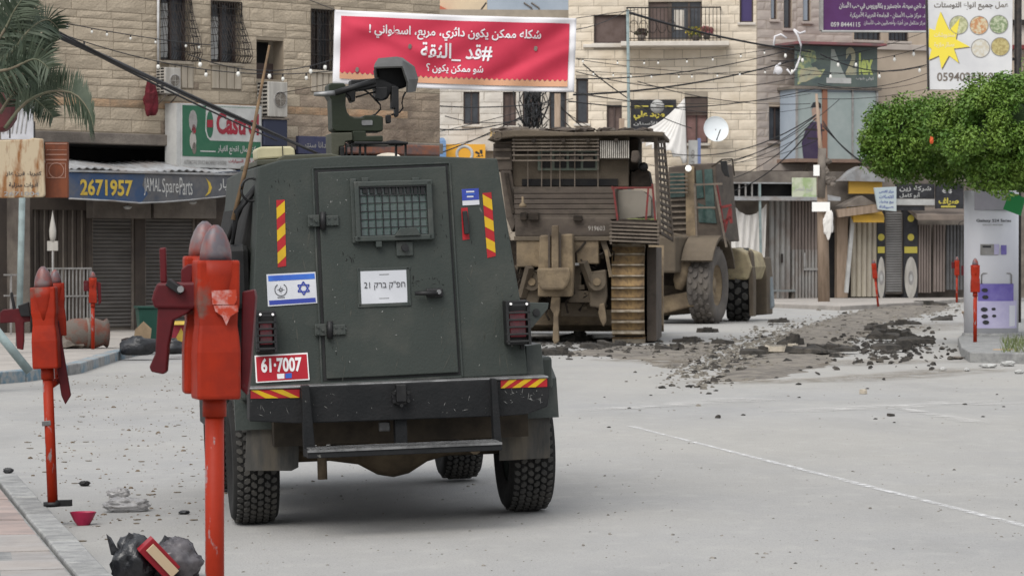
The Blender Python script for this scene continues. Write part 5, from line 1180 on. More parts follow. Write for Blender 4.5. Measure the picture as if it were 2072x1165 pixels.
dbox(DF, dz, 1159, 532, 1172, 537, -0.4, -0.36, 'reflector', m_signw, 0)
dbar(DF, dz, (1226, 505), (1236, 560), -0.3, 0.06, 'hydraulic_hose', m_tan2); dbar(DF, dz, (1220, 486), (1232, 520), -0.25, 0.10, 'hydraulic_hose', m_dz)
rg_ = random.Random(77); hz_ = MB()
for i in range(46):
    x0 = rg_.uniform(1046, 1232); y0_ = rg_.uniform(486, 612)
    if 1086 < x0 < 1160 and y0_ < 600: continue
    a = DF.p(x0, y0_, -0.1); yy = rg_.uniform(-0.35, 0.0); b = Vector((a.x+rg_.uniform(-.2,.2), yy, a.z-rg_.uniform(0.05,.4))); a = Vector((a.x, yy, a.z))
    m_ = a.lerp(b, .5)+Vector((rg_.uniform(-.12,.12), -0.05, rg_.uniform(-.1,.1))); hz_.tube([a, m_, b], rg_.uniform(0.012, 0.03), 6)
hz_.build('hose_bundle', m_dzdark, dz, kind='stuff')
gb_ = MB()
for i in range(40):
    a = DF.p(rg_.uniform(1046, 1232), rg_.uniform(490, 625), 0.0); s_ = rg_.uniform(0.03, 0.10)
    gb_.obox((a.x, rg_.uniform(-0.2, 0.2), a.z), (s_*rg_.uniform(.6,1.6), 0.12, s_), (0, rg_.uniform(-.6,.6), 0))
gb_.build('small_fittings', m_dz, dz, kind='stuff')
rf_ = MB()
for i in range(34):
    a = DF.p(rg_.uniform(1000, 1335), 266, rg_.uniform(-0.2, 1.5)); s_ = rg_.uniform(0.04, 0.10)
    rf_.lump((a.x, a.y, a.z+0.02), (s_*1.8, s_*1.5, s_*0.6), i, 0.6, 8, 6)
rf_.build('roof_debris', m_dz2, dz, kind='stuff')
# upper hull: lower dark plate, number, big sloping plate
y_ = -0.1
dbox(DF, dz, 1042, 440, 1236, 478, y_, 3.5, 'rear_plate', m_dz2, 0.02)
a = DF.p(1190, 462, y_-0.01); b = DF.p(1224, 462, y_-0.01); text('919603', dz, m_lou, (a.x+b.x)/2, a.z, b.x-a.x, 0.085, y=y_-0.008, bold=0.0)
bp_ = dpoly(DF, dz, [(1036,378),(1248,378),(1252,445),(1038,447)], 0.0, 3.5, 'upper_plate', m_dz2, 0.02)
for i in range(6):   # horizontal planks of the sloping plate
    yy = 382+i*10.5; dbox(DF, dz, 1040, yy, 1246, yy+9.2, -0.05-0.008*i, 0.0, 'plate_slat', m_dz2, 0.006)
dbox(DF, dz, 1160, 436, 1178, 447, -0.2, -0.1, 'step_lug', m_dzdark)
c = DF.p(1058, 420, -0.2); MB().lathe([(0.0,0.0),(0.07,0.01),(0.065,0.05),(0.02,0.09),(0.02,0.2),(0.0,0.2)], 12, (c.x,-0.25,c.z)).build('work_lamp', m_tan2, dz)
for (x0, x1) in ((1052, 1066), (1070, 1090)): dbox(DF, dz, x0, 430, x1, 446, -0.25, -0.1, 'rear_fitting', m_dzdark, 0.02)
# cab box
cab = dbox(DF, dz, 1036, 274, 1272, 378, 0.15, 2.6, 'cab', m_dz, 0.02)
dbox(DF, cab, 1056, 362, 1250, 376, 0.10, 0.15, 'slit', m_dark, 0)
for x in (1068,1096,1115,1133,1163,1210): dbar(DF, cab, (x, 270), (x, 440), 0.02, 0.018, 'cable_bar', m_dz3)
dbox(DF, cab, 1036, 306, 1090, 312, 0.11, 0.15, 'dark_band', m_dzdark, 0)
dbox(DF, cab, 1088, 302, 1212, 345, 0.08, 0.15, 'window_frame', M('faded_green_frame', (0.10,0.125,0.10), (0.14,0.15,0.12), 0.7, scale=5), 0.008)
for x0, x1 in ((1094,1115),(1122,1146),(1151,1175),(1180,1204)): dbox(DF, cab, x0, 309, x1, 340, 0.06, 0.08, 'pane', m_dark, 0)
for x0 in (1096, 1124, 1153, 1182): dbox(DF, cab, x0, 318, x0+18, 323, 0.045, 0.06, 'pane_bar', m_dz3, 0)
for i, yy in enumerate((283, 290, 297, 304, 314, 325)):
    dbar(DF, dz, (1036, yy), (1212, yy-0.5), -0.25, 0.018, 'slat_bar', m_dz3, 0.024)
for x in (1040, 1115, 1163, 1210): dbar(DF, dz, (x, 278), (x, 328), -0.22, 0.03, 'slat_post', m_dz2)
lv = dbox(DF, dz, 1212, 284, 1272, 322, -0.15, 0.12, 'louvre_box', m_dz2, 0.01)
for i in range(15): x = 1214.5+i*4; dbox(DF, lv, x, 285, x+2.1, 320, -0.19, -0.15, 'louvre', m_lou, 0)
dpoly(DF, dz, [(985,284),(1005,266),(1060,262),(1160,268),(1275,264),(1342,267),(1342,276),(1275,274),(1040,277)], -0.35, 3.0, 'roof_plate', m_dz, 0.02)
for x in (1080, 1140, 1190, 1247, 1300): c = DF.p(x, 281, -0.3); MB().box(c.x-0.03,c.x+0.03,-0.38,-0.2,c.z-0.06,c.z).build('roof_lug', m_dzdark, dz)
for k, (x0, x1, yy) in enumerate(((1015,1070,262),(1060,1110,266),(1010,1050,268))):   # rolled bundles on the roof
    a = DF.p(x0, yy, 0.2+0.1*k); b = DF.p(x1, yy+1, 0.2+0.1*k); MB().tube([tuple(a), tuple(b)], 0.055, 8).build('roof_roll', m_dz3, dz)
MB().lathe([(0.075,0),(0.1,0.0),(0.1,0.03),(0.075,0.03)], 14, tuple(DF.p(1006, 274, -0.35)), 'y').build('ring', m_dz3, dz)
# left column of cab corner with clutter
dbox(DF, dz, 998, 290, 1036, 345, 0.0, 1.2, 'side_box', m_dz2, 0.02)
dbox(DF, dz, 1000, 300, 1034, 306, -0.05, 0.0, 'side_rail', m_dz3, 0.01); dbox(DF, dz, 1002, 318, 1032, 323, -0.05, 0.0, 'side_rail', m_dz3, 0.01)
dpoly(DF, dz, [(1012,345),(1034,345),(1050,440),(1036,470),(1024,440)], 0.0, 0.6, 'side_post', m_dz2, 0.02)
dpoly(DF, dz, [(1020,350),(1028,350),(1042,430),(1036,434)], -0.1, 0.0, 'black_hose', m_dzdark, 0.01)
# right corner: dark bits, exhaust stack, red rails, platform with moss
dbox(DF, dz, 1274, 280, 1292, 345, 0.5, 2.0, 'side_box', m_dzdark, 0.02)
dpoly(DF, dz, [(1278,305),(1292,304),(1295,318),(1289,330),(1276,328)], -0.2, 0.1, 'air_cleaner', m_dz2, 0.03)
dpoly(DF, dz, [(1276,352),(1296,338),(1312,345),(1318,378),(1276,378)], 0.3, 1.4, 'mudguard', m_dzdark, 0.02)
c = DF.p(1302, 338, 0.2); MB().ball((c.x,0.2,c.z),0.09,12,8).build('lamp', m_black, dz)
dpoly(DF, dz, [(1248,384),(1300,385),(1318,402),(1318,438),(1250,446)], 0.2, 2.5, 'side_tank', M('pale_tank', (0.25,0.225,0.19), (0.2,0.18,0.15), 0.8, scale=3), 0.02)
for p0, p1 in (((1240,380),(1322,380)),((1241,380),(1250,448)),((1312,380),(1307,446)),((1320,372),(1326,446)),((1238,377),(1240,384))):
    dbar(DF, dz, p0, p1, -0.3, 0.036, 'red_rail', m_rail)
pf = dpoly(DF, dz, [(1236,450),(1260,443),(1300,444),(1332,446),(1330,496),(1236,488)], -0.35, 0.5, 'platform', m_dzdark, 0.01)
for i in range(6):
    yy = 449+i*7.5; dbar(DF, pf, (1233, yy), (1334, yy+4), -0.42, 0.03, 'platform_bar', m_dz3, 0.035)
for x in (1236, 1332): dbar(DF, pf, (x, 446), (x, 494), -0.40, 0.035, 'platform_post', m_dz3)
mo = MB(); 
for i in range(9): c = DF.p(1272+i*6, 445, -0.3); mo.lump((c.x, -0.1+0.05*(i % 3), c.z), (0.07,0.12,0.03), i, 0.5, 8, 6)
mo.build('moss_layer', m_moss, dz, kind='stuff')
# slat cage at right: frames of bars hanging from the roof
cg = dbar(DF, dz, (1326, 268), (1334, 470), 0.2, 0.07, 'cage_post', m_dz3); dbar(DF, dz, (1342, 268), (1362, 490), 0.9, 0.05, 'cage_post', m_dz3)
for i in range(17):
    t = i/16; dbar(DF, dz, (1327+8*t, 276+(470-276)*t), (1343+18*t, 274+(485-274)*t), 0.2, 0.035, 'cage_slat', m_dz2, 0.05, y2=0.9)
for k in (0.33, 0.66): dbar(DF, dz, (1326+16*k, 268), (1334+28*k, 478), 0.2+0.7*k, 0.03, 'cage_bar', m_dz3)
# ---------------- wheel loader
lg = P(1437, 511, 70)
LDY = R(-19); LD = Frame((lg.x-1.12, 70.3, 0), LDY)
ld = thing('wheel_loader', 'muddy yellow wheel loader with big tyres standing beyond the bulldozer, bucket to the right', 'wheel loader', LD)
for (x, y) in ((1.12, 0), (-1.12, 0)): tyre(ld, x, y, 0.90, 0.88, 0.60, nb=22, rows=4, hub=0.55, rimmat=m_tan2, blk=0.05, big=True, mat=M('dusty_tyre', (0.095,0.085,0.078), (0.13,0.115,0.10), 0.95, scale=3) if x > 0 else m_rubber_shade)
LF2 = Frame(LD.loc, R(-6))
fx = LD.inv @ P(1495, 580, 72.6)
for dx in (0, -2.2):
    w_ = tyre(ld, fx.x+dx, fx.y+(0.0 if dx == 0 else 0.5), 0.88, 0.86, 0.60, nb=20, rows=3, hub=0.55, rimmat=m_tan2, blk=0.06, big=True); w_.rotation_euler = (0, 0, R(13))
MB().cyl((-1.0,0,0.9),(1.0,0,0.9),0.16,n=12).build('rear_axle', m_dz, ld)
yR = -0.5
dpoly(LD, ld, [(1325,470),(1345,468),(1425,486),(1424,560),(1404,632),(1330,640),(1318,560)], yR+0.25, 2.0, 'rear_frame', m_dz, 0.03)
MB().box(-1.0,0.72,-1.4,1.8,1.2,2.05).build('engine_hood', m_dz, ld, bevel=0.05)
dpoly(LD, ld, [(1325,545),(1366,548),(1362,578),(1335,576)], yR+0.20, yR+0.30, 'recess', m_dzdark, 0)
dpoly(LD, ld, [(1328,522),(1350,519),(1368,522),(1364,546),(1328,545)], yR-0.1, yR+0.25, 'step_box', m_tan2, 0.03)
dpoly(LD, ld, [(1325,602),(1400,588),(1422,560),(1436,600),(1428,618),(1390,622),(1345,634),(1326,636)], yR-0.25, yR+0.30, 'lower_beam', m_tan2, 0.04)
a = LD.p(1391, 505, yR-0.1); b = LD.p(1373, 585, yR-0.3)
MB().tube([tuple(a), tuple(a+(b-a)*0.25)], 0.07, 10).build('piston_rod', m_steel, ld); MB().tube([tuple(a+(b-a)*0.22), tuple(a+(b-a)*0.3), tuple(a+(b-a)*0.8), tuple(b)], [0.12,0.19,0.17,0.08], 12).build('hydraulic_cylinder', m_tan2, ld)
dpoly(LD, ld, [(1382,500),(1392,494),(1400,500),(1398,520),(1392,524)], yR-0.05, yR+0.2, 'cylinder_lug', m_dzdark, 0.01)
# rear wheel mudguard
wc = Vector((1.12, 0, 0.9)); rg = 1.18
MB().prism([(rg*math.cos(t), 0.9+rg*math.sin(t)) for t in [R(20+i*13) for i in range(11)]] + [((rg-0.07)*math.cos(t), 0.9+(rg-0.07)*math.sin(t)) for t in [R(150-i*13) for i in range(11)]], 0.75, 1.5, 'x').build('mudguard', m_dz, ld)
# cab
cb = dpoly(LD, ld, [(1352,338),(1400,332),(1448,330),(1452,400),(1462,488),(1352,490)], 0.1, 1.7, 'cab', m_dz2, 0.03)
for pts in ([(1356,350),(1384,348),(1386,398),(1356,400)], [(1408,345),(1420,344),(1424,400),(1410,402)], [(1425,343),(1441,342),(1446,420),(1428,420)], [(1412,410),(1446,425),(1450,452),(1414,450)]):
    dpoly(LD, cb, pts, 0.07, 0.1, 'pane', m_dgreen, 0)
for i in range(7): dbar(LD, cb, (1356, 405+i*12), (1390, 404+i*12), 0.05, 0.04, 'cab_grille', m_dz3)
dpoly(LD, cb, [(1386,338),(1404,336),(1408,480),(1388,480)], 0.0, 0.1, 'cab_pillar', m_tan2, 0.02)
for yy in (350,358,366,374,382,390): dbar(LD, cb, (1350, yy), (1392, yy-1), -0.1, 0.03, 'slat_bar', m_dz3)
c = LD.p(1393, 341, -0.05); MB().ball(tuple(c), 0.075, 14, 9).build('work_light', M('white_lamp', (0.9,0.9,0.86), None, 0.3, emit=0.5), ld)
for p0, p1 in (((1405,374),(1462,372)),((1406,374),(1410,480)),((1408,420),(1448,420)),((1446,374),(1470,500))): dbar(LD, ld, p0, p1, -0.3, 0.045, 'rail', m_dz3)
for p0, p1 in (((1450,374),(1466,470)),((1466,470),(1478,420)),((1478,420),(1480,452)),((1458,420),(1480,415)),((1462,450),(1480,440))): dbar(LD, ld, p0, p1, -0.1, 0.06, 'red_rail', m_rail)
dpoly(LD, ld, [(1457,326),(1470,325),(1473,345),(1476,359),(1466,356),(1460,345)], -0.2, -0.15, 'mirror', m_black, 0.01)
for p0, p1 in (((1440,338),(1460,324)),((1460,323),(1482,322)),((1482,322),(1486,356))): dbar(LD, ld, p0, p1, -0.18, 0.03, 'mirror_arm', m_dzdark)
# front frame, front mudguard, bucket
yF = fx.y
dpoly(LD, ld, [(1470,512),(1480,500),(1512,512),(1520,540),(1512,566),(1470,566)], yF-0.9, yF+0.6, 'front_mudguard', M('pale_yellow_guard', (0.36,0.31,0.19), (0.28,0.23,0.15), 0.85, scale=3, dirt=(0.15,0.12,0.08), damt=0.6, dscale=5), 0.05)
dpoly(LD, ld, [(1514,505),(1519,510),(1524,560),(1524,640),(1516,640),(1514,560)], yF-0.8, yF-0.5, 'guard_edge', m_dz, 0.02)
MB().box(-0.6, fx.x-0.4, 1.6, yF+1.2, 0.7, 1.7).build('front_frame', m_dz, ld, bevel=0.04)
dpoly(LD, ld, [(1526,522),(1548,520),(1552,560),(1552,636),(1526,638)], yF+0.9, yF+1.5, 'bucket', m_dz, 0.03)
dpoly(LD, ld, [(1548,540),(1558,560),(1562,620),(1552,632)], yF+1.2, yF+1.5, 'bucket_cheek', M('bluish_grey_panel', (0.22,0.25,0.27), (0.17,0.19,0.2), 0.7, scale=4), 0.02)
# ------------------------------------------------------------------ pale stone buildings closing the street
m_cs = M('cream_stone', (0.68,0.60,0.49), (0.60,0.52,0.41), 0.9, scale=1.6, dirt=(0.47,0.36,0.23), damt=0.6, dscale=0.35, dlo=0.52, dhi=0.75, bump=0.3, var=0.06)
m_cs2 = M('white_stone', (0.62,0.58,0.52), (0.53,0.49,0.44), 0.9, scale=1.8, bump=0.3, var=0.06, dirt=(0.35,0.29,0.22), damt=0.5, dscale=0.5)
m_cm = M('pale_mortar', (0.36,0.31,0.25), (0.30,0.26,0.21), 0.9, scale=3)
m_gs = M('grey_pink_stone', (0.42,0.37,0.33), (0.36,0.31,0.28), 0.9, scale=1.6, bump=0.3, var=0.06)
m_tanw = M('tan_render', (0.46,0.38,0.30), (0.40,0.33,0.26), 0.9, scale=0.6, bump=0.1, dirt=(0.28,0.22,0.17), damt=0.5, dscale=0.8)
m_bluegrey = M('blue_grey_render', (0.36,0.41,0.47), (0.31,0.36,0.42), 0.9, scale=1, bump=0.05)
m_creamr = M('cream_render', (0.68,0.55,0.38), (0.6,0.48,0.34), 0.9, scale=1)
m_brown = M('brown_shutter', (0.13,0.095,0.085), (0.10,0.07,0.06), 0.7, scale=4)
m_door = M('door_brown', (0.10,0.075,0.06), (0.07,0.05,0.045), 0.5, scale=3)
m_blk = M('sign_black', (0.02,0.02,0.022), (0.035,0.035,0.04), 0.5, scale=4)
m_ylw = M('lettering_yellow', (0.46,0.39,0.07), None, 0.6)
m_purple = M('sign_purple', (0.085,0.028,0.11), (0.075,0.022,0.09), 0.5, scale=2)
m_grn2 = M('faded_green_sign', (0.33,0.42,0.22), (0.52,0.55,0.42), 0.7, scale=3, lo=0.4, hi=0.55)
m_cloth = M('white_cloth', (0.68,0.66,0.63), (0.60,0.58,0.55), 0.9, scale=2)
m_orange = M('sign_orange', (0.72,0.36,0.04), None, 0.6)
m_glassb = M('bay_glass', (0.27,0.32,0.31), (0.34,0.38,0.37), 0.12, scale=0.8, spec=0.6)
def simple_window(F, par, q, y0=-0.03, mat=m_dglass, bars=0, sill=m_cs2, fr=m_frame, depth=0.16, mull=1):
    w = MB().box(q[0], q[1], y0+depth, y0+depth+0.04, q[2], q[3]).build('window', mat, par)
    t = 0.05; f = MB().box(q[0], q[0]+t, y0+depth-0.05, y0+depth, q[2], q[3]).box(q[1]-t, q[1], y0+depth-0.05, y0+depth, q[2], q[3]).box(q[0]+t, q[1]-t, y0+depth-0.05, y0+depth, q[3]-t, q[3]).box(q[0]+t, q[1]-t, y0+depth-0.05, y0+depth, q[2], q[2]+t)
    for k in range(mull): x = q[0]+(q[1]-q[0])*(k+1)/(mull+1); f.box(x-0.025, x+0.025, y0+depth-0.05, y0+depth, q[2]+t, q[3]-t)
    f.build('frame', fr, w)
    if sill: MB().box(q[0]-0.08, q[1]+0.08, y0-0.08, y0+depth, q[2]-0.09, q[2]).build('sill', sill, w, bevel=0.01)
    if bars:
        g = MB()
        for i in range(bars): x = q[0]+(q[1]-q[0])*(i+0.5)/bars; g.bar((x, y0, q[2]), (x, y0, q[3]), 0.018)
        g.build('grille', m_iron, w)
    return w
# C1 white building behind the banner
C1 = Frame((P(886,511,104).x, 104, 0), R(3)); b1 = thing('stone_building', 'white stone building low behind the red banner with tall narrow dark windows', 'building', C1)
def r1(*a, y=0.0): return C1.rect(*a, y)
h1_ = [r1(938,186,970,252), r1(1018,186,1044,255), r1(1058,186,1092,258), r1(1112,186,1146,262)]
xe = C1.p(1168, 200).x; ztop = C1.p(1000, 20).z
wall_with_holes(0, xe, 0, ztop, 0, 0.3, h1_).build('wall', m_cm, b1)
wall_stones(b1, 0, xe, (C1.p(1000,300).z, C1.p(1000,170).z), 0.0, h1_, 0.7, 1.1, 0.40, m_cs2, limit=120, d=0.03, rough=0.004)
for i, q in enumerate(h1_): simple_window(C1, b1, q, mat=m_dglass if i != 1 else m_brown, sill=m_cs2)
MB().box(0, xe, -0.3, 0, C1.p(1000,300).z-0.1, C1.p(1000,297).z).build('ledge', m_cs2, b1)
t = thing('building', 'cream plastered building with a red tile edge above the banner', 'building', None, (0,0,0)); F = Frame((P(870,511,125).x,125,0)); t.location = F.loc
q = F.rect(860, -60, 985, 40, 0); MB().box(q[0]-1, q[1], 0, 3, 0, q[3]+1).build('wall', m_creamr, t)
MB().prism([(lambda p_: (p_.x, p_.z))(F.p(a, b, -0.1)) for a, b in ((876,30),(880,8),(912,25),(912,30))], -0.6, -0.02).build('roof_edge', M('roof_tile_red', (0.5,0.14,0.08), None, 0.8), t)
t = thing('building', 'pale blue-grey rendered building rising behind the banner', 'building', None, (0,0,0)); F = Frame((P(986,511,118).x,118,0)); t.location = F.loc
q = F.rect(986, -60, 1150, 40, 0); MB().box(q[0], q[1], 0, 4, 0, q[3]+1).build('wall', m_bluegrey, t)
for x in (1060, 1075): a = F.p(x, 6, -0.03); MB().tube([(a.x,-0.03,a.z),(a.x+0.3,-0.03,a.z-0.2),(a.x+0.35,-0.03,a.z-0.5)],0.03,5).build('stain_pipe', m_conc, t)
dbar_ = MB().bar(P(968,28,117), P(984,6,117), 0.06).build('roof_bracket', m_iron); tag(dbar_, 'black slanting bracket on the roof beside the blue-grey building', 'bracket')
# C2 cream building with balcony
C2 = Frame((P(1160,511,103).x, 103, 0), R(-4)); b2 = thing('stone_building', 'cream stone building with a flowered balcony and brown shuttered windows in the middle', 'building', C2)
def r2(*a, y=0.0): return C2.rect(*a, y)
XE2 = C2.p(1531, 200).x
hA = r2(1202,30,1268,88); hB = r2(1312,4,1420,80); hC = r2(1497,-20,1524,46); hD = r2(1166,160,1190,250); hE = r2(1228,213,1258,275); hF = r2(1386,196,1432,290)
hG = r2(1480,372,1655,396)
hs2 = [hA,hB,hC,hD,hE,hF]
wall_with_holes(C2.p(1150,200).x, XE2, 0, C2.p(1300,-60).z, 0, 0.3, hs2).build('wall', m_cm, b2)
def o2(c): return abs(c[2]-8.2)*0.6
wall_stones(b2, C2.p(1150,200).x, XE2, (C2.p(1300,372).z, C2.p(1300,-30).z), 0.0, hs2, 0.62, 0.95, 0.31, m_cs, limit=298, d=0.03, rough=0.004, order=lambda c: 0 if c[0] > C2.p(1440,200).x else abs(c[2]-6.5))
simple_window(C2, b2, hA, mat=m_brown, mull=0); simple_window(C2, b2, hC, mat=M('purple_blind', (0.06,0.045,0.13), None, 0.6), mull=0)
simple_window(C2, b2, hD, mat=m_dglass, mull=0); simple_window(C2, b2, hE, mat=m_brown, mull=1)
w = simple_window(C2, b2, hF, mat=M('pinkish_shutter', (0.22,0.13,0.12), (0.17,0.10,0.09), 0.8, scale=4), mull=1)
MB().box(hF[0]+0.03, hF[1]-0.03, 0.05, 0.1, hF[3]-0.55, hF[3]-0.05).build('roller_box', m_door, w); MB().box(hF[0], hF[1], 0.03, 0.06, hF[3]-0.64, hF[3]-0.58).build('transom', m_door, w)
# balcony door
w = MB().box(hB[0], hB[1], 0.15, 0.2, hB[2], hB[3]).build('balcony_door', m_dglass, b2)
for k in (0, 0.36, 0.40, 0.74, 0.97): MB().box(hB[0]+(hB[1]-hB[0])*k, hB[0]+(hB[1]-hB[0])*k+0.07, 0.06, 0.15, hB[2], hB[3]).build('frame', m_door, w)
MB().box(hB[0]+0.07, hB[0]+(hB[1]-hB[0])*0.36, 0.1, 0.15, hB[2], hB[3]).build('shutter_leaf', m_brown, w)
q = r2(1364,20,1384,60); MB().box(q[0], q[1], 0.12, 0.14, q[2], q[3]).build('curtain', m_cs2, w)
yb = -0.9; zb = C2.p(1300, 84, yb).z; xa = C2.p(1268, 84, yb).x; xb = C2.p(1458, 84, yb).x
MB().box(xa-0.2, xb+0.3, yb-0.05, -0.03, zb-0.16, zb).build('balcony_slab', m_cs2, b2, bevel=0.02)
zr = C2.p(1300, 16, yb).z; g = MB()
for i in range(26): x = xa+(xb-xa)*i/25; g.bar((x, yb, zb), (x, yb, zr), 0.022)
g.bar((xa, yb, zr), (xb, yb, zr), 0.05).bar((xa, yb, zb+0.1), (xb, yb, zb+0.1), 0.03)
for s_ in (xa, xb): g.bar((s_, yb, zr), (s_, 0, zr), 0.04).bar((s_, yb, zb+0.1), (s_, 0, zb+0.1), 0.03)
for i in range(5): x = xa+0.25+0.32*i; g.tube([(x+0.14*math.cos(R(t)), yb-0.02, zb+0.5+0.22*math.sin(R(t))) for t in range(0, 361, 30)], 0.012, 4)
g.build('balcony_railing', m_iron, b2)
# flower pots on the balcony
m_fly = M('yellow_flowers', (0.55,0.40,0.04), (0.12,0.14,0.05), 0.8, scale=9, lo=0.42, hi=0.5); m_flp = M('pink_flowers', (0.40,0.13,0.16), (0.25,0.15,0.1), 0.8, scale=9)
def potted(F, px, py, y, mat, lab, s=0.3):
    c = F.p(px, py, y); t = thing('potted_plant', lab, 'plant', F)
    MB().lathe([(0,0),(0.10,0),(0.14,0.2),(0.13,0.21),(0,0.19)], 12, tuple(c)).build('pot', m_conc, t)
    rr = random.Random(int(px)); lf = MB()
    for i in range(160):
        v = Vector((rr.gauss(0,1), rr.gauss(0,1), rr.gauss(0,1))).normalized()*rr.uniform(0.3,1)*s; o = c+Vector((v.x*1.2, v.y*0.7, 0.3+v.z*0.8)); e = Vector((rr.uniform(-1,1),rr.uniform(-1,1),rr.uniform(-1,1))).normalized()*0.05; f_ = e.cross(Vector((0.3,1,0.2))).normalized()*0.035
        lf.add([o-e, o+f_, o+e, o-f_], [(0,1,2,3)])
    lf.build('foliage', mat, t, kind='stuff')
potted(C2, 1408, 84, yb+0.25, m_fly, 'yellow flowering plant in a pot on the balcony')
potted(C2, 1430, 80, yb+0.25, m_flp, 'pinkish flowering plant at the right end of the balcony', 0.22)
potted(C2, 1298, 84, yb+0.25, M('dry_leaves', (0.10,0.06,0.06), (0.08,0.1,0.05), 0.9, scale=8), 'dark dry plant at the left end of the balcony', 0.2)
MB().box(C2.p(1180,90).x, C2.p(1272,90).x, -0.12, 0, C2.p(1200,97).z, C2.p(1200,90).z).build('ledge', m_cs2, b2, bevel=0.02)
# black sign with yellow writing
s1_ = thing('shop_sign', 'black sign with yellow Arabic name and a white round portrait disc', 'sign', C2); q = r2(1276,202,1368,266,y=-0.2)
MB().box(q[0], q[1], -0.2, -0.1, q[2], q[3]).build('board', m_blk, s1_)
a = C2.p(1282,234,-0.2); b = C2.p(1345,234,-0.2); text('مراد علي', s1_, m_ylw, (a.x+b.x)/2, a.z, b.x-a.x, 0.32, y=-0.206, bold=0.05)
a = C2.p(1282,250,-0.2); b = C2.p(1330,250,-0.2); text('للأسنان', s1_, m_signw, (a.x+b.x)/2, a.z, b.x-a.x, 0.16, y=-0.206, bold=0.01)
c = C2.p(1330,216,-0.2); MB().lathe([(0,-0.008),(0.24,-0.008),(0.24,0)], 20, (c.x,-0.2,c.z), 'y').build('disc', m_signw, s1_); MB().lathe([(0,-0.012),(0.07,-0.012)], 10, (c.x+0.02,-0.2,c.z), 'y').build('mark', m_acg, s1_)
for x0, x1 in ((1284,1312),(1345,1362)): q_ = r2(x0,214,x1,219,y=-0.2); MB().box(q_[0], q_[1], -0.205, -0.2, q_[2], q_[3]).build('gold_band', m_ylw, s1_)
# white canopy cloth
t = thing('awning_cloth', 'white cloth canopy hanging in folds from a peak beside the black sign', 'awning', C2)
pk = C2.p(1385, 200, -0.9); base = [C2.p(a, b, y) for a, b, y in ((1282,268,-2.2),(1300,290,-2.4),(1325,300,-2.5),(1350,305,-2.4),(1388,330,-1.9),(1390,320,-0.6))]
n = 30; ring_ = []
for i in range(n+1):
    f = i/n*(len(base)-1); k = min(int(f), len(base)-2); u = f-k; p = base[k].lerp(base[k+1], u); p = p + (pk-p).normalized()*0.12*math.sin(i*2.1); ring_.append(p)
vs = []; R_ = 7
for j in range(R_+1):
    for i, p in enumerate(ring_): u = j/R_; q_ = pk.lerp(p, u); q_ = q_+Vector((0,-0.06*math.sin(i*2.1)*u, -0.25*math.sin(math.pi*u))); vs.append(q_)
MB().add(vs, [(j*(n+1)+i, j*(n+1)+i+1, (j+1)*(n+1)+i+1, (j+1)*(n+1)+i) for j in range(R_) for i in range(n)], True).build('cloth', m_cloth, t).modifiers.new('th','SOLIDIFY').thickness = 0.02
MB().bar(tuple(C2.p(1385,200,-0.9)), tuple(C2.p(1386,215,0)), 0.04).build('pole', m_iron, t)
# satellite dish
c = C2.p(1449, 261, -0.8); t = thing('satellite_dish', 'white round satellite dish on the cream wall', 'satellite dish', C2)
m4 = Matrix.Translation(c) @ Euler((R(-12), 0, R(18))).to_matrix().to_4x4()
o = MB().lathe([(0.0,0.10),(0.15,0.093),(0.28,0.068),(0.38,0.035),(0.44,0.0),(0.45,-0.012),(0.445,0.01),(0.38,0.055),(0.15,0.115),(0,0.12)], 30, (0,0,0), 'y').mp(lambda v: m4 @ Vector(v)).build('dish', M('dish_white', (0.74,0.78,0.80), None, 0.5), t)
MB().tube([m4 @ Vector((0,0.09,-0.42)), m4 @ Vector((0,-0.45,-0.15))], 0.02, 6).build('feed_arm', m_iron, t); MB().bar(m4 @ Vector((0,0.1,0)), (c.x, 0, c.z-0.2), 0.05).build('mount', m_iron, t)
# white board with numbers under the dish
t = thing('notice_board', 'tall white board with blue edge below the satellite dish', 'board', C2); q = r2(1393,284,1412,335,y=-1.0)
MB().box(q[0], q[1], -1.0, -0.9, q[2], q[3]).build('board', m_signw, t); q2 = r2(1411,280,1418,338,y=-1.0); MB().box(q2[0], q2[1], -1.0, -0.85, q2[2], q2[3]).build('edge', M('edge_blue', (0.16,0.2,0.36), None, 0.6), t)
c = C2.p(1402, 312, -1.0); text('8', t, m_acg, c.x, c.z, 0.12, 0.3, y=-1.006); c = C2.p(1402, 326, -1.0); text('3', t, m_acg, c.x, c.z-0.1, 0.12, 0.2, y=-1.006)
# yellow and blue shop pieces low left
C1y = -0.6
t = thing('shop_sign', 'orange-yellow sign with a white ring just above the jeep roof', 'sign', C1); q = r1(900,292,982,330,y=C1y); MB().box(q[0], q[1], C1y, C1y+0.2, q[2], q[3]).build('board', m_orange, t)
c = C1.p(940, 312, C1y); MB().lathe([(0.22,0),(0.22,-0.01),(0.32,-0.01),(0.32,0)], 24, (c.x,C1y,c.z), 'y').build('ring', m_signw, t); a = C1.p(969, 312, C1y); text('لا', t, m_blk, a.x, a.z, 0.3, 0.3, y=C1y-0.006, bold=0.05)
t = thing('shop_sign', 'pale tan board with a small ring left of the bulldozer roof', 'sign', C1); q = r1(992,260,1020,280,y=C1y); MB().box(q[0], q[1], C1y, C1y+0.1, q[2], q[3]).build('board', M('tan_board', (0.55,0.38,0.16), None, 0.7), t)
t = thing('awning', 'blue shop awning low behind the jeep roof', 'awning', C1); q = r1(835,286,902,330,y=C1y-2); MB().prism([(-3,q[2]),(-2.8,q[3]),(-0.5,q[3]+0.2),(-0.5,q[2]+0.15)], q[0], q[1], 'x').build('canopy', M('awning_blue', (0.10,0.19,0.34), (0.15,0.22,0.34), 0.8, scale=2), t)
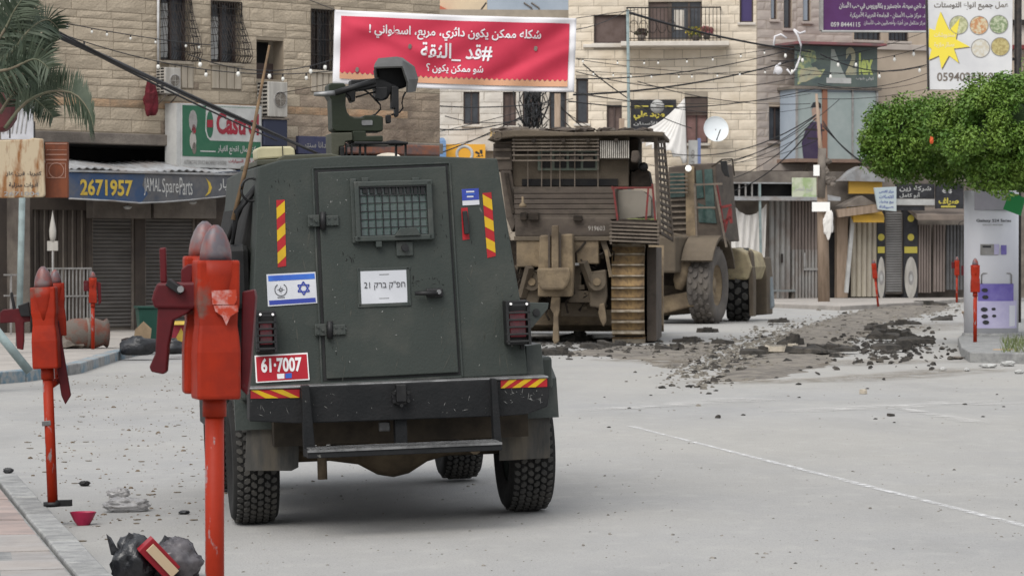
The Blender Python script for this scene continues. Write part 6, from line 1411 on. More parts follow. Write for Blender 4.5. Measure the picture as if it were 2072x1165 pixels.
# C3 chamfer face to the right of the corner, then the tan wall behind the bay
co = C2.m @ Vector((XE2, 0, 0)); C3 = Frame((co.x+0.004, co.y+0.004, 0), R(22)); b3 = thing('stone_building', 'grey-pink stone corner building with slit windows between the cream one and the glass bay', 'building', C3)
def r3(*a, y=0.0): return C3.rect(*a, y)
h3 = [r3(1556,216,1584,286), r3(1586,-20,1602,58), r3(1560,-30,1572,40), r3(1625,-30,1640,44), r3(1728,62,1782,82), r3(1798,62,1838,84)]
X3 = C3.p(1900,200).x; xm = C3.p(1612,200).x
wall_with_holes(0, X3, 0, C3.p(1700,-60).z, 0, 0.3, h3).build('wall', m_tanw, b3)
wall_stones(b3, 0, xm, (C3.p(1570,372).z, C3.p(1570,-30).z), 0.0, h3, 0.5, 0.85, 0.31, m_gs, limit=200, d=0.03, rough=0.004)
wall_stones(b3, xm, C3.p(1725,10).x, (C3.p(1650,86).z, C3.p(1650,-30).z), 0.0, h3, 0.5, 0.85, 0.31, m_gs, limit=90, d=0.03, rough=0.004)
for i, q in enumerate(h3): simple_window(C3, b3, q, mull=0 if i else 1, sill=m_gs, mat=m_dglass if i not in (2, 3) else m_bluegrey, bars=5 if i > 3 else 0)
MB().box(0, X3, -0.12, 0, C3.p(1600,96).z, C3.p(1600,84).z).build('ledge', m_gs, b3, bevel=0.02)
MB().box(0.1, 2.2, -0.3, -0.03, C3.p(1570,340).z-0.1, C3.p(1570,332).z).build('ledge', m_gs, b3)
ac(C3, 1609, 292, 1627, 325, 'small white air conditioner at the foot of the glass bay', 0.4, y=-0.05)
# glass bay with the painted sign on top
yv3 = -1.3
bay = thing('glass_bay', 'glazed projecting shop bay with brown posts above the market stalls', 'bay window', C3)
q = r3(1612,182,1776,322,y=yv3); MB().box(q[0], q[1], yv3+0.05, -0.05, q[2], q[3]).build('interior', m_bluegrey, bay)
for (x0, x1, mm) in ((1614,1664,m_glassb),(1674,1724,m_glassb),(1727,1774,m_glassb)): q_ = r3(x0,187,x1,322,y=yv3); MB().box(q_[0], q_[1], yv3, yv3+0.04, q_[2], q_[3]).build('pane', mm, bay)
for x0, x1, mm in ((1611,1615,m_acg),(1664,1674,M('rust_post', (0.26,0.12,0.075), None, 0.7)),(1724,1727,m_acg),(1773,1777,m_acg)): q_ = r3(x0,180,x1,326,y=yv3-0.03); MB().box(q_[0], q_[1], yv3-0.04, yv3+0.02, q_[2], q_[3]).build('post', mm, bay)
MB().box(q[0]-0.1, q[1]+0.1, yv3-0.1, 0, q[2]-0.12, q[2]).build('floor_slab', M('slab_rust', (0.25,0.17,0.13), (0.2,0.14,0.11), 0.9, scale=4), bay)
MB().box(q[0]-0.1, q[1]+0.1, yv3-0.1, 0, q[3]+0.0, q[3]+0.10).build('roof_slab', m_conc, bay)
for x in (1640, 1745): a = C3.p(x, 328, yv3+0.3); MB().bar((a.x,yv3+0.3,a.z),(a.x-0.1,0,a.z-0.9),0.1).build('strut', m_conc, bay)
# printed poster of a man seen through the bay glass: plain dark shape of a jacketed figure
pr = thing('poster', 'poster of a man in a dark purple jacket and cap behind the bay glass', 'poster', C3)
pcl = M('poster_cloth', (0.045,0.03,0.07), (0.06,0.045,0.08), 0.7, scale=4); psk = M('poster_skin', (0.42,0.29,0.23), (0.32,0.22,0.18), 0.8, scale=5)
yp = yv3-0.01
def pq(pts, mat, name, d): return MB().prism([(lambda p_: (p_.x, p_.z))(C3.p(a, b, yp)) for a, b in pts], yp-d, yp-d+0.004).build(name, mat, pr)
pq([(1630,262),(1643,247),(1655,247),(1664,252),(1664,322),(1626,322),(1622,290)], pcl, 'jacket', 0.004)
pq([(1642,222),(1646,218),(1656,218),(1660,226),(1658,240),(1652,247),(1645,243)], psk, 'face', 0.009)
pq([(1640,218),(1645,208),(1654,205),(1661,211),(1661,219),(1650,217)], m_blk, 'cap', 0.014)
pq([(1650,252),(1656,250),(1660,285),(1654,290)], M('poster_purple', (0.10,0.05,0.11), None, 0.8), 'shirt', 0.009)
# painted sign
sgn = thing('shop_sign', 'green and grey painted cafe sign with a big 2 over the glass bay', 'sign', C3); q = r3(1610,94,1774,176,y=yv3)
MB().box(q[0], q[1], yv3-0.05, yv3+0.1, q[2], q[3]).build('board', M('sign_slate', (0.075,0.095,0.10), (0.12,0.15,0.13), 0.6, scale=1.2), sgn, bevel=0.01)
ms1 = M('painted_foliage', (0.40,0.42,0.20), (0.16,0.22,0.17), 0.8, scale=6, lo=0.42, hi=0.56); ms2 = M('painted_sand', (0.42,0.38,0.25), (0.30,0.32,0.25), 0.8, scale=3)
yy3 = yv3-0.05
def sq(pts, mat, name, d): return MB().prism([(lambda p_: (p_.x, p_.z))(C3.p(a, b, yy3)) for a, b in pts], yy3-d, yy3-d+0.004).build(name, mat, sgn)
sq([(1614,108),(1632,100),(1650,104),(1652,124),(1640,130),(1648,142),(1670,140),(1660,156),(1630,164),(1614,172)], ms1, 'painted_tree', 0.004)
sq([(1620,140),(1650,136),(1664,150),(1630,166),(1616,168)], ms2, 'painted_ground', 0.008)
sq([(1682,100),(1688,100),(1704,142),(1716,166),(1676,168),(1680,140)], M('painted_grey', (0.34,0.37,0.34), None, 0.8), 'painted_tower', 0.004)
a = C3.p(1712,98,yy3); b = C3.p(1735,98,yy3); c = C3.p(1722,124,yy3); text('2', sgn, ms2, c.x, c.z, 0.42, 0.95, y=yy3-0.008, bold=0.05)
c = C3.p(1752,130,yy3); text('lex', sgn, M('letter_lime', (0.45,0.52,0.16), None, 0.7), c.x, c.z, 0.55, 0.75, y=yy3-0.008, bold=0.04)
q = r3(1672,158,1722,169,y=yy3); MB().box(q[0], q[1], yy3-0.010, yy3-0.008, q[2], q[3]).build('caption', m_signw, sgn); c = C3.p(1750,160,yy3); text('كوفي شوب', sgn, m_signw, c.x, c.z, 0.7, 0.15, y=yy3-0.01)
q = r3(1600,88,1780,93,y=yv3); MB().box(q[0], q[1], yv3-0.5, 0, q[2], q[3]).build('canopy', M('canopy_maroon', (0.25,0.09,0.10), (0.15,0.1,0.1), 0.8, scale=2), sgn)
# purple clinic board
PB = Frame((P(1664,511,96).x, 96, 0), R(3)); t = thing('sign_board', 'purple clinic board with white Arabic lines and phone number', 'sign', PB); q = PB.rect(1666,-60,1884,62,0)
MB().box(q[0], q[1], 0, 0.25, q[2], q[3]).build('board', m_purple, t); MB().box(q[0]-0.04, q[1]+0.04, -0.03, 0.28, q[2]-0.05, q[2]).build('frame', m_signw, t); MB().box(q[0]-0.10, q[0]-0.003, -0.03, 0.28, q[2], q[3]).build('frame', m_acg, t)
for s_, x0, x1, py, h, bo in (('د. ناجي سيطة، ماجستير و بكالوريوس في طب الأسنان', 1698, 1872, 13, 0.28, 0.03), ('د. مركز طب الأسنان - الجامعة العربية الأمريكية', 1720, 1872, 31, 0.22, 0.015), ('مركز متكامل من أطباء وأخصائيين طب الأسنان', 1748, 1872, 46, 0.2, 0.01), ('059 8444115', 1681, 1741, 50, 0.15, 0.02)):
    a = PB.p(x0, py, 0); b = PB.p(x1, py, 0); text(s_, t, m_signw, (a.x+b.x)/2, a.z, b.x-a.x, h, y=-0.006, bold=bo)
# ------------------------------------------------------------------ market stalls at the right
m_crug = M('grey_corrugated', (0.33,0.325,0.31), (0.25,0.24,0.23), 0.6, 0.2, scale=2, stretch=(1,1,0.4), dirt=(0.16,0.10,0.07), damt=0.7, dscale=2.5, var=0.05)
m_crug2 = M('brown_corrugated', (0.23,0.19,0.17), (0.17,0.14,0.125), 0.7, scale=2, stretch=(1,1,0.4), var=0.06)
m_creamd = M('cream_door', (0.44,0.40,0.32), (0.36,0.32,0.26), 0.7, scale=2, stretch=(1,1,0.4), dirt=(0.2,0.16,0.12), damt=0.5, dscale=2.5, var=0.05)
m_wood = M('wood_post', (0.33,0.25,0.19), (0.24,0.18,0.13), 0.85, scale=3, stretch=(4,4,0.5))
SHF = Frame((P(1470,511,100).x, 100, 0.13), R(12)); S1 = SHF
def rs(*a, y=0.0): return SHF.rect(*a, y)
def folding(label, name, x0, x1, yt, ybm, n, mat, F=SHF, y=0.0, dep=0.06, frame=None, cat='door'):
    t = thing(name, label, cat, F); q = F.rect(x0, yt, x1, ybm, y); w = (q[1]-q[0])/n
    for i in range(n):
        o = MB().prism([(q[0]+w*i+0.005, y), (q[0]+w*(i+0.25), y-dep), (q[0]+w*(i+0.75), y-dep), (q[0]+w*(i+1)-0.005, y)], q[2], q[3], 'z').build('panel', mat, t)
    MB().box(q[0], q[1], y+0.005, y+0.05, q[2], q[3]).build('backing', m_conc, t)
    return t, q
t, q = folding('grey corrugated metal door behind the white cloth, first stall right of the loader', 'metal_door', 1556, 1600, 405, 606, 4, m_crug)
MB().box(q[0]+0.4, q[0]+0.46, -0.12, -0.06, 1.2, 1.5).build('handle', m_iron, t)
t, q = folding('brown and grey corrugated stall gate left of the wooden pole', 'corrugated_gate', 1601, 1660, 400, 505, 9, m_crug2)
q2 = rs(1601,505,1660,610)
for i in range(9):
    w = (q2[1]-q2[0])/9; MB().prism([(q2[0]+w*i+0.005, -0.02), (q2[0]+w*(i+0.25), -0.08), (q2[0]+w*(i+0.75), -0.08), (q2[0]+w*(i+1)-0.005, -0.02)], q2[2], q2[3], 'z').build('panel', m_crug, t)
MB().box(q2[0]+0.4, q2[0]+1.0, -0.13, -0.09, q2[3]-0.7, q2[3]-0.62).box(q2[0]+0.4, q2[0]+0.47, -0.13, -0.09, q2[3]-0.6, q2[3]-0.1).build('latch', m_acg, t)
# stall shed: walls and roof, white cloth, window strip
sh_d = thing('market_stall', 'grey market stall shed with a white sheeted front and tin roof right of the loader', 'stall', SHF)
q = rs(1470,400,1556,606); MB().box(q[0]-2, q[1], 0.02, 0.1, 0, q[3]).build('wall', m_conc, sh_d)
q = rs(1466,397,1700,412,y=-1.1); MB().prism([(-1.15,q[2]+0.10),(-1.15,q[2]+0.22),(0.5,q[3]+0.1),(0.5,q[3]-0.05)], q[0]-0.5, q[1], 'x').build('roof', m_tin, sh_d)
q = rs(1480,372,1650,397,y=-0.9); MB().box(q[0], q[1], -0.6, 0, q[2], q[3]).build('loft', m_dark, sh_d)
for i, x in enumerate((1481,1494,1507,1520,1534)): a = rs(x,370,x+2.5,398,y=-0.9); MB().box(a[0], a[1], -0.95, -0.88, a[2], a[3]).build('mullion', m_acg, sh_d)
q = rs(1478,369,1656,372,y=-0.9); MB().box(q[0], q[1], -1.0, 0, q[2], q[3]).build('loft_edge', m_tin, sh_d)
a = SHF.p(1537, 372, -1.1); b = SHF.p(1540, 560, -1.1); MB().bar(tuple(a), tuple(b), 0.07).build('post', m_teal, sh_d)
q = rs(1478,410,1560,606,y=-0.6)
cl = MB(); vs = []; nx_, nz_ = 20, 14
for j in range(nz_+1):
    for i in range(nx_+1):
        u = i/nx_; v = j/nz_; px = 1480+72*u-10*v*(u-0.2); py = 412+(560-412)*v-26*math.sin(math.pi*u)*(1-v)*-0.9
        p_ = SHF.p(px, py, -0.7); vs.append((p_.x, -0.7+0.08*math.sin(i*1.7+v*3), p_.z))
cl.add(vs, [(j*(nx_+1)+i, j*(nx_+1)+i+1, (j+1)*(nx_+1)+i+1, (j+1)*(nx_+1)+i) for j in range(nz_) for i in range(nx_)], True)
tag(place(cl.build('cloth', m_cloth), SHF.loc, R(12)), 'white sheet hung in folds over the first stall right of the loader', 'cloth')
t = thing('bench', 'grey metal bench in front of the grey corrugated stall gate', 'bench', SHF)
q = rs(1546,586,1604,590,y=-0.9); MB().box(q[0], q[1], -1.2, -0.7, q[2], q[3]).build('seat', M('bench_grey', (0.16,0.17,0.17), None, 0.6), t)
for x in (1562, 1598): a = rs(x,590,x+5,611,y=-0.9); MB().box(a[0], a[1], -1.15, -0.75, 0, a[3]).build('leg', m_conc, t)
# utility pole
up = thing('utility_pole', 'weathered wooden utility pole with white sign boards among the stalls', 'utility pole', None, (0,0,0))
g = G(1667, 610, 0.13); up.location = g; k = 6000/g.y; UF = Frame(g); top = UF.p(1650, 190, 0).z
MB().tube([(0,0,0), (-0.05,0,3.2), tuple(UF.p(1662,345,0)), (tuple(UF.p(1660,300,0))), (tuple(UF.p(1652,190,0)))], [0.19,0.17,0.13,0.07,0.04], 12).build('pole', m_wood, up)
MB().cyl(tuple(UF.p(1664,300,-0.1)), tuple(UF.p(1662,400,-0.1)), 0.13, n=8).build('cable_bundle', m_conc, up)
for (x0,y0,x1,y1,lab) in ((1643,409,1679,428,'sign_plate'),(1646,334,1658,356,'meter_box')):
    q = UF.rect(x0,y0,x1,y1,-0.25); MB().box(q[0], q[1], -0.3, -0.22, q[2], q[3]).build(lab, M(lab+'_white', (0.85,0.85,0.82), None, 0.5), up)
q = UF.rect(1662,325,1688,385,-0.1)
for i in range(8): MB().lump((q[0]+random.uniform(0,0.4), -0.1, q[2]+(q[3]-q[2])*random.random()), (0.12,0.1,0.1), i, 0.5, 8, 6).build('junction', m_conc, up)
for zz, w in ((262, 40),(280, 30)): a = UF.p(1648-w/2, zz, 0); b = UF.p(1648+w/2, zz+2, 0); MB().bar(tuple(a), tuple(b), 0.06).build('crossarm', m_iron, up)
# white plastic hanging from the pole
t = tag(MB().lump((0,0,0),(0.15,0.08,0.42),6,0.5,12,10).build('plastic_sheet', m_cloth), 'white plastic sheet hanging from the wooden utility pole', 'plastic sheet'); t.location = P(1676, 452, g.y-0.3)
# dark doorway, brown posts
t = thing('doorway', 'dark open doorway between the wooden pole and the brown post', 'doorway', SHF); q = rs(1676,470,1694,606); MB().box(q[0], q[1], 0.2, 0.3, 0, q[3]).build('opening', m_dark, t); MB().box(q[0]-0.1, q[1]+0.4, 0.1, 0.5, q[3], q[3]+0.5).build('lintel', m_conc, t)
q = rs(1692,440,1714,604); t = tag(place(MB().box(q[0], q[1], -0.1, 0.2, 0, q[3]).build('post', m_wood, None, 0.02), SHF.loc, R(12)), 'thick brown wooden post right of the dark doorway', 'post')
a = SHF.p(1726,435,-0.4); b = SHF.p(1712,592,-0.4); t = tag(place(MB().bar(tuple(a), tuple(b), 0.12).build('plank', m_signw), SHF.loc, R(12)), 'white plank leaning against the brown post', 'plank')
q = rs(1692,430,1730,600,y=0.3); t = tag(place(MB().box(q[0], q[1], 0.3, 0.4, 0, q[3]).build('wall', m_conc, None), SHF.loc, R(12)), 'short grey wall behind the leaning white plank', 'wall')
folding('cream panelled folding doors under the yellow awning', 'folding_door', 1722, 1775, 440, 600, 5, m_creamd)
t = thing('awning', 'yellow canvas awning above the cream folding doors', 'awning', SHF); q = rs(1726,428,1788,450,y=-0.8); MB().prism([(-0.85,q[2]),(-0.83,q[2]+0.25),(-0.1,q[3]+0.25),(-0.1,q[3]+0.15)], q[0], q[1], 'x').build('canvas', M('canvas_yellow', (0.60,0.36,0.05), (0.5,0.3,0.06), 0.8, scale=3), t)
t = thing('shop_sign', 'ochre fascia board above the grey plank roof left of the blue and white board', 'sign', SHF); q = rs(1718,366,1785,392,y=-0.3); MB().box(q[0], q[1], -0.3, -0.2, q[2], q[3]).build('board', M('ochre', (0.55,0.33,0.06), None, 0.7), t)
t = thing('plank_roof', 'pale timber fascia sloping up over the brown post and yellow awning', 'roof', SHF); MB().prism([(lambda p_: (p_.x, p_.z))(SHF.p(a_, b_, -1.0)) for a_, b_ in ((1692,424),(1775,414),(1786,420),(1786,428),(1696,440))], -1.05, -0.9).build('fascia', m_wood, t); MB().prism([(lambda p_: (p_.x, p_.z))(SHF.p(a_, b_, -0.9)) for a_, b_ in ((1700,420),(1745,396),(1775,414))], -0.9, 0).build('gable', m_conc, t)
t = thing('tin_roof', 'grey gabled tin roof below the glass bay', 'roof', SHF); MB().prism([(lambda p_: (p_.x, p_.z))(SHF.p(a_, b_, -0.5)) for a_, b_ in ((1705,366),(1728,345),(1745,336),(1790,362),(1790,368))], -0.5, 0.3).build('sheet', m_tin, t)
# black yellow pillars and shutter
for (x0, x1, lab) in ((1775,1791,'narrow black pillar with yellow panels left of the grey roller shutter'),(1829,1857,'wide black pillar with yellow panels and a white oval right of the roller shutter')):
    t = thing('painted_pillar', lab, 'pillar', SHF); q = rs(x0,425,x1,600,y=-0.1); MB().box(q[0], q[1], -0.1, 0.2, 0, q[3]).build('board', m_blk, t)
    for (ya_, yb_) in ((436,448),(474,486)):
        c = SHF.p((x0+x1)/2, (ya_+yb_)/2, -0.1); MB().lathe([(0,-0.006),(0.12,-0.006)], 12, (c.x,-0.1,c.z), 'y').build('emblem', m_ylw, t)
    q_ = rs(x0+1,499,x1-1,512,y=-0.1); MB().box(q_[0], q_[1], -0.108, -0.1, q_[2], q_[3]).build('yellow_panel', m_ylw, t)
    c = SHF.p((x0+x1)/2, 562, -0.1); MB().prism([(c.x+(q[1]-q[0])*0.46*math.cos(R(k_*20)), c.z+0.72*math.sin(R(k_*20))) for k_ in range(18)], -0.112, -0.104).build('oval', m_acw, t)
    MB().prism([(c.x+0.10*math.cos(R(k_*30)), c.z+0.25*math.sin(R(k_*30))) for k_ in range(12)], -0.118, -0.112).build('oval_print', m_acg, t)
    MB().prism([(c.x+0.05*math.cos(R(k_*30)), c.z+0.12*math.sin(R(k_*30))) for k_ in range(12)], -0.124, -0.118).build('oval_print', m_signw, t)
q = rs(1791,430,1829,596); roller('plain grey roller shutter between the two black and yellow pillars', (q[0], q[1], q[2], q[3]), 0.1, 0.085, M('light_shutter', (0.22,0.215,0.21), (0.18,0.175,0.17), 0.6, scale=2, var=0.05), SHF)
folding('left pair of brown slatted doors right of the white oval sign', 'slatted_door', 1857, 1884, 455, 592, 5, m_crug2)
folding('right pair of brown slatted doors, split by a dark gap', 'slatted_door', 1888, 1912, 455, 590, 4, m_crug2)
folding('dark grey slatted door at the right end of the stalls', 'slatted_door', 1914, 1975, 455, 586, 9, M('dark_slate_door', (0.115,0.115,0.118), (0.085,0.085,0.085), 0.7, scale=3, var=0.08))
t = thing('awning', 'sagging grey-brown canvas awning over the brown slatted doors', 'awning', SHF); q = rs(1855,425,1965,455,y=-1.0); MB().prism([(-1.05,q[2]+0.15),(-1.05,q[2]+0.35),(0,q[3]+0.1),(0,q[3])], q[0], q[1], 'x').build('canvas', M('canvas_brown', (0.22,0.18,0.15), (0.17,0.14,0.12), 0.9, scale=2), t, bevel=0.02)
t = thing('back_wall', 'dark wall closing the backs of the stalls', 'wall', SHF); q = rs(1440,330,2110,600,y=0.5); MB().box(q[0], q[1], 0.5, 0.6, 0, q[3]-0.3).build('wall', m_conc, t)
# sign boards over the stalls
t = thing('shop_sign', 'faded green and white board fixed left of the utility pole', 'sign', SHF); q = rs(1601,360,1650,400,y=-0.9); MB().box(q[0], q[1], -1.02, -0.95, q[2], q[3]).build('board', m_grn2, t, bevel=0.01)
a = rs(1606,378,1644,390,y=-1.0); text('للبيع الخضار', t, m_signw, (a[0]+a[1])/2, (a[2]+a[3])/2, a[1]-a[0], 0.22, y=-1.026)
t = thing('shop_sign', 'blue and white board with small printed lines over the grey roller shutter', 'sign', SHF); MB().prism([(lambda p_: (p_.x, p_.z))(SHF.p(a_, b_, -1.2)) for a_, b_ in ((1768,380),(1813,378),(1813,428),(1776,424))], -1.25, -1.15).build('board', M('pale_blue_board', (0.42,0.50,0.53), (0.5,0.54,0.54), 0.6, scale=2), t, bevel=0.008)
for py, s_ in ((388,'مركز القدس'),(398,'للاتصالات'),(409,'بيع وشراء'),(419,'صيانة')): a = SHF.p(1779,py,-1.25); b = SHF.p(1808,py,-1.25); text(s_, t, m_navy, (a.x+b.x)/2, a.z, b.x-a.x, 0.12, y=-1.256)
t = thing('shop_sign', 'long black company sign with white Arabic letters under the tree', 'sign', SHF); q = rs(1813,372,1891,402,y=-1.0); MB().box(q[0], q[1], -1.0, -0.9, q[2], q[3]).build('board', m_blk, t)
a = SHF.p(1820,382,-1.0); b = SHF.p(1884,382,-1.0); text('شركة زين', t, m_signw, (a.x+b.x)/2, a.z, b.x-a.x, 0.2, y=-1.006, bold=0.02); a = SHF.p(1820,395,-1.0); b = SHF.p(1862,395,-1.0); text('أبو كامل', t, m_signw, (a.x+b.x)/2, a.z, b.x-a.x, 0.19, y=-1.006, bold=0.02)
q = rs(1813,403,1891,415,y=-1.0); MB().box(q[0], q[1], -1.02, -0.9, q[2], q[3]).build('white_strip', m_signw, t); q = rs(1813,416,1870,426,y=-0.9); MB().box(q[0], q[1], -0.95, -0.85, q[2], q[3]).build('lower_strip', m_blk, t)
t = thing('shop_sign', 'black money changer sign with one bold yellow word under the tree', 'sign', SHF); q = rs(1894,372,1950,422,y=-1.1); MB().box(q[0], q[1], -1.1, -1.0, q[2], q[3]).build('board', m_blk, t)
a = SHF.p(1899,408,-1.1); b = SHF.p(1940,408,-1.1); text('صراف', t, m_ylw, (a.x+b.x)/2, a.z, b.x-a.x, 0.26, y=-1.106, bold=0.05); a = SHF.p(1906,387,-1.1); b = SHF.p(1926,387,-1.1); text('$ €', t, m_signw, (a.x+b.x)/2, a.z, b.x-a.x, 0.16, y=-1.106, bold=0.02)
a = SHF.p(1904,418,-1.1); b = SHF.p(1934,418,-1.1); MB().box(a.x, b.x, -1.107, -1.1, a.z-0.03, a.z+0.03).build('yellow_line', m_ylw, t)
t = thing('wire_hoop', 'thin wire hoop hanging at the right end of the stalls', 'wire', SHF); c = SHF.p(1950, 458, -1.3); MB().tube([(c.x+0.2*math.cos(R(k_*20)), -1.3, c.z+0.18*math.sin(R(k_*20))) for k_ in range(19)], 0.012, 5).build('hoop', m_iron, t)
# wall behind the tree at right
W4 = Frame((P(1860,511,112).x, 112, 0), R(2)); t = thing('building', 'tan rendered building behind the trees at the right edge', 'building', W4)
q = W4.rect(1860,-60,2150,560,0); MB().box(q[0], q[1]+4, 0, 3, 0, q[3]).build('wall', m_tanw, t)
for x0 in (2050,): a = W4.rect(x0,-20,x0+40,110,-0.05); MB().box(a[0], a[1], -0.08, 0, a[2], a[3]).build('pale_panel', m_cs2, t)
q = W4.rect(2046,92,2110,100,-0.4); MB().box(q[0], q[1], -0.6, 0, q[2], q[3]).build('roof_line', m_rail, t)
q = W4.rect(2040,40,2110,50,-0.4); MB().box(q[0], q[1], -0.3, 0, q[2], q[3]).build('beam', m_iron, t)
# white billboard
BB = Frame((P(1876,511,64).x, 64, 0), R(-3)); t = thing('billboard', 'white billboard with a yellow starburst, round food pictures and a phone number', 'billboard', BB)
MB().prism([(lambda p_: (p_.x, p_.z))(BB.p(a_, b_, 0)) for a_, b_ in ((1875,-60),(2050,-60),(2047,183),(1880,181))], 0, 0.2).build('board', M('billboard_white', (0.66,0.66,0.66), (0.58,0.58,0.59), 0.6, scale=1.5), t)
MB().prism([(lambda p_: (p_.x, p_.z))(BB.p(a_, b_, -0.02)) for a_, b_ in ((1873,-60),(1876,-60),(1881,183),(1878,184))], -0.02, 0.2).build('frame', m_iron, t)
a = BB.p(1890,13,0); b = BB.p(2040,13,0); text('عمل جميع انواع التوستات', t, m_conc, (a.x+b.x)/2, a.z, b.x-a.x, 0.18, y=-0.006, bold=0.02)
a = BB.p(1896,156,0); b = BB.p(2010,156,0); text('0594036360', t, m_conc, (a.x+b.x)/2, a.z, b.x-a.x, 0.19, y=-0.006, bold=0.02)
def bq(pts, mat, name, d): return MB().prism([(lambda p_: (p_.x, p_.z))(BB.p(a_, b_, 0)) for a_, b_ in pts], -d, -d+0.004).build(name, mat, t)
star = [(1903,24),(1914,48),(1921,62),(1942,38),(1934,80),(1962,95),(1930,99),(1940,128),(1920,113),(1905,140),(1900,113),(1879,122),(1885,100),(1879,95),(1880,58),(1892,62),(1896,45)]
bq([(a_+2, b_+2) for a_, b_ in star], m_conc, 'starburst_shadow', 0.004); bq(star, M('star_yellow', (0.80,0.66,0.08), None, 0.6), 'starburst', 0.008)
for py, s_ in ((72,'سندويشات'),(92,'عصائر طازجة')): a = BB.p(1890,py,0); b = BB.p(1932,py,0); text(s_, t, M('pale_letters', (0.78,0.70,0.45), None, 0.7), (a.x+b.x)/2, a.z, b.x-a.x, 0.13, y=-0.012)
mfood = [M('food_picture', c0, c1, 0.7, scale=14, lo=0.42, hi=0.55) for c0, c1 in (((0.55,0.55,0.35),(0.35,0.36,0.2)),((0.6,0.55,0.38),(0.5,0.25,0.12)),((0.5,0.53,0.38),(0.2,0.26,0.14)),((0.62,0.61,0.56),(0.55,0.5,0.4)),((0.5,0.43,0.2),(0.35,0.28,0.12)))]
for (px, py), mm in zip(((1940,51),(1981,52),(2021,50),(1984,98),(2024,95)), mfood):
    c = BB.p(px, py, 0); MB().lathe([(0,-0.006),(0.19,-0.006)], 24, (c.x,0,c.z), 'y').build('food_picture', mm, t); MB().lathe([(0.19,-0.008),(0.205,-0.008)], 24, (c.x,0,c.z), 'y').build('plate_rim', m_acg, t)
MB().cyl(tuple(BB.p(2060,-40,0.2)), (BB.p(2060,-40,0.2).x, 0.2, 0), 0.08, n=10).build('post', m_iron, t)
for z_ in (-20, 120): a = BB.p(2030,z_,0.1); b = BB.p(2062,z_,0.2); MB().bar(tuple(a), tuple(b), 0.06).build('arm', m_iron, t)
# ------------------------------------------------------------------ banner
m_banner = M('banner_red', (0.54,0.040,0.078), (0.47,0.032,0.065), 0.75, scale=1.2, stretch=(1,1,1))
m_bwhite = M('banner_white', (0.70,0.69,0.71), None, 0.8); m_btan = M('banner_tan', (0.55,0.30,0.18), None, 0.8)
BF = Frame((P(920,511,50).x, 50, 0), R(2)); ban = thing('banner', 'wide red cloth banner with white border and Arabic writing strung across the street', 'banner', BF)
TLb, TRb, BLb, BRb = BF.p(677,20), BF.p(1167,37), BF.p(673,169), BF.p(1161,187)
def bsurf(u, v):   # u to the right, v down; folds run from the corners
    p = (TLb*(1-u)+TRb*u)*(1-v)+(BLb*(1-u)+BRb*u)*v
    f = 0.040*math.sin(9*(u*1.6+v*1.3))*(1-u)*math.exp(-1.5*abs(v-u*1.4)) + 0.035*math.sin(16*(u+0.5*v))*u*v + 0.055*math.exp(-((v-2.4*(1-u)-0.05)/0.16)**2)*sstep(0.5,0.75,u) + 0.03*math.exp(-((v-2.0*u)/0.2)**2) + 0.014*math.sin(26*u+12*v)*(0.4+u) + 0.03*math.exp(-((v-1.5*(1-u)-0.3)/0.07)**2)*sstep(0.45,0.8,u) - 0.03*math.exp(-((v-1.15*u-0.1)/0.08)**2)*(1-sstep(0.2,0.6,u))
    sag = 0.03*math.sin(math.pi*u)
    return Vector((p.x, -0.15*math.sin(math.pi*u)*0.6+f, p.z-sag))
def bmesh_(u0, u1, v0, v1, nu, nv, name, mat, dy):
    vs = [bsurf(u0+(u1-u0)*i/nu, v0+(v1-v0)*j/nv)+Vector((0,dy,0)) for j in range(nv+1) for i in range(nu+1)]
    return MB().add(vs, [(j*(nu+1)+i, j*(nu+1)+i+1, (j+1)*(nu+1)+i+1, (j+1)*(nu+1)+i) for j in range(nv) for i in range(nu)], True).build(name, mat, ban)
bmesh_(0, 1, 0, 1, 90, 30, 'cloth', m_bwhite, 0.0).modifiers.new('th','SOLIDIFY').thickness = 0.006
bmesh_(0.028, 0.972, 0.075, 0.85, 90, 26, 'red_field', m_banner, -0.022)
n = 90; vs = []; U0, U1 = 0.028, 0.972
for i in range(n+1):
    u = U0+(U1-U0)*i/n; v = 0.845+(0.022 if i % 2 else -0.014)
    vs += [bsurf(u, v)+Vector((0,-0.032,0)), bsurf(u, 0.93)+Vector((0,-0.032,0))]
MB().add(vs, [(2*i, 2*i+2, 2*i+3, 2*i+1) for i in range(n)], True).build('zigzag_band', m_btan, ban)
def btext(s, u0, u1, v, h, bold):
    tmp = text(s, ban, m_bwhite, 0, 0, 1, 1, y=0, bold=bold)
    # subdivided to follow the folds: map every vertex onto the cloth
    for vv in tmp.data.vertices:
        u = (u0+u1)/2+(u1-u0)*vv.co.x; w = v-h*vv.co.z; vv.co = bsurf(u, w)+Vector((0,-0.036,0))
btext('شكله ممكن يكون دائري، مربع، اسطواني !', 0.145, 0.855, 0.26, 0.19, 0.02)
btext('#قد _الثقة', 0.36, 0.655, 0.50, 0.24, 0.018)
btext('شو ممكن يكون ؟', 0.385, 0.62, 0.73, 0.13, 0.02)
for u, v in ((0.315,0.45),(0.835,0.42),(0.1,0.80)):
    o = MB().prism([(0.028*math.cos(R(40*k))*(1+0.3*(k % 2)), 0.045*math.sin(R(40*k))) for k in range(9)], -0.004, 0).mp(lambda w: bsurf(u, v)+Vector((w[0], w[1]-0.034, w[2]))).build('wind_hole', m_conc, ban)
for c_, far in ((TLb, (520,-40)), (BLb, (560,190)), (TRb, (1290,20)), (BRb, (1300,210))):
    MB().bar(tuple(c_), tuple(BF.p(far[0], far[1], 4.0)), 0.012).build('rope', m_iron, ban)
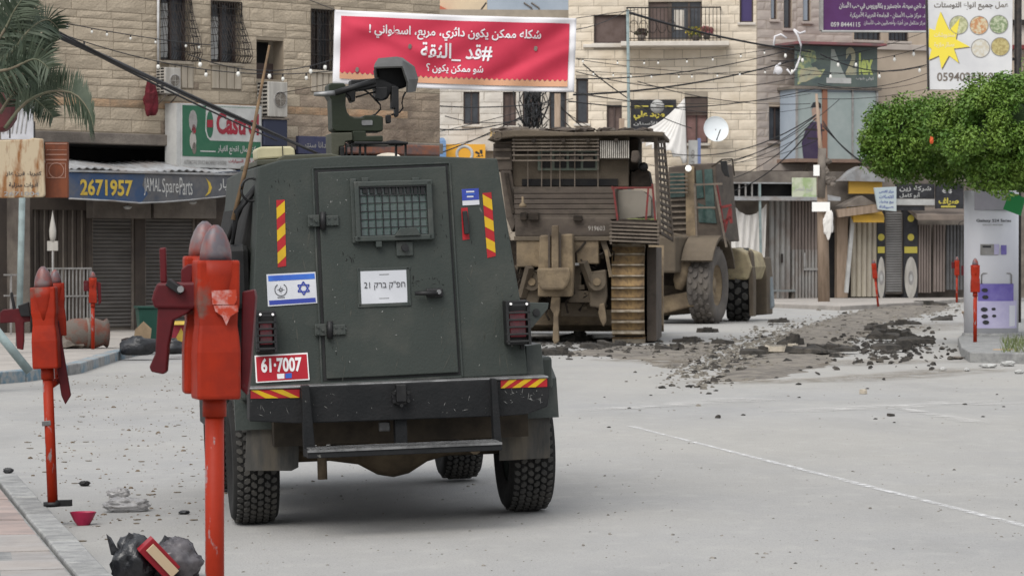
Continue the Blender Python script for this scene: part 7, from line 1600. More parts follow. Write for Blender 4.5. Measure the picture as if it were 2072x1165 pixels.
# ------------------------------------------------------------------ clipped trees at right
m_leaf = M('ficus_leaf', (0.060,0.135,0.014), (0.145,0.235,0.035), 0.5, scale=2.0, lo=0.4, hi=0.62, spec=0.35)
m_leafd = M('ficus_shade_core', (0.018,0.035,0.010), (0.03,0.05,0.015), 0.9, scale=3)  # dark leaf colour with the shade inside the crown painted in
m_bark = M('ficus_bark', (0.16,0.14,0.12), (0.10,0.09,0.08), 0.9, scale=6, bump=0.5)
TB = P(2036, 511, 56.2); TR = thing('clipped_tree', 'wide clipped ficus tree with dense rounded lobes behind the advertising column at right', 'tree', None, (TB.x, TB.y, 0))
MB().tube([(0,0,0),(0.03,0,1.2),(-0.02,-0.1,2.5)], [0.16,0.13,0.12], 12).build('trunk', m_bark, TR)
LOBES = [(2040,268,51.5,1.22,1.0,1.10,11,42000),(1838,280,53.8,0.88,0.75,0.76,23,24000),(1925,300,54.2,0.75,0.7,0.68,31,12000),(2110,235,52.0,0.9,0.9,1.0,37,18000),(1930,250,52.6,0.55,0.5,0.5,41,9000)]
for (cx, cy, d, rx, ry, rz, seed, n) in LOBES:
    c = P(cx, cy, d)-Vector((TB.x, TB.y, 0)); rnd = random.Random(seed); rw = Vector
    MB().tube([(-0.02,-0.1,2.4), tuple(Vector((0,-0.2,2.6)).lerp(c, 0.4)+Vector((0,0,0.05))), tuple(c)], [0.10,0.07,0.03], 8).build('limb', m_bark, TR)
    MB().lump(tuple(c), (rx*0.52, ry*0.52, rz*0.52), seed, 0.2, 20, 14, 1.6).build('crown_shade_core', m_leafd, TR, kind='stuff')  # solid core added to close gaps, inner shade put into its colour
    bl = []
    for k in range(110):
        v = Vector((rnd.gauss(0,1), rnd.gauss(0,1), rnd.gauss(0,1))).normalized(); f_ = 0.62+0.28*rnd.random(); bl.append((c+Vector((v.x*rx*f_, v.y*ry*f_, v.z*rz*f_)), rnd.uniform(0.14,0.30)))
    vs = []; fs = []
    for i in range(n):
        b, r = bl[rnd.randrange(len(bl))]; v = Vector((rnd.gauss(0,1), rnd.gauss(0,1), rnd.gauss(0,1))).normalized()
        p = b+v*r*(0.5+0.55*rnd.random())
        if rnd.random() < 0.02: p += v*rnd.uniform(0.04,0.14)
        nrm = (v*0.6+Vector((rnd.uniform(-1,1), rnd.uniform(-1,1), rnd.uniform(0,1.2)))).normalized(); ax = nrm.cross(Vector((rnd.uniform(-1,1), rnd.uniform(-1,1), rnd.uniform(-1,1)))).normalized(); bx__ = nrm.cross(ax)
        L = rnd.uniform(0.026, 0.046); W = L*0.5; k = len(vs)
        vs += [p-ax*L, p-bx__*W+nrm*0.008, p+ax*L, p+bx__*W+nrm*0.008]; fs += [(k, k+1, k+2), (k, k+2, k+3)]
    lf = MB(); lf.v = vs; lf.f = fs; lf.s = [False]*len(fs); lf.build('crown', m_leaf, TR, kind='stuff')
t = tag(MB().lump((0,0,0),(0.035,0.03,0.06),3,0.5,8,6).build('flower', M('orange_flower', (0.6,0.1,0.03), None, 0.6)), 'single orange-red flower on the big clipped tree', 'flower'); t.location = P(1885, 284, 51.0)
# ------------------------------------------------------------------ advertising column
kd = 54.0; KF = Frame((P(2018,511,kd).x, kd, 0.16), R(6)); kc = thing('advertising_column', 'white rounded advertising column printed with purple phones and boxes', 'advertising column', KF)
m_kw = M('column_white', (0.64,0.64,0.67), (0.57,0.57,0.62), 0.45, scale=0.7); m_kp = M('print_purple', (0.13,0.10,0.36), (0.20,0.17,0.42), 0.5, scale=3); m_kl = M('print_lilac', (0.40,0.37,0.56), (0.5,0.47,0.62), 0.5, scale=2)
q = KF.rect(1966,385,2074,664,-0.4); Rr = (q[1]-q[0])/2; cxk = (q[0]+q[1])/2
def kpt(x, z): # onto the curved front: wide ellipse
    a = max(-0.98, min(0.98, (x-cxk)/Rr)); return Vector((x, -0.42*math.sqrt(1-a*a*0.92)+0.1, z))
vsr = [[Vector((cxk+Rr*math.cos(R(t)), 0.1-0.42*math.sin(R(t)) if 0 < t < 180 else 0.1-0.30*math.sin(R(t)), z)) for t in range(0, 360, 10)] for z in (0.05, q[3])]
def kshape(t, z): a = R(t); return Vector((cxk+Rr*math.cos(a), 0.1-0.42*(abs(math.sin(a))**0.8)*(1 if math.sin(a) > 0 else -0.7), z))
MB().loft([[kshape(t, z) for t in range(0, 360, 10)] for z in (0.05, q[3])], True, True).build('body', m_kw, kc)
MB().loft([[kshape(t, z)+Vector(((kshape(t,z).x-cxk)*0.06, -0.02 if 0 < t < 180 else 0.02, 0)) for t in range(0, 360, 10)] for z in (-0.16, 0.05)], True, True).build('plinth', m_kerb, kc, bevel=0.01)
def kq(x0, y0, x1, y1, mat, name, off=0.012, n=10, rad=0):
    r = KF.rect(x0, y0, x1, y1, -0.35); mb = MB(); vs = []
    for i in range(n+1):
        x = r[0]+(r[1]-r[0])*i/n; a = max(-0.99, min(0.99, (x-cxk)/Rr)); y = 0.1-0.42*((1-a*a)**0.4)
        vs += [(x, y-off, r[2]), (x, y-off, r[3])]
    o = mb.add(vs, [(2*i, 2*i+2, 2*i+3, 2*i+1) for i in range(n)], True).build(name, mat, kc); return o
def kfn(p): a = max(-0.99, min(0.99, (p.x-cxk)/Rr)); return Vector((p.x, 0.1-0.42*((1-a*a)**0.4)-0.016, p.z))
a = KF.p(1979,447,-0.35); b = KF.p(2048,447,-0.35); text('Galaxy S24 Series', kc, m_ink, (a.x+b.x)/2, a.z, b.x-a.x, 0.065, bold=0.02, fn=kfn)
a = KF.p(1990,455,-0.35); b = KF.p(2030,455,-0.35); text('GALAXY AI IS HERE', kc, m_acg, (a.x+b.x)/2, a.z, b.x-a.x, 0.025, fn=kfn)
kq(1986,494,2020,516,m_acg,'printed_phone'); kq(2012,494,2022,515,m_kl,'printed_phone',0.014); kq(2026,496,2038,515,m_kp,'printed_phone',0.014); kq(1990,497,2006,501,m_ink,'printed_label',0.016)
kq(1982,574,2054,609,m_kp,'printed_box',0.013); kq(1980,608,2062,664,m_kl,'printed_box',0.012); kq(2044,618,2058,660,m_kw,'printed_box_edge',0.014)
for (cx_, cy_, r_) in ((1994,587,0.045),(1995,601,0.045),(1993,626,0.05),(1994,640,0.048),(1996,652,0.048),(2011,625,0.032),(2012,639,0.032)):
    c = KF.p(cx_, cy_, -0.35); MB().prism([(c.x+r_*1.2*math.cos(R(k*24)), c.z+r_*0.8*math.sin(R(k*24))) for k in range(15)], 0, 0.001).mp(lambda v: kfn(Vector(v))+Vector((0,-0.004-v[1],0))).build('printed_lens', m_ink, kc)
hb_ = [(1988,574),(1988,556),(1991,553),(2046,553),(2049,556),(2049,574)]
MB().tube([kfn(Vector(KF.p(a_, b_, -0.35))) for a_, b_ in hb_], 0.012, 6).build('printed_handle', m_acg, kc)
kq(1976,386,2044,424,M('print_grey', (0.33,0.32,0.36), (0.40,0.38,0.42), 0.6, scale=2),'printed_photo',0.012)
gsheet = MB().prism([(-0.2,-0.1),(0.12,-0.22),(0.2,0.1),(-0.08,0.22)], -0.01, 0.0).build('paper', M('green_paper', (0.02,0.22,0.06), None, 0.5)); gsheet.location = P(2052, 412, kd-0.6); tag(gsheet, 'bright green sheet stuck near the top of the advertising column', 'paper')
p = G(1966, 664, 0.16); t = thing('bucket', 'small tan pot behind the parking meters by the advertising column', 'pot', None, (p.x, p.y, 0.16)); MB().lathe([(0,0),(0.13,0),(0.17,0.28),(0.2,0.3),(0.2,0.34),(0.17,0.34),(0,0.3)], 18).build('pot', M('tan_pot', (0.33,0.24,0.18), (0.25,0.19,0.14), 0.9, scale=5), t)
# ------------------------------------------------------------------ cables and strings of bulbs
m_cab = M('cable_black', (0.02,0.02,0.022), None, 0.6)
m_bulb = M('bulb_white', (0.80,0.79,0.74), None, 0.3)
def cable_run(p0, p1, d0, d1, sag, r, label, group='overhead cables across the street', n=14, mid=None):
    a = P(*p0, d0); b = P(*p1, d1); pts = [tuple(a.lerp(b, i/n)-a-Vector((0,0,sag*4*(i/n)*(1-i/n)))) for i in range(n+1)]
    o = MB().tube(pts, [r*(1-0.35*i/n) for i in range(n+1)], 5).build('cable', m_cab); o.location = a; return tag(o, label, 'cable', group)
cable_run((88,60), (640,310), 44, 58, 0.0, 0.045, 'thickest black cable slanting down across the stone wall from the palm')
cable_run((90,56), (560,285), 44, 57, 0.05, 0.022, 'thinner black cable just above the thickest one on the stone wall')
cable_run((95,52), (700,330), 44, 60, 0.12, 0.015, 'thin black cable beside the thickest one, reaching furthest right')
cable_run((1270,25), (1640,105), 95, 99, 0.15, 0.045, 'dark heavy cable sloping from the balcony pole down to the utility pole')
cable_run((1160,192), (1620,118), 95, 99, 0.25, 0.035, 'heavy cable rising from the banner corner to the utility pole')
rndc = random.Random(9)
shared_lab = 'thin black cable in the tangle across the cream stone fronts'
for (a, b, s) in (((1165,120),(1880,135),0.3),((1165,145),(1640,150),0.4),((1165,190),(1640,190),0.25),((1150,205),(1650,180),0.3),((1165,160),(1610,98),0.2),((1290,165),(1640,210),0.2),((1300,205),(1655,215),0.25),((1180,130),(1400,260),0.2),
                  ((1660,110),(1885,128),0.3),((1655,170),(1885,160),0.2),((1655,175),(1885,145),0.2),((1655,120),(1885,60),0.1),((1655,200),(1885,178),0.1),
                  ((1650,235),(1400,340),0.3),((1650,240),(1420,370),0.4),((1650,250),(1440,395),0.4),((1655,230),(1350,310),0.4),((1652,285),(1480,330),0.1),((1655,255),(1300,330),0.5),
                  ((890,298),(1110,205),0.2),((890,310),(1115,200),0.1),((700,300),(1110,210),0.1),((890,262),(1110,215),0.2),((890,215),(1160,200),0.1),((900,235),(1100,230),0.2),((1115,205),(1300,290),0.2),((1120,200),(1260,300),0.2),((1110,210),(1240,330),0.1),
                  ((1665,250),(1800,345),0.3),((1665,245),(1760,330),0.2),((1665,255),(1850,370),0.3),((1450,330),(1700,200),0.3)):
    cable_run(a, b, rndc.uniform(93,97), rndc.uniform(95,99), s*1.3, rndc.choice((0.012,0.016,0.022)), shared_lab)
cable_run((1165,60), (1270,20), 90, 95, 0.1, 0.015, 'short thin cable from the banner top corner to the balcony pole')
pole((1270,20), (1276,620), 95, 0.05, m_teal, 'slim pale pole in front of the cream building left of the black sign')
pole((1128,190), (1128,420), 92, 0.10, m_wood, 'brown wooden pole stub rising behind the bulldozer roof')
pole((1258,240), (1258,420), 93, 0.09, m_wood, 'short brown post standing behind the bulldozer cab roof')
ct = MB()
for k in range(34):
    a_ = Vector((rndc.gauss(0,0.25), rndc.gauss(0,0.1), 0.75)); b_ = Vector((rndc.gauss(0,0.2), rndc.gauss(0,0.1), rndc.uniform(-0.8,-0.1))); c_ = a_.lerp(b_,0.5)+Vector((rndc.gauss(0,0.3),0,0)); ct.tube([a_, a_.lerp(c_,0.6), c_.lerp(b_,0.5), b_, b_+Vector((rndc.gauss(0,0.2),0,0.3))], 0.018, 5)
t = tag(ct.build('cable_tangle', m_black), 'black tangle of cables hanging below the banner before the white building', 'cable tangle', None); t.location = P(1078, 232, 96)
def bulbs(p0, p1, d0, d1, sag, n, label, r=0.05):
    a = P(*p0, d0); b = P(*p1, d1); t = thing('string_lights', label, 'string lights', None, tuple(a))
    N = 24; pos = lambda u: a.lerp(b, u)-a-Vector((0,0,sag*4*u*(1-u)))
    MB().tube([tuple(pos(i/N)) for i in range(N+1)], 0.009, 4).build('wire', m_cab, t)
    me = None
    for i in range(n):
        u = (i+0.5+rndc.uniform(-0.32,0.32))/n; c = pos(u)
        if me is None:
            o1 = MB().cyl((0,0,-0.07),(0,0,0.0),0.022*r/0.05,n=7).build('socket', m_cab, t); o2 = MB().lathe([(0,-0.19*r/0.05),(0.03*r/0.05,-0.17*r/0.05),(0.045*r/0.05,-0.13*r/0.05),(0.03*r/0.05,-0.08*r/0.05),(0.018*r/0.05,-0.06)], 9).build('bulb', m_bulb, t); me = (o1.data, o2.data)
        else:
            o1 = bpy.data.objects.new('socket', me[0]); COL.objects.link(o1); o1.parent = t; o2 = bpy.data.objects.new('bulb', me[1]); COL.objects.link(o2); o2.parent = t
        o1.location = c; o2.location = c
bulbs((100,40),(430,92),52,58,0.05,7,'string of small bulbs across the stone wall beside the palm', 0.025)
bulbs((100,60),(700,140),50,58,0.35,5,'sagging string of white bulbs crossing the caged windows', 0.036)
bulbs((380,110),(700,110),52,56,0.3,5,'short string of bulbs between the caged windows and the banner', 0.04)
bulbs((1165,118),(1570,98),92,96,0.2,8,'upper string of bulbs across the cream building', 0.035)
bulbs((1165,142),(1560,140),92,96,0.15,9,'lower string of bulbs across the cream building', 0.035)
bulbs((1560,95),(1880,90),96,97,0.5,6,'string of bulbs across the painted cafe sign', 0.055)
bulbs((1570,130),(1880,130),96,97,0.3,4,'string of bulbs along the lower edge of the cafe sign', 0.055)
# bulb frame ornament on the utility pole
t = thing('light_ornament', 'white curved light ornament at the top of the utility pole', 'ornament', None, (0,0,0)); OF = Frame(P(1600,110,98.5)); t.location = OF.loc
for pts in ([(1565,96),(1568,74),(1580,70),(1592,78)], [(1606,60),(1614,72),(1621,92),(1618,118),(1610,140),(1600,150),(1592,140)], [(1606,60),(1618,68),(1630,64)], [(1566,150),(1570,135),(1580,128)]):
    MB().tube([tuple(OF.p(a, b, 0)) for a, b in pts], 0.035, 7).build('tube', m_bwhite, t)
for yy in (93, 124): MB().bar(tuple(OF.p(1560, yy, 0)), tuple(OF.p(1624, yy, 0)), 0.035).build('bar', m_cab, t)
c = OF.p(1575, 143, 0); MB().lathe([(0,0.05),(0.1,0.04),(0.14,0),(0.12,-0.03),(0,-0.04)], 16, tuple(c), 'y').build('lamp', m_bwhite, t)
# ------------------------------------------------------------------ rubbish and rubble on the road
m_asph = M('torn_asphalt', (0.030,0.028,0.026), (0.065,0.058,0.05), 0.95, scale=6, bump=0.8, bscale=30, dirt=(0.16,0.14,0.115), damt=0.6, dscale=3, dlo=0.55, dhi=0.7)
m_soil = M('dug_soil', (0.19,0.17,0.145), (0.10,0.09,0.08), 0.98, scale=3.5, lo=0.4, hi=0.6, dirt=(0.24,0.215,0.18), damt=0.8, dscale=1.3, bump=1.0, bscale=20, speck=(0.05,0.045,0.04), slo=0.62, sscale=12)
m_stonel = M('pale_rubble', (0.42,0.37,0.30), (0.3,0.27,0.22), 0.95, scale=6, bump=0.5)
def patch(px_poly, h, seed, name, mat, res=0.13, fr=0.9):
    pts = [G(a, b) for a, b in px_poly]; n = len(pts)
    x0 = min(p.x for p in pts); x1 = max(p.x for p in pts); y0 = min(p.y for p in pts); y1 = max(p.y for p in pts)
    def inside(x, y):
        c = False; d = 1e9
        for i in range(n):
            a, b = pts[i], pts[(i+1) % n]
            if (a.y > y) != (b.y > y) and x < (b.x-a.x)*(y-a.y)/(b.y-a.y)+a.x: c = not c
            t = max(0, min(1, ((x-a.x)*(b.x-a.x)+(y-a.y)*(b.y-a.y))/((b.x-a.x)**2+(b.y-a.y)**2+1e-9)))
            d = min(d, math.hypot(x-a.x-t*(b.x-a.x), y-a.y-t*(b.y-a.y)))
        return d if c else -d
    NX = int((x1-x0)/res)+1; NY = int((y1-y0)/(res*2))+1; ids = {}; vs = []; fs = []
    def hz(x, y, d):
        e = sstep(0, 0.9, d+0.25*noise.noise(Vector((x*1.3, y*0.8, seed))))
        q = 0.55+0.45*noise.noise(Vector((x*fr, y*fr*0.5, seed))) + 0.35*noise.noise(Vector((x*4, y*2, seed+5))) + 0.25*noise.noise(Vector((x*9, y*5, seed+9)))
        return gz(x, y) - 0.01 + e*h*max(0.05, q)
    for j in range(NY+1):
        for i in range(NX+1):
            x = x0+i*res; y = y0+j*res*2; d = inside(x, y)
            if d > -0.1: ids[i, j] = len(vs); vs.append((x, y, hz(x, y, d)))
    for j in range(NY):
        for i in range(NX):
            k = [ids.get((i, j)), ids.get((i+1, j)), ids.get((i+1, j+1)), ids.get((i, j+1))]
            if None not in k: fs.append(tuple(k))
    o = MB().add(vs, fs, False).build(name, mat); return o
rb1 = patch([(1395,772),(1440,735),(1500,700),(1580,665),(1700,632),(1800,614),(1930,606),(1945,625),(1830,650),(1760,690),(1740,730),(1620,765),(1500,778)], 0.075, 3, 'churned_soil', m_soil)
rb1['kind'] = 'stuff'; tag(rb1, 'churned grey-brown soil heaped along the dug up road', 'soil', kind='stuff')
rb2 = patch([(1150,700),(1300,697),(1440,690),(1600,660),(1520,700),(1440,730),(1380,760),(1200,722),(1120,735),(1090,715)], 0.05, 7, 'scattered_soil', m_soil)
tag(rb2, 'thin brown soil spread on the road around the bulldozer', 'soil', kind='stuff')
# loose rubble over the soil: thousands of small broken bits, one mesh
def rubble(name, n, pick, smin, smax, mat, label):
    rnd = random.Random(n); mb = MB(); vs = []; fs = []
    for _ in range(n):
        px, py = pick(rnd); p = G(px, py); s = rnd.uniform(smin, smax)*(0.5+rnd.random()**3); k = len(vs); z = gz(p.x, p.y)
        m = Euler((rnd.uniform(-.5,.5), rnd.uniform(-.5,.5), rnd.uniform(0,6))).to_matrix(); sx, sy, sz = s*rnd.uniform(.6,1.3), s*rnd.uniform(.6,1.3), s*rnd.uniform(.25,.6)
        top = rnd.uniform(0.5,0.8); off = Vector((p.x, p.y, z+sz*0.4+pick.lift))
        for a, b, c in ((-1,-1,-1),(1,-1,-1),(1,1,-1),(-1,1,-1)): vs.append(off+m @ Vector((a*sx, b*sy, c*sz)))
        for a, b, c in ((-top,-top,1),(top,-top*.7,1),(top*.8,top,1),(-top,top*.6,1)): vs.append(off+m @ Vector((a*sx, b*sy, c*sz)))
        fs += [(k,k+1,k+5,k+4),(k+1,k+2,k+6,k+5),(k+2,k+3,k+7,k+6),(k+3,k,k+4,k+7),(k+4,k+5,k+6,k+7)]
    mb.v = vs; mb.f = fs; mb.s = [False]*len(fs); return tag(mb.build(name, mat), label, 'rubble', kind='stuff')
def pk_main(r):
    t = r.random(); x = 1400+500*t; y = 772-160*t**0.85; w = 26*(1-t*0.55)
    return x+r.gauss(0, 45), max(612, y-18*(1-t)+r.gauss(0, w*0.75))
pk_main.lift = 0.0
def pk_left(r): return r.uniform(1090,1440)+r.gauss(0,20), 705+r.gauss(0,9)
pk_left.lift = 0.0
def pk_right(r): return 1790+r.gauss(0,75), 705+r.gauss(0,18)
pk_right.lift = 0.02
m_soil2 = M('brown_rubble', (0.21,0.19,0.16), (0.11,0.10,0.085), 0.98, scale=8, lo=0.4, hi=0.6, bump=0.5)
rubble('rubble', 3000, pk_main, 0.015, 0.05, m_soil2, 'loose brown rubble spread over the dug up road')
rubble('rubble', 700, pk_main, 0.015, 0.055, m_asph, 'loose black asphalt bits mixed into the soil heap')
rubble('rubble', 500, pk_left, 0.015, 0.06, m_asph, 'loose black asphalt bits around the bulldozer track')
rubble('rubble', 380, pk_right, 0.015, 0.06, m_asph, 'loose black asphalt bits around the right-hand pile')
CHN = [0]
def chunk(px, py, wpx, hpx, label, mat=None, seed=None, slab=False, group='torn asphalt chunks on the road', shared=None):
    CHN[0] += 1; s = seed or CHN[0]; rnd = random.Random(s*13+1); p = G(px, py)
    k = 6000/p.y; W = wpx/k; H = hpx/k
    if shared is None:
        mb = MB(); n = 11
        ring0 = [(W/2*rnd.uniform(0.6,1.05)*math.cos(2*math.pi*i/n), W*0.45*rnd.uniform(0.6,1.05)*math.sin(2*math.pi*i/n)) for i in range(n)]
        th = min(0.05, H*0.6); tilt = (rnd.uniform(-0.25,0.25), min(0.9, max(0.05, (H-th)/max(W*0.8, .05))))
        parts_ = 1 if W < 0.35 else 3
        for q in range(parts_):
            ox, oy = (0, 0) if q == 0 else (W*rnd.uniform(-0.35,0.35), W*rnd.uniform(-0.3,0.3)); sc = 1 if q == 0 else rnd.uniform(0.35,0.6)
            bumps = [rnd.uniform(-0.25,0.4)*th for _ in range(n)]
            lo = [Vector((x*sc+ox, y*sc+oy, max(0, -0.01))) for x, y in ring0]; 
            a = rnd.uniform(-1, 1)*tilt[1]
            hi = [Vector((x*sc*0.93+ox, y*sc*0.93+oy, th+bumps[i]+abs(y*sc)*abs(a)*0.6+x*sc*tilt[0]*0.5+H*0.35*(q == 1))) for i, (x, y) in enumerate(ring0)]
            mid = Vector((ox, oy, th+H*0.5*rnd.uniform(0.2,0.9)))
            b = len(mb.v); mb.add(lo+hi+[mid], [(i, (i+1) % n, (i+1) % n+n, i+n) for i in range(n)] + [(i+n, (i+1) % n+n, 2*n) for i in range(n)])
        o = mb.build('asphalt_chunk', mat or m_asph)
    else:
        o = shared.copy(); COL.objects.link(o); o.scale = (W, W, max(H, 0.02))
    o.location = (p.x, p.y, gz(p.x, p.y)+0.004 + (0.04 if 1440 < px < 1900 and 630 < py < 760 else 0)); o.rotation_euler = (0, 0, rnd.uniform(-0.6, 0.6))
    tag(o, label, 'asphalt chunk', group); return o
chunk(1640, 718, 130, 26, 'longest torn asphalt slab, lying along the front of the soil heap')
chunk(1600, 702, 60, 34, 'torn asphalt slab tipped up beside the pale stone in the soil heap')
chunk(1520, 722, 70, 22, 'dark asphalt slab at the left front of the soil heap')
chunk(1700, 716, 80, 20, 'flat dark asphalt slab just left of the black pile')
chunk(1850, 700, 90, 24, 'blackest asphalt slab at the right end of the pile')
chunk(1800, 712, 90, 30, 'black asphalt slab at the front of the right-hand pile')
chunk(1790, 690, 80, 36, 'upturned black asphalt slab in the middle of the right-hand pile')
chunk(1768, 672, 60, 22, 'black asphalt slab at the left back of the right-hand pile')
chunk(1830, 686, 60, 26, 'black asphalt lump behind the right end of the pile')
chunk(1905, 648, 55, 12, 'thin asphalt slab lying left of the parking meter by the advertising column')
chunk(1880, 618, 90, 18, 'dark asphalt slab heap at the far end of the dug trench')
chunk(1845, 660, 50, 12, 'brownish asphalt piece between the pile and the far meters')
chunk(1810, 662, 40, 12, 'small asphalt piece behind the black pile')
chunk(1430, 672, 55, 12, 'flat black asphalt slab on pale road by the loader wheel')
chunk(1572, 656, 60, 10, 'thin asphalt sliver on the pale road right of the loader')
chunk(1385, 692, 70, 14, 'dark asphalt slab right of the bulldozer track')
chunk(1350, 708, 64, 16, 'wide asphalt slab in front of the light one near the track')
chunk(1362, 706, 40, 12, 'pale topped slab lying on dark asphalt near the track', m_stonel)
chunk(1160, 690, 90, 34, 'dark asphalt heap under the ripper of the bulldozer')
chunk(1200, 704, 80, 18, 'flat slab of asphalt just behind the bulldozer track')
chunk(1120, 718, 70, 22, 'dark asphalt lump beside the jeep mud guard')
chunk(1240, 700, 50, 10, 'thin dark slab touching the bottom of the track')
chunk(1460, 700, 60, 9, 'thin asphalt slab left of the soil heap')
chunk(1580, 716, 80, 24, 'pale tan stone slab amid the soil heap', m_stonel, group='pale stones on the road')
chunk(1747, 797, 18, 12, 'single tan stone standing alone on the pale road', m_stonel, group='pale stones on the road')
chunk(1453, 846, 13, 7, 'small dark stone on the road above the white line')
chunk(1802, 842, 20, 6, 'flat dark stone on the dusty streak at right')
sh_ = None
rnd = random.Random(5)
crumb = MB().lump((0,0,0.2),(0.5,0.42,0.4),2,0.5,8,5,2.0,0.2).build('asphalt_crumb', m_asph)
crumb.location = (0,0,-0.0)
first = True
def crumb_at(px, py, s):
    global first
    p = G(px, py); o = crumb if first else crumb.copy()
    if not first: COL.objects.link(o)
    first = False
    o.location = (p.x, p.y, gz(p.x, p.y)); o.scale = (s, s, s*0.45); o.rotation_euler = (0, 0, rnd.uniform(0, 3))
    tag(o, 'small dark crumb of asphalt lying on the dusty road', 'asphalt crumb', 'asphalt crumbs on the road')
for i in range(96):
    t = rnd.random(); 
    if i < 60: px = 1420+480*t+rnd.gauss(0, 40); py = 770-150*t+rnd.gauss(0, 20)+rnd.uniform(-10, 20)
    elif i < 78: px = rnd.uniform(1090, 1340); py = rnd.uniform(690, 732)
    else: px = rnd.uniform(1180, 2040); py = rnd.uniform(740, 900)
    py = max(py, 640); d = G(px, py).y
    crumb_at(px, py, rnd.uniform(0.05, 0.12) if i < 78 else rnd.uniform(0.03, 0.06))
dbl = M('leaf_litter', (0.10,0.08,0.06), (0.2,0.17,0.13), 0.9, scale=5)
# near-left rubbish
lit = MB().prism([(-0.5,-0.2),(0.1,-0.4),(0.5,-0.1),(0.4,0.3),(-0.2,0.35)], 0, 0.12, 'z').build('litter', dbl)
lf_ = True
for i in range(46):
    px = rnd.uniform(10, 400); py = rnd.uniform(800, 1100)
    if px < 30+(py-960)*0.95 and py > 940: continue
    p = G(px, py); o = lit if lf_ else lit.copy()
    if not lf_: COL.objects.link(o)
    lf_ = False; s = rnd.uniform(0.02, 0.07); o.scale = (s, s, s*0.6); o.location = (p.x, p.y, gz(p.x, p.y)+0.002); o.rotation_euler = (0,0,rnd.uniform(0,6))
    tag(o, 'scrap of brown litter on the dusty road left of the jeep', 'litter', 'litter scraps on the road')
def bag_mesh(c, size, seed, n=40, m=26, crinkle=0.22):
    mb = MB().ball((0,0,0), 1, n, m); o = Vector((seed*2.3, seed, 0))
    for i, v in enumerate(mb.v):
        q = 0.9+0.22*noise.noise(v*1.3+o) - crinkle*abs(noise.noise(v*2.6+o)) - crinkle*0.5*abs(noise.noise(v*6.0+o)); 
        w = Vector((v.x*size[0]*q, v.y*size[1]*q, max(-0.72, v.z*q)*size[2])); mb.v[i] = w+Vector(c)
    return mb
def crumpled(name, px, py, w, h, mat, label, cat, seed, flat=0.3, rough=0.9):
    p = G(px, py); k = 6000/p.y; o = bag_mesh((0,0,h/k*0.45),(w/k/2, w/k*0.35, h/k*0.62),seed,crinkle=0.45).build(name, mat)
    o.location = (p.x, p.y, gz(p.x, p.y)); return tag(o, label, cat)
crumpled('plastic_bag', 258, 1034, 120, 30, m_clear, 'crumpled clear white plastic bag on the road between the two near meters', 'bag', 4)
crumpled('plastic_bag', 240, 1008, 60, 24, m_clear, 'small clear plastic bag lying just behind the bigger one', 'bag', 14)
crumpled('litter', 171, 983, 28, 12, m_black, 'small black crumpled scrap on the road beside the second meter post', 'litter', 6)
crumpled('litter', 373, 1040, 28, 9, m_bag, 'small dark scrap beside the nearest meter post', 'litter', 7)
crumpled('litter', 17, 957, 26, 12, m_bag, 'black scrap above the near pavement corner', 'litter', 16)
p = G(168, 1062, 0.0); F = thing('paper_cup', 'crushed pink ribbed cup lying beside the kerb', 'cup', None, p, R(20))
MB().loft([[Vector((r*(1+0.08*(i%2))*math.cos(2*math.pi*i/24), r*(1+0.08*(i%2))*math.sin(2*math.pi*i/24)*0.8, z)) for i in range(24)] for r, z in ((0.035,0.0),(0.055,0.03),(0.075,0.075),(0.08,0.085))], False, True).build('cup', M('pink_plastic', (0.38,0.02,0.07), (0.3,0.02,0.05), 0.4, scale=5), F)
MB().lathe([(0,0.03),(0.05,0.035)], 16, (0,0,0)).build('inside', m_redc, F)
p = G(312, 1172, 0.0); bgo = thing('rubbish_bag', 'open black rubbish bag holding a red and cream box, at the bottom of the picture', 'bag', None, (p.x, p.y, gz(p.x,p.y)))
bag_mesh((-0.11,0,0.10),(0.14,0.13,0.16),21).build('bag_side', m_bag, bgo)
bag_mesh((0.10,0.06,0.09),(0.17,0.13,0.15),24).build('bag_side', M('smoky_bag', (0.035,0.03,0.035), (0.09,0.08,0.085), 0.25, scale=9, spec=0.6), bgo)
rbx = thing('carton', 'red and cream box sticking out of the open black bag', 'carton', None, (p.x+0.03, p.y-0.06, gz(p.x,p.y)+0.12), 0)
MB().obox((0,0,0),(0.10,0.06,0.22),(0.2,-0.75,0.2)).build('box', M('box_red', (0.25,0.012,0.02), None, 0.4), rbx, bevel=0.004)
MB().obox((0.025,-0.035,-0.01),(0.05,0.012,0.20),(0.2,-0.75,0.2)).build('label_strip', M('box_cream', (0.5,0.38,0.25), None, 0.5), rbx)
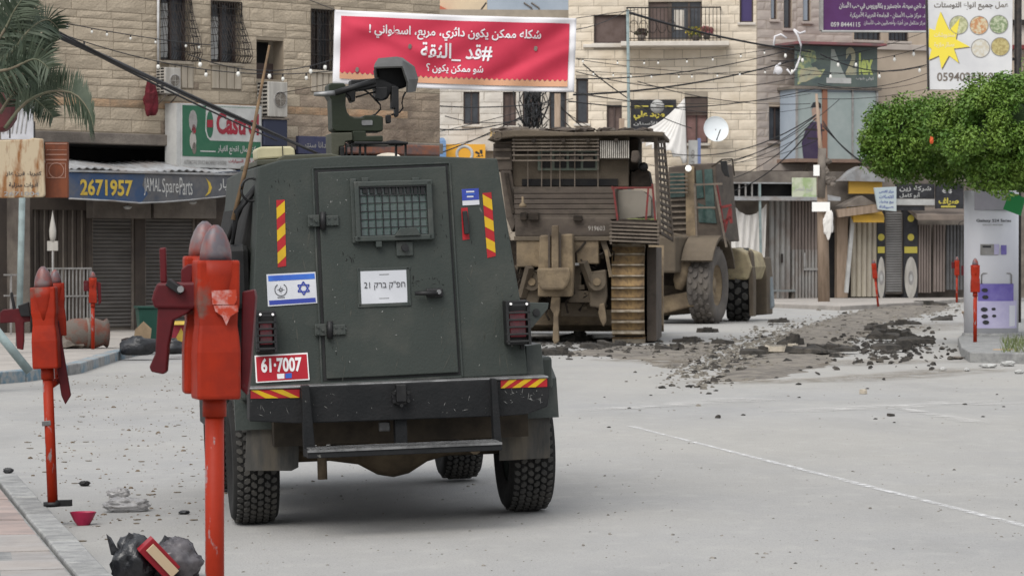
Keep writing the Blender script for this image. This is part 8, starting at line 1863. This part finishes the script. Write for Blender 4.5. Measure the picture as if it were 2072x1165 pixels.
# rubbish on the right by the platform
for i, (px, py, w, h, m, lab) in enumerate(((2025,728,40,18,M('tan_carton', (0.36,0.24,0.13), None, 0.9),'small tan carton at the foot of the right platform'),)):
    p = G(px, py); t = thing('carton', lab, 'carton', None, p, R(10)); MB().box(-0.17,0.17,-0.1,0.1,0,0.14).build('box', m, t, bevel=0.005); MB().obox((0,-0.12,0.15),(0.32,0.08,0.008),(0.5,0,0)).build('flap', m, t)
for i, (px, py, w, h, lab) in enumerate(((1908,750,18,8,'white scrap of paper alone on the road below the platform'),(1956,751,16,7,'pinkish white scrap right of the lone white one'),(2000,744,44,9,'longest white foam scrap by the right platform'),(2040,741,36,12,'white crumpled paper at the right edge below the grass'),(2062,756,24,9,'small white scrap in the lower row at the right edge'),(1935,727,44,7,'thin grey board lying against the platform corner'))):
    crumpled('litter', px, py, w, h, m_signw if i < 5 else m_conc, lab, 'litter', 30+i)
# tuft of grass on the platform edge
gr = MB(); rnd2 = random.Random(3)
for i in range(900):
    p = G(rnd2.uniform(2028, 2110), rnd2.uniform(705, 735)); a = rnd2.uniform(0, 6.28); h = rnd2.uniform(0.08, 0.22)
    b = Vector((p.x, p.y, gz(p.x,p.y)+0.1)); e = Vector((math.cos(a)*0.08, math.sin(a)*0.08, h)); w = Vector((-math.sin(a), math.cos(a), 0))*0.008
    gr.add([b-w, b+w, b+e], [(0,1,2)])
tag(gr.build('grass', M('grass_green', (0.09,0.13,0.04), (0.16,0.17,0.07), 0.8, scale=4)), 'patch of dry green grass at the right edge beside the platform', 'grass', kind='stuff')

# grit strewn over the whole road near the camera
def pk_all(r): return r.uniform(0, 2072), 760+400*r.random()**1.3
pk_all.lift = 0.0
rubble('grit', 1200, pk_all, 0.003, 0.010, M('grit_grey', (0.12,0.115,0.105), (0.28,0.26,0.23), 0.95, scale=25), 'fine grit strewn over the dusty road')
def pk_lit(r): return r.uniform(60, 520), 760+300*r.random()**1.5
pk_lit.lift = 0.0
rubble('grit', 700, pk_lit, 0.004, 0.016, M('grit_brown', (0.10,0.075,0.05), (0.2,0.16,0.12), 0.95, scale=25), 'brown leaf crumbs and grit on the road left of the jeep')
ears = MB()
for (x, y, z, dx, h) in ((-0.20,0.0,0.17,-0.05,0.07),(-0.15,-0.02,0.2,0.02,0.05),(0.02,0.04,0.17,0.03,0.06)):
    ears.add([(x-0.025,y,z-0.04),(x+0.03,y-0.02,z-0.04),(x+0.01,y+0.03,z-0.05),(x+dx,y,z+h),(x+dx+0.025,y+0.01,z+h*0.7)], [(0,1,3),(1,2,4,3),(2,0,3,4)])
ears.build('bag_knot', m_bag, bgo)
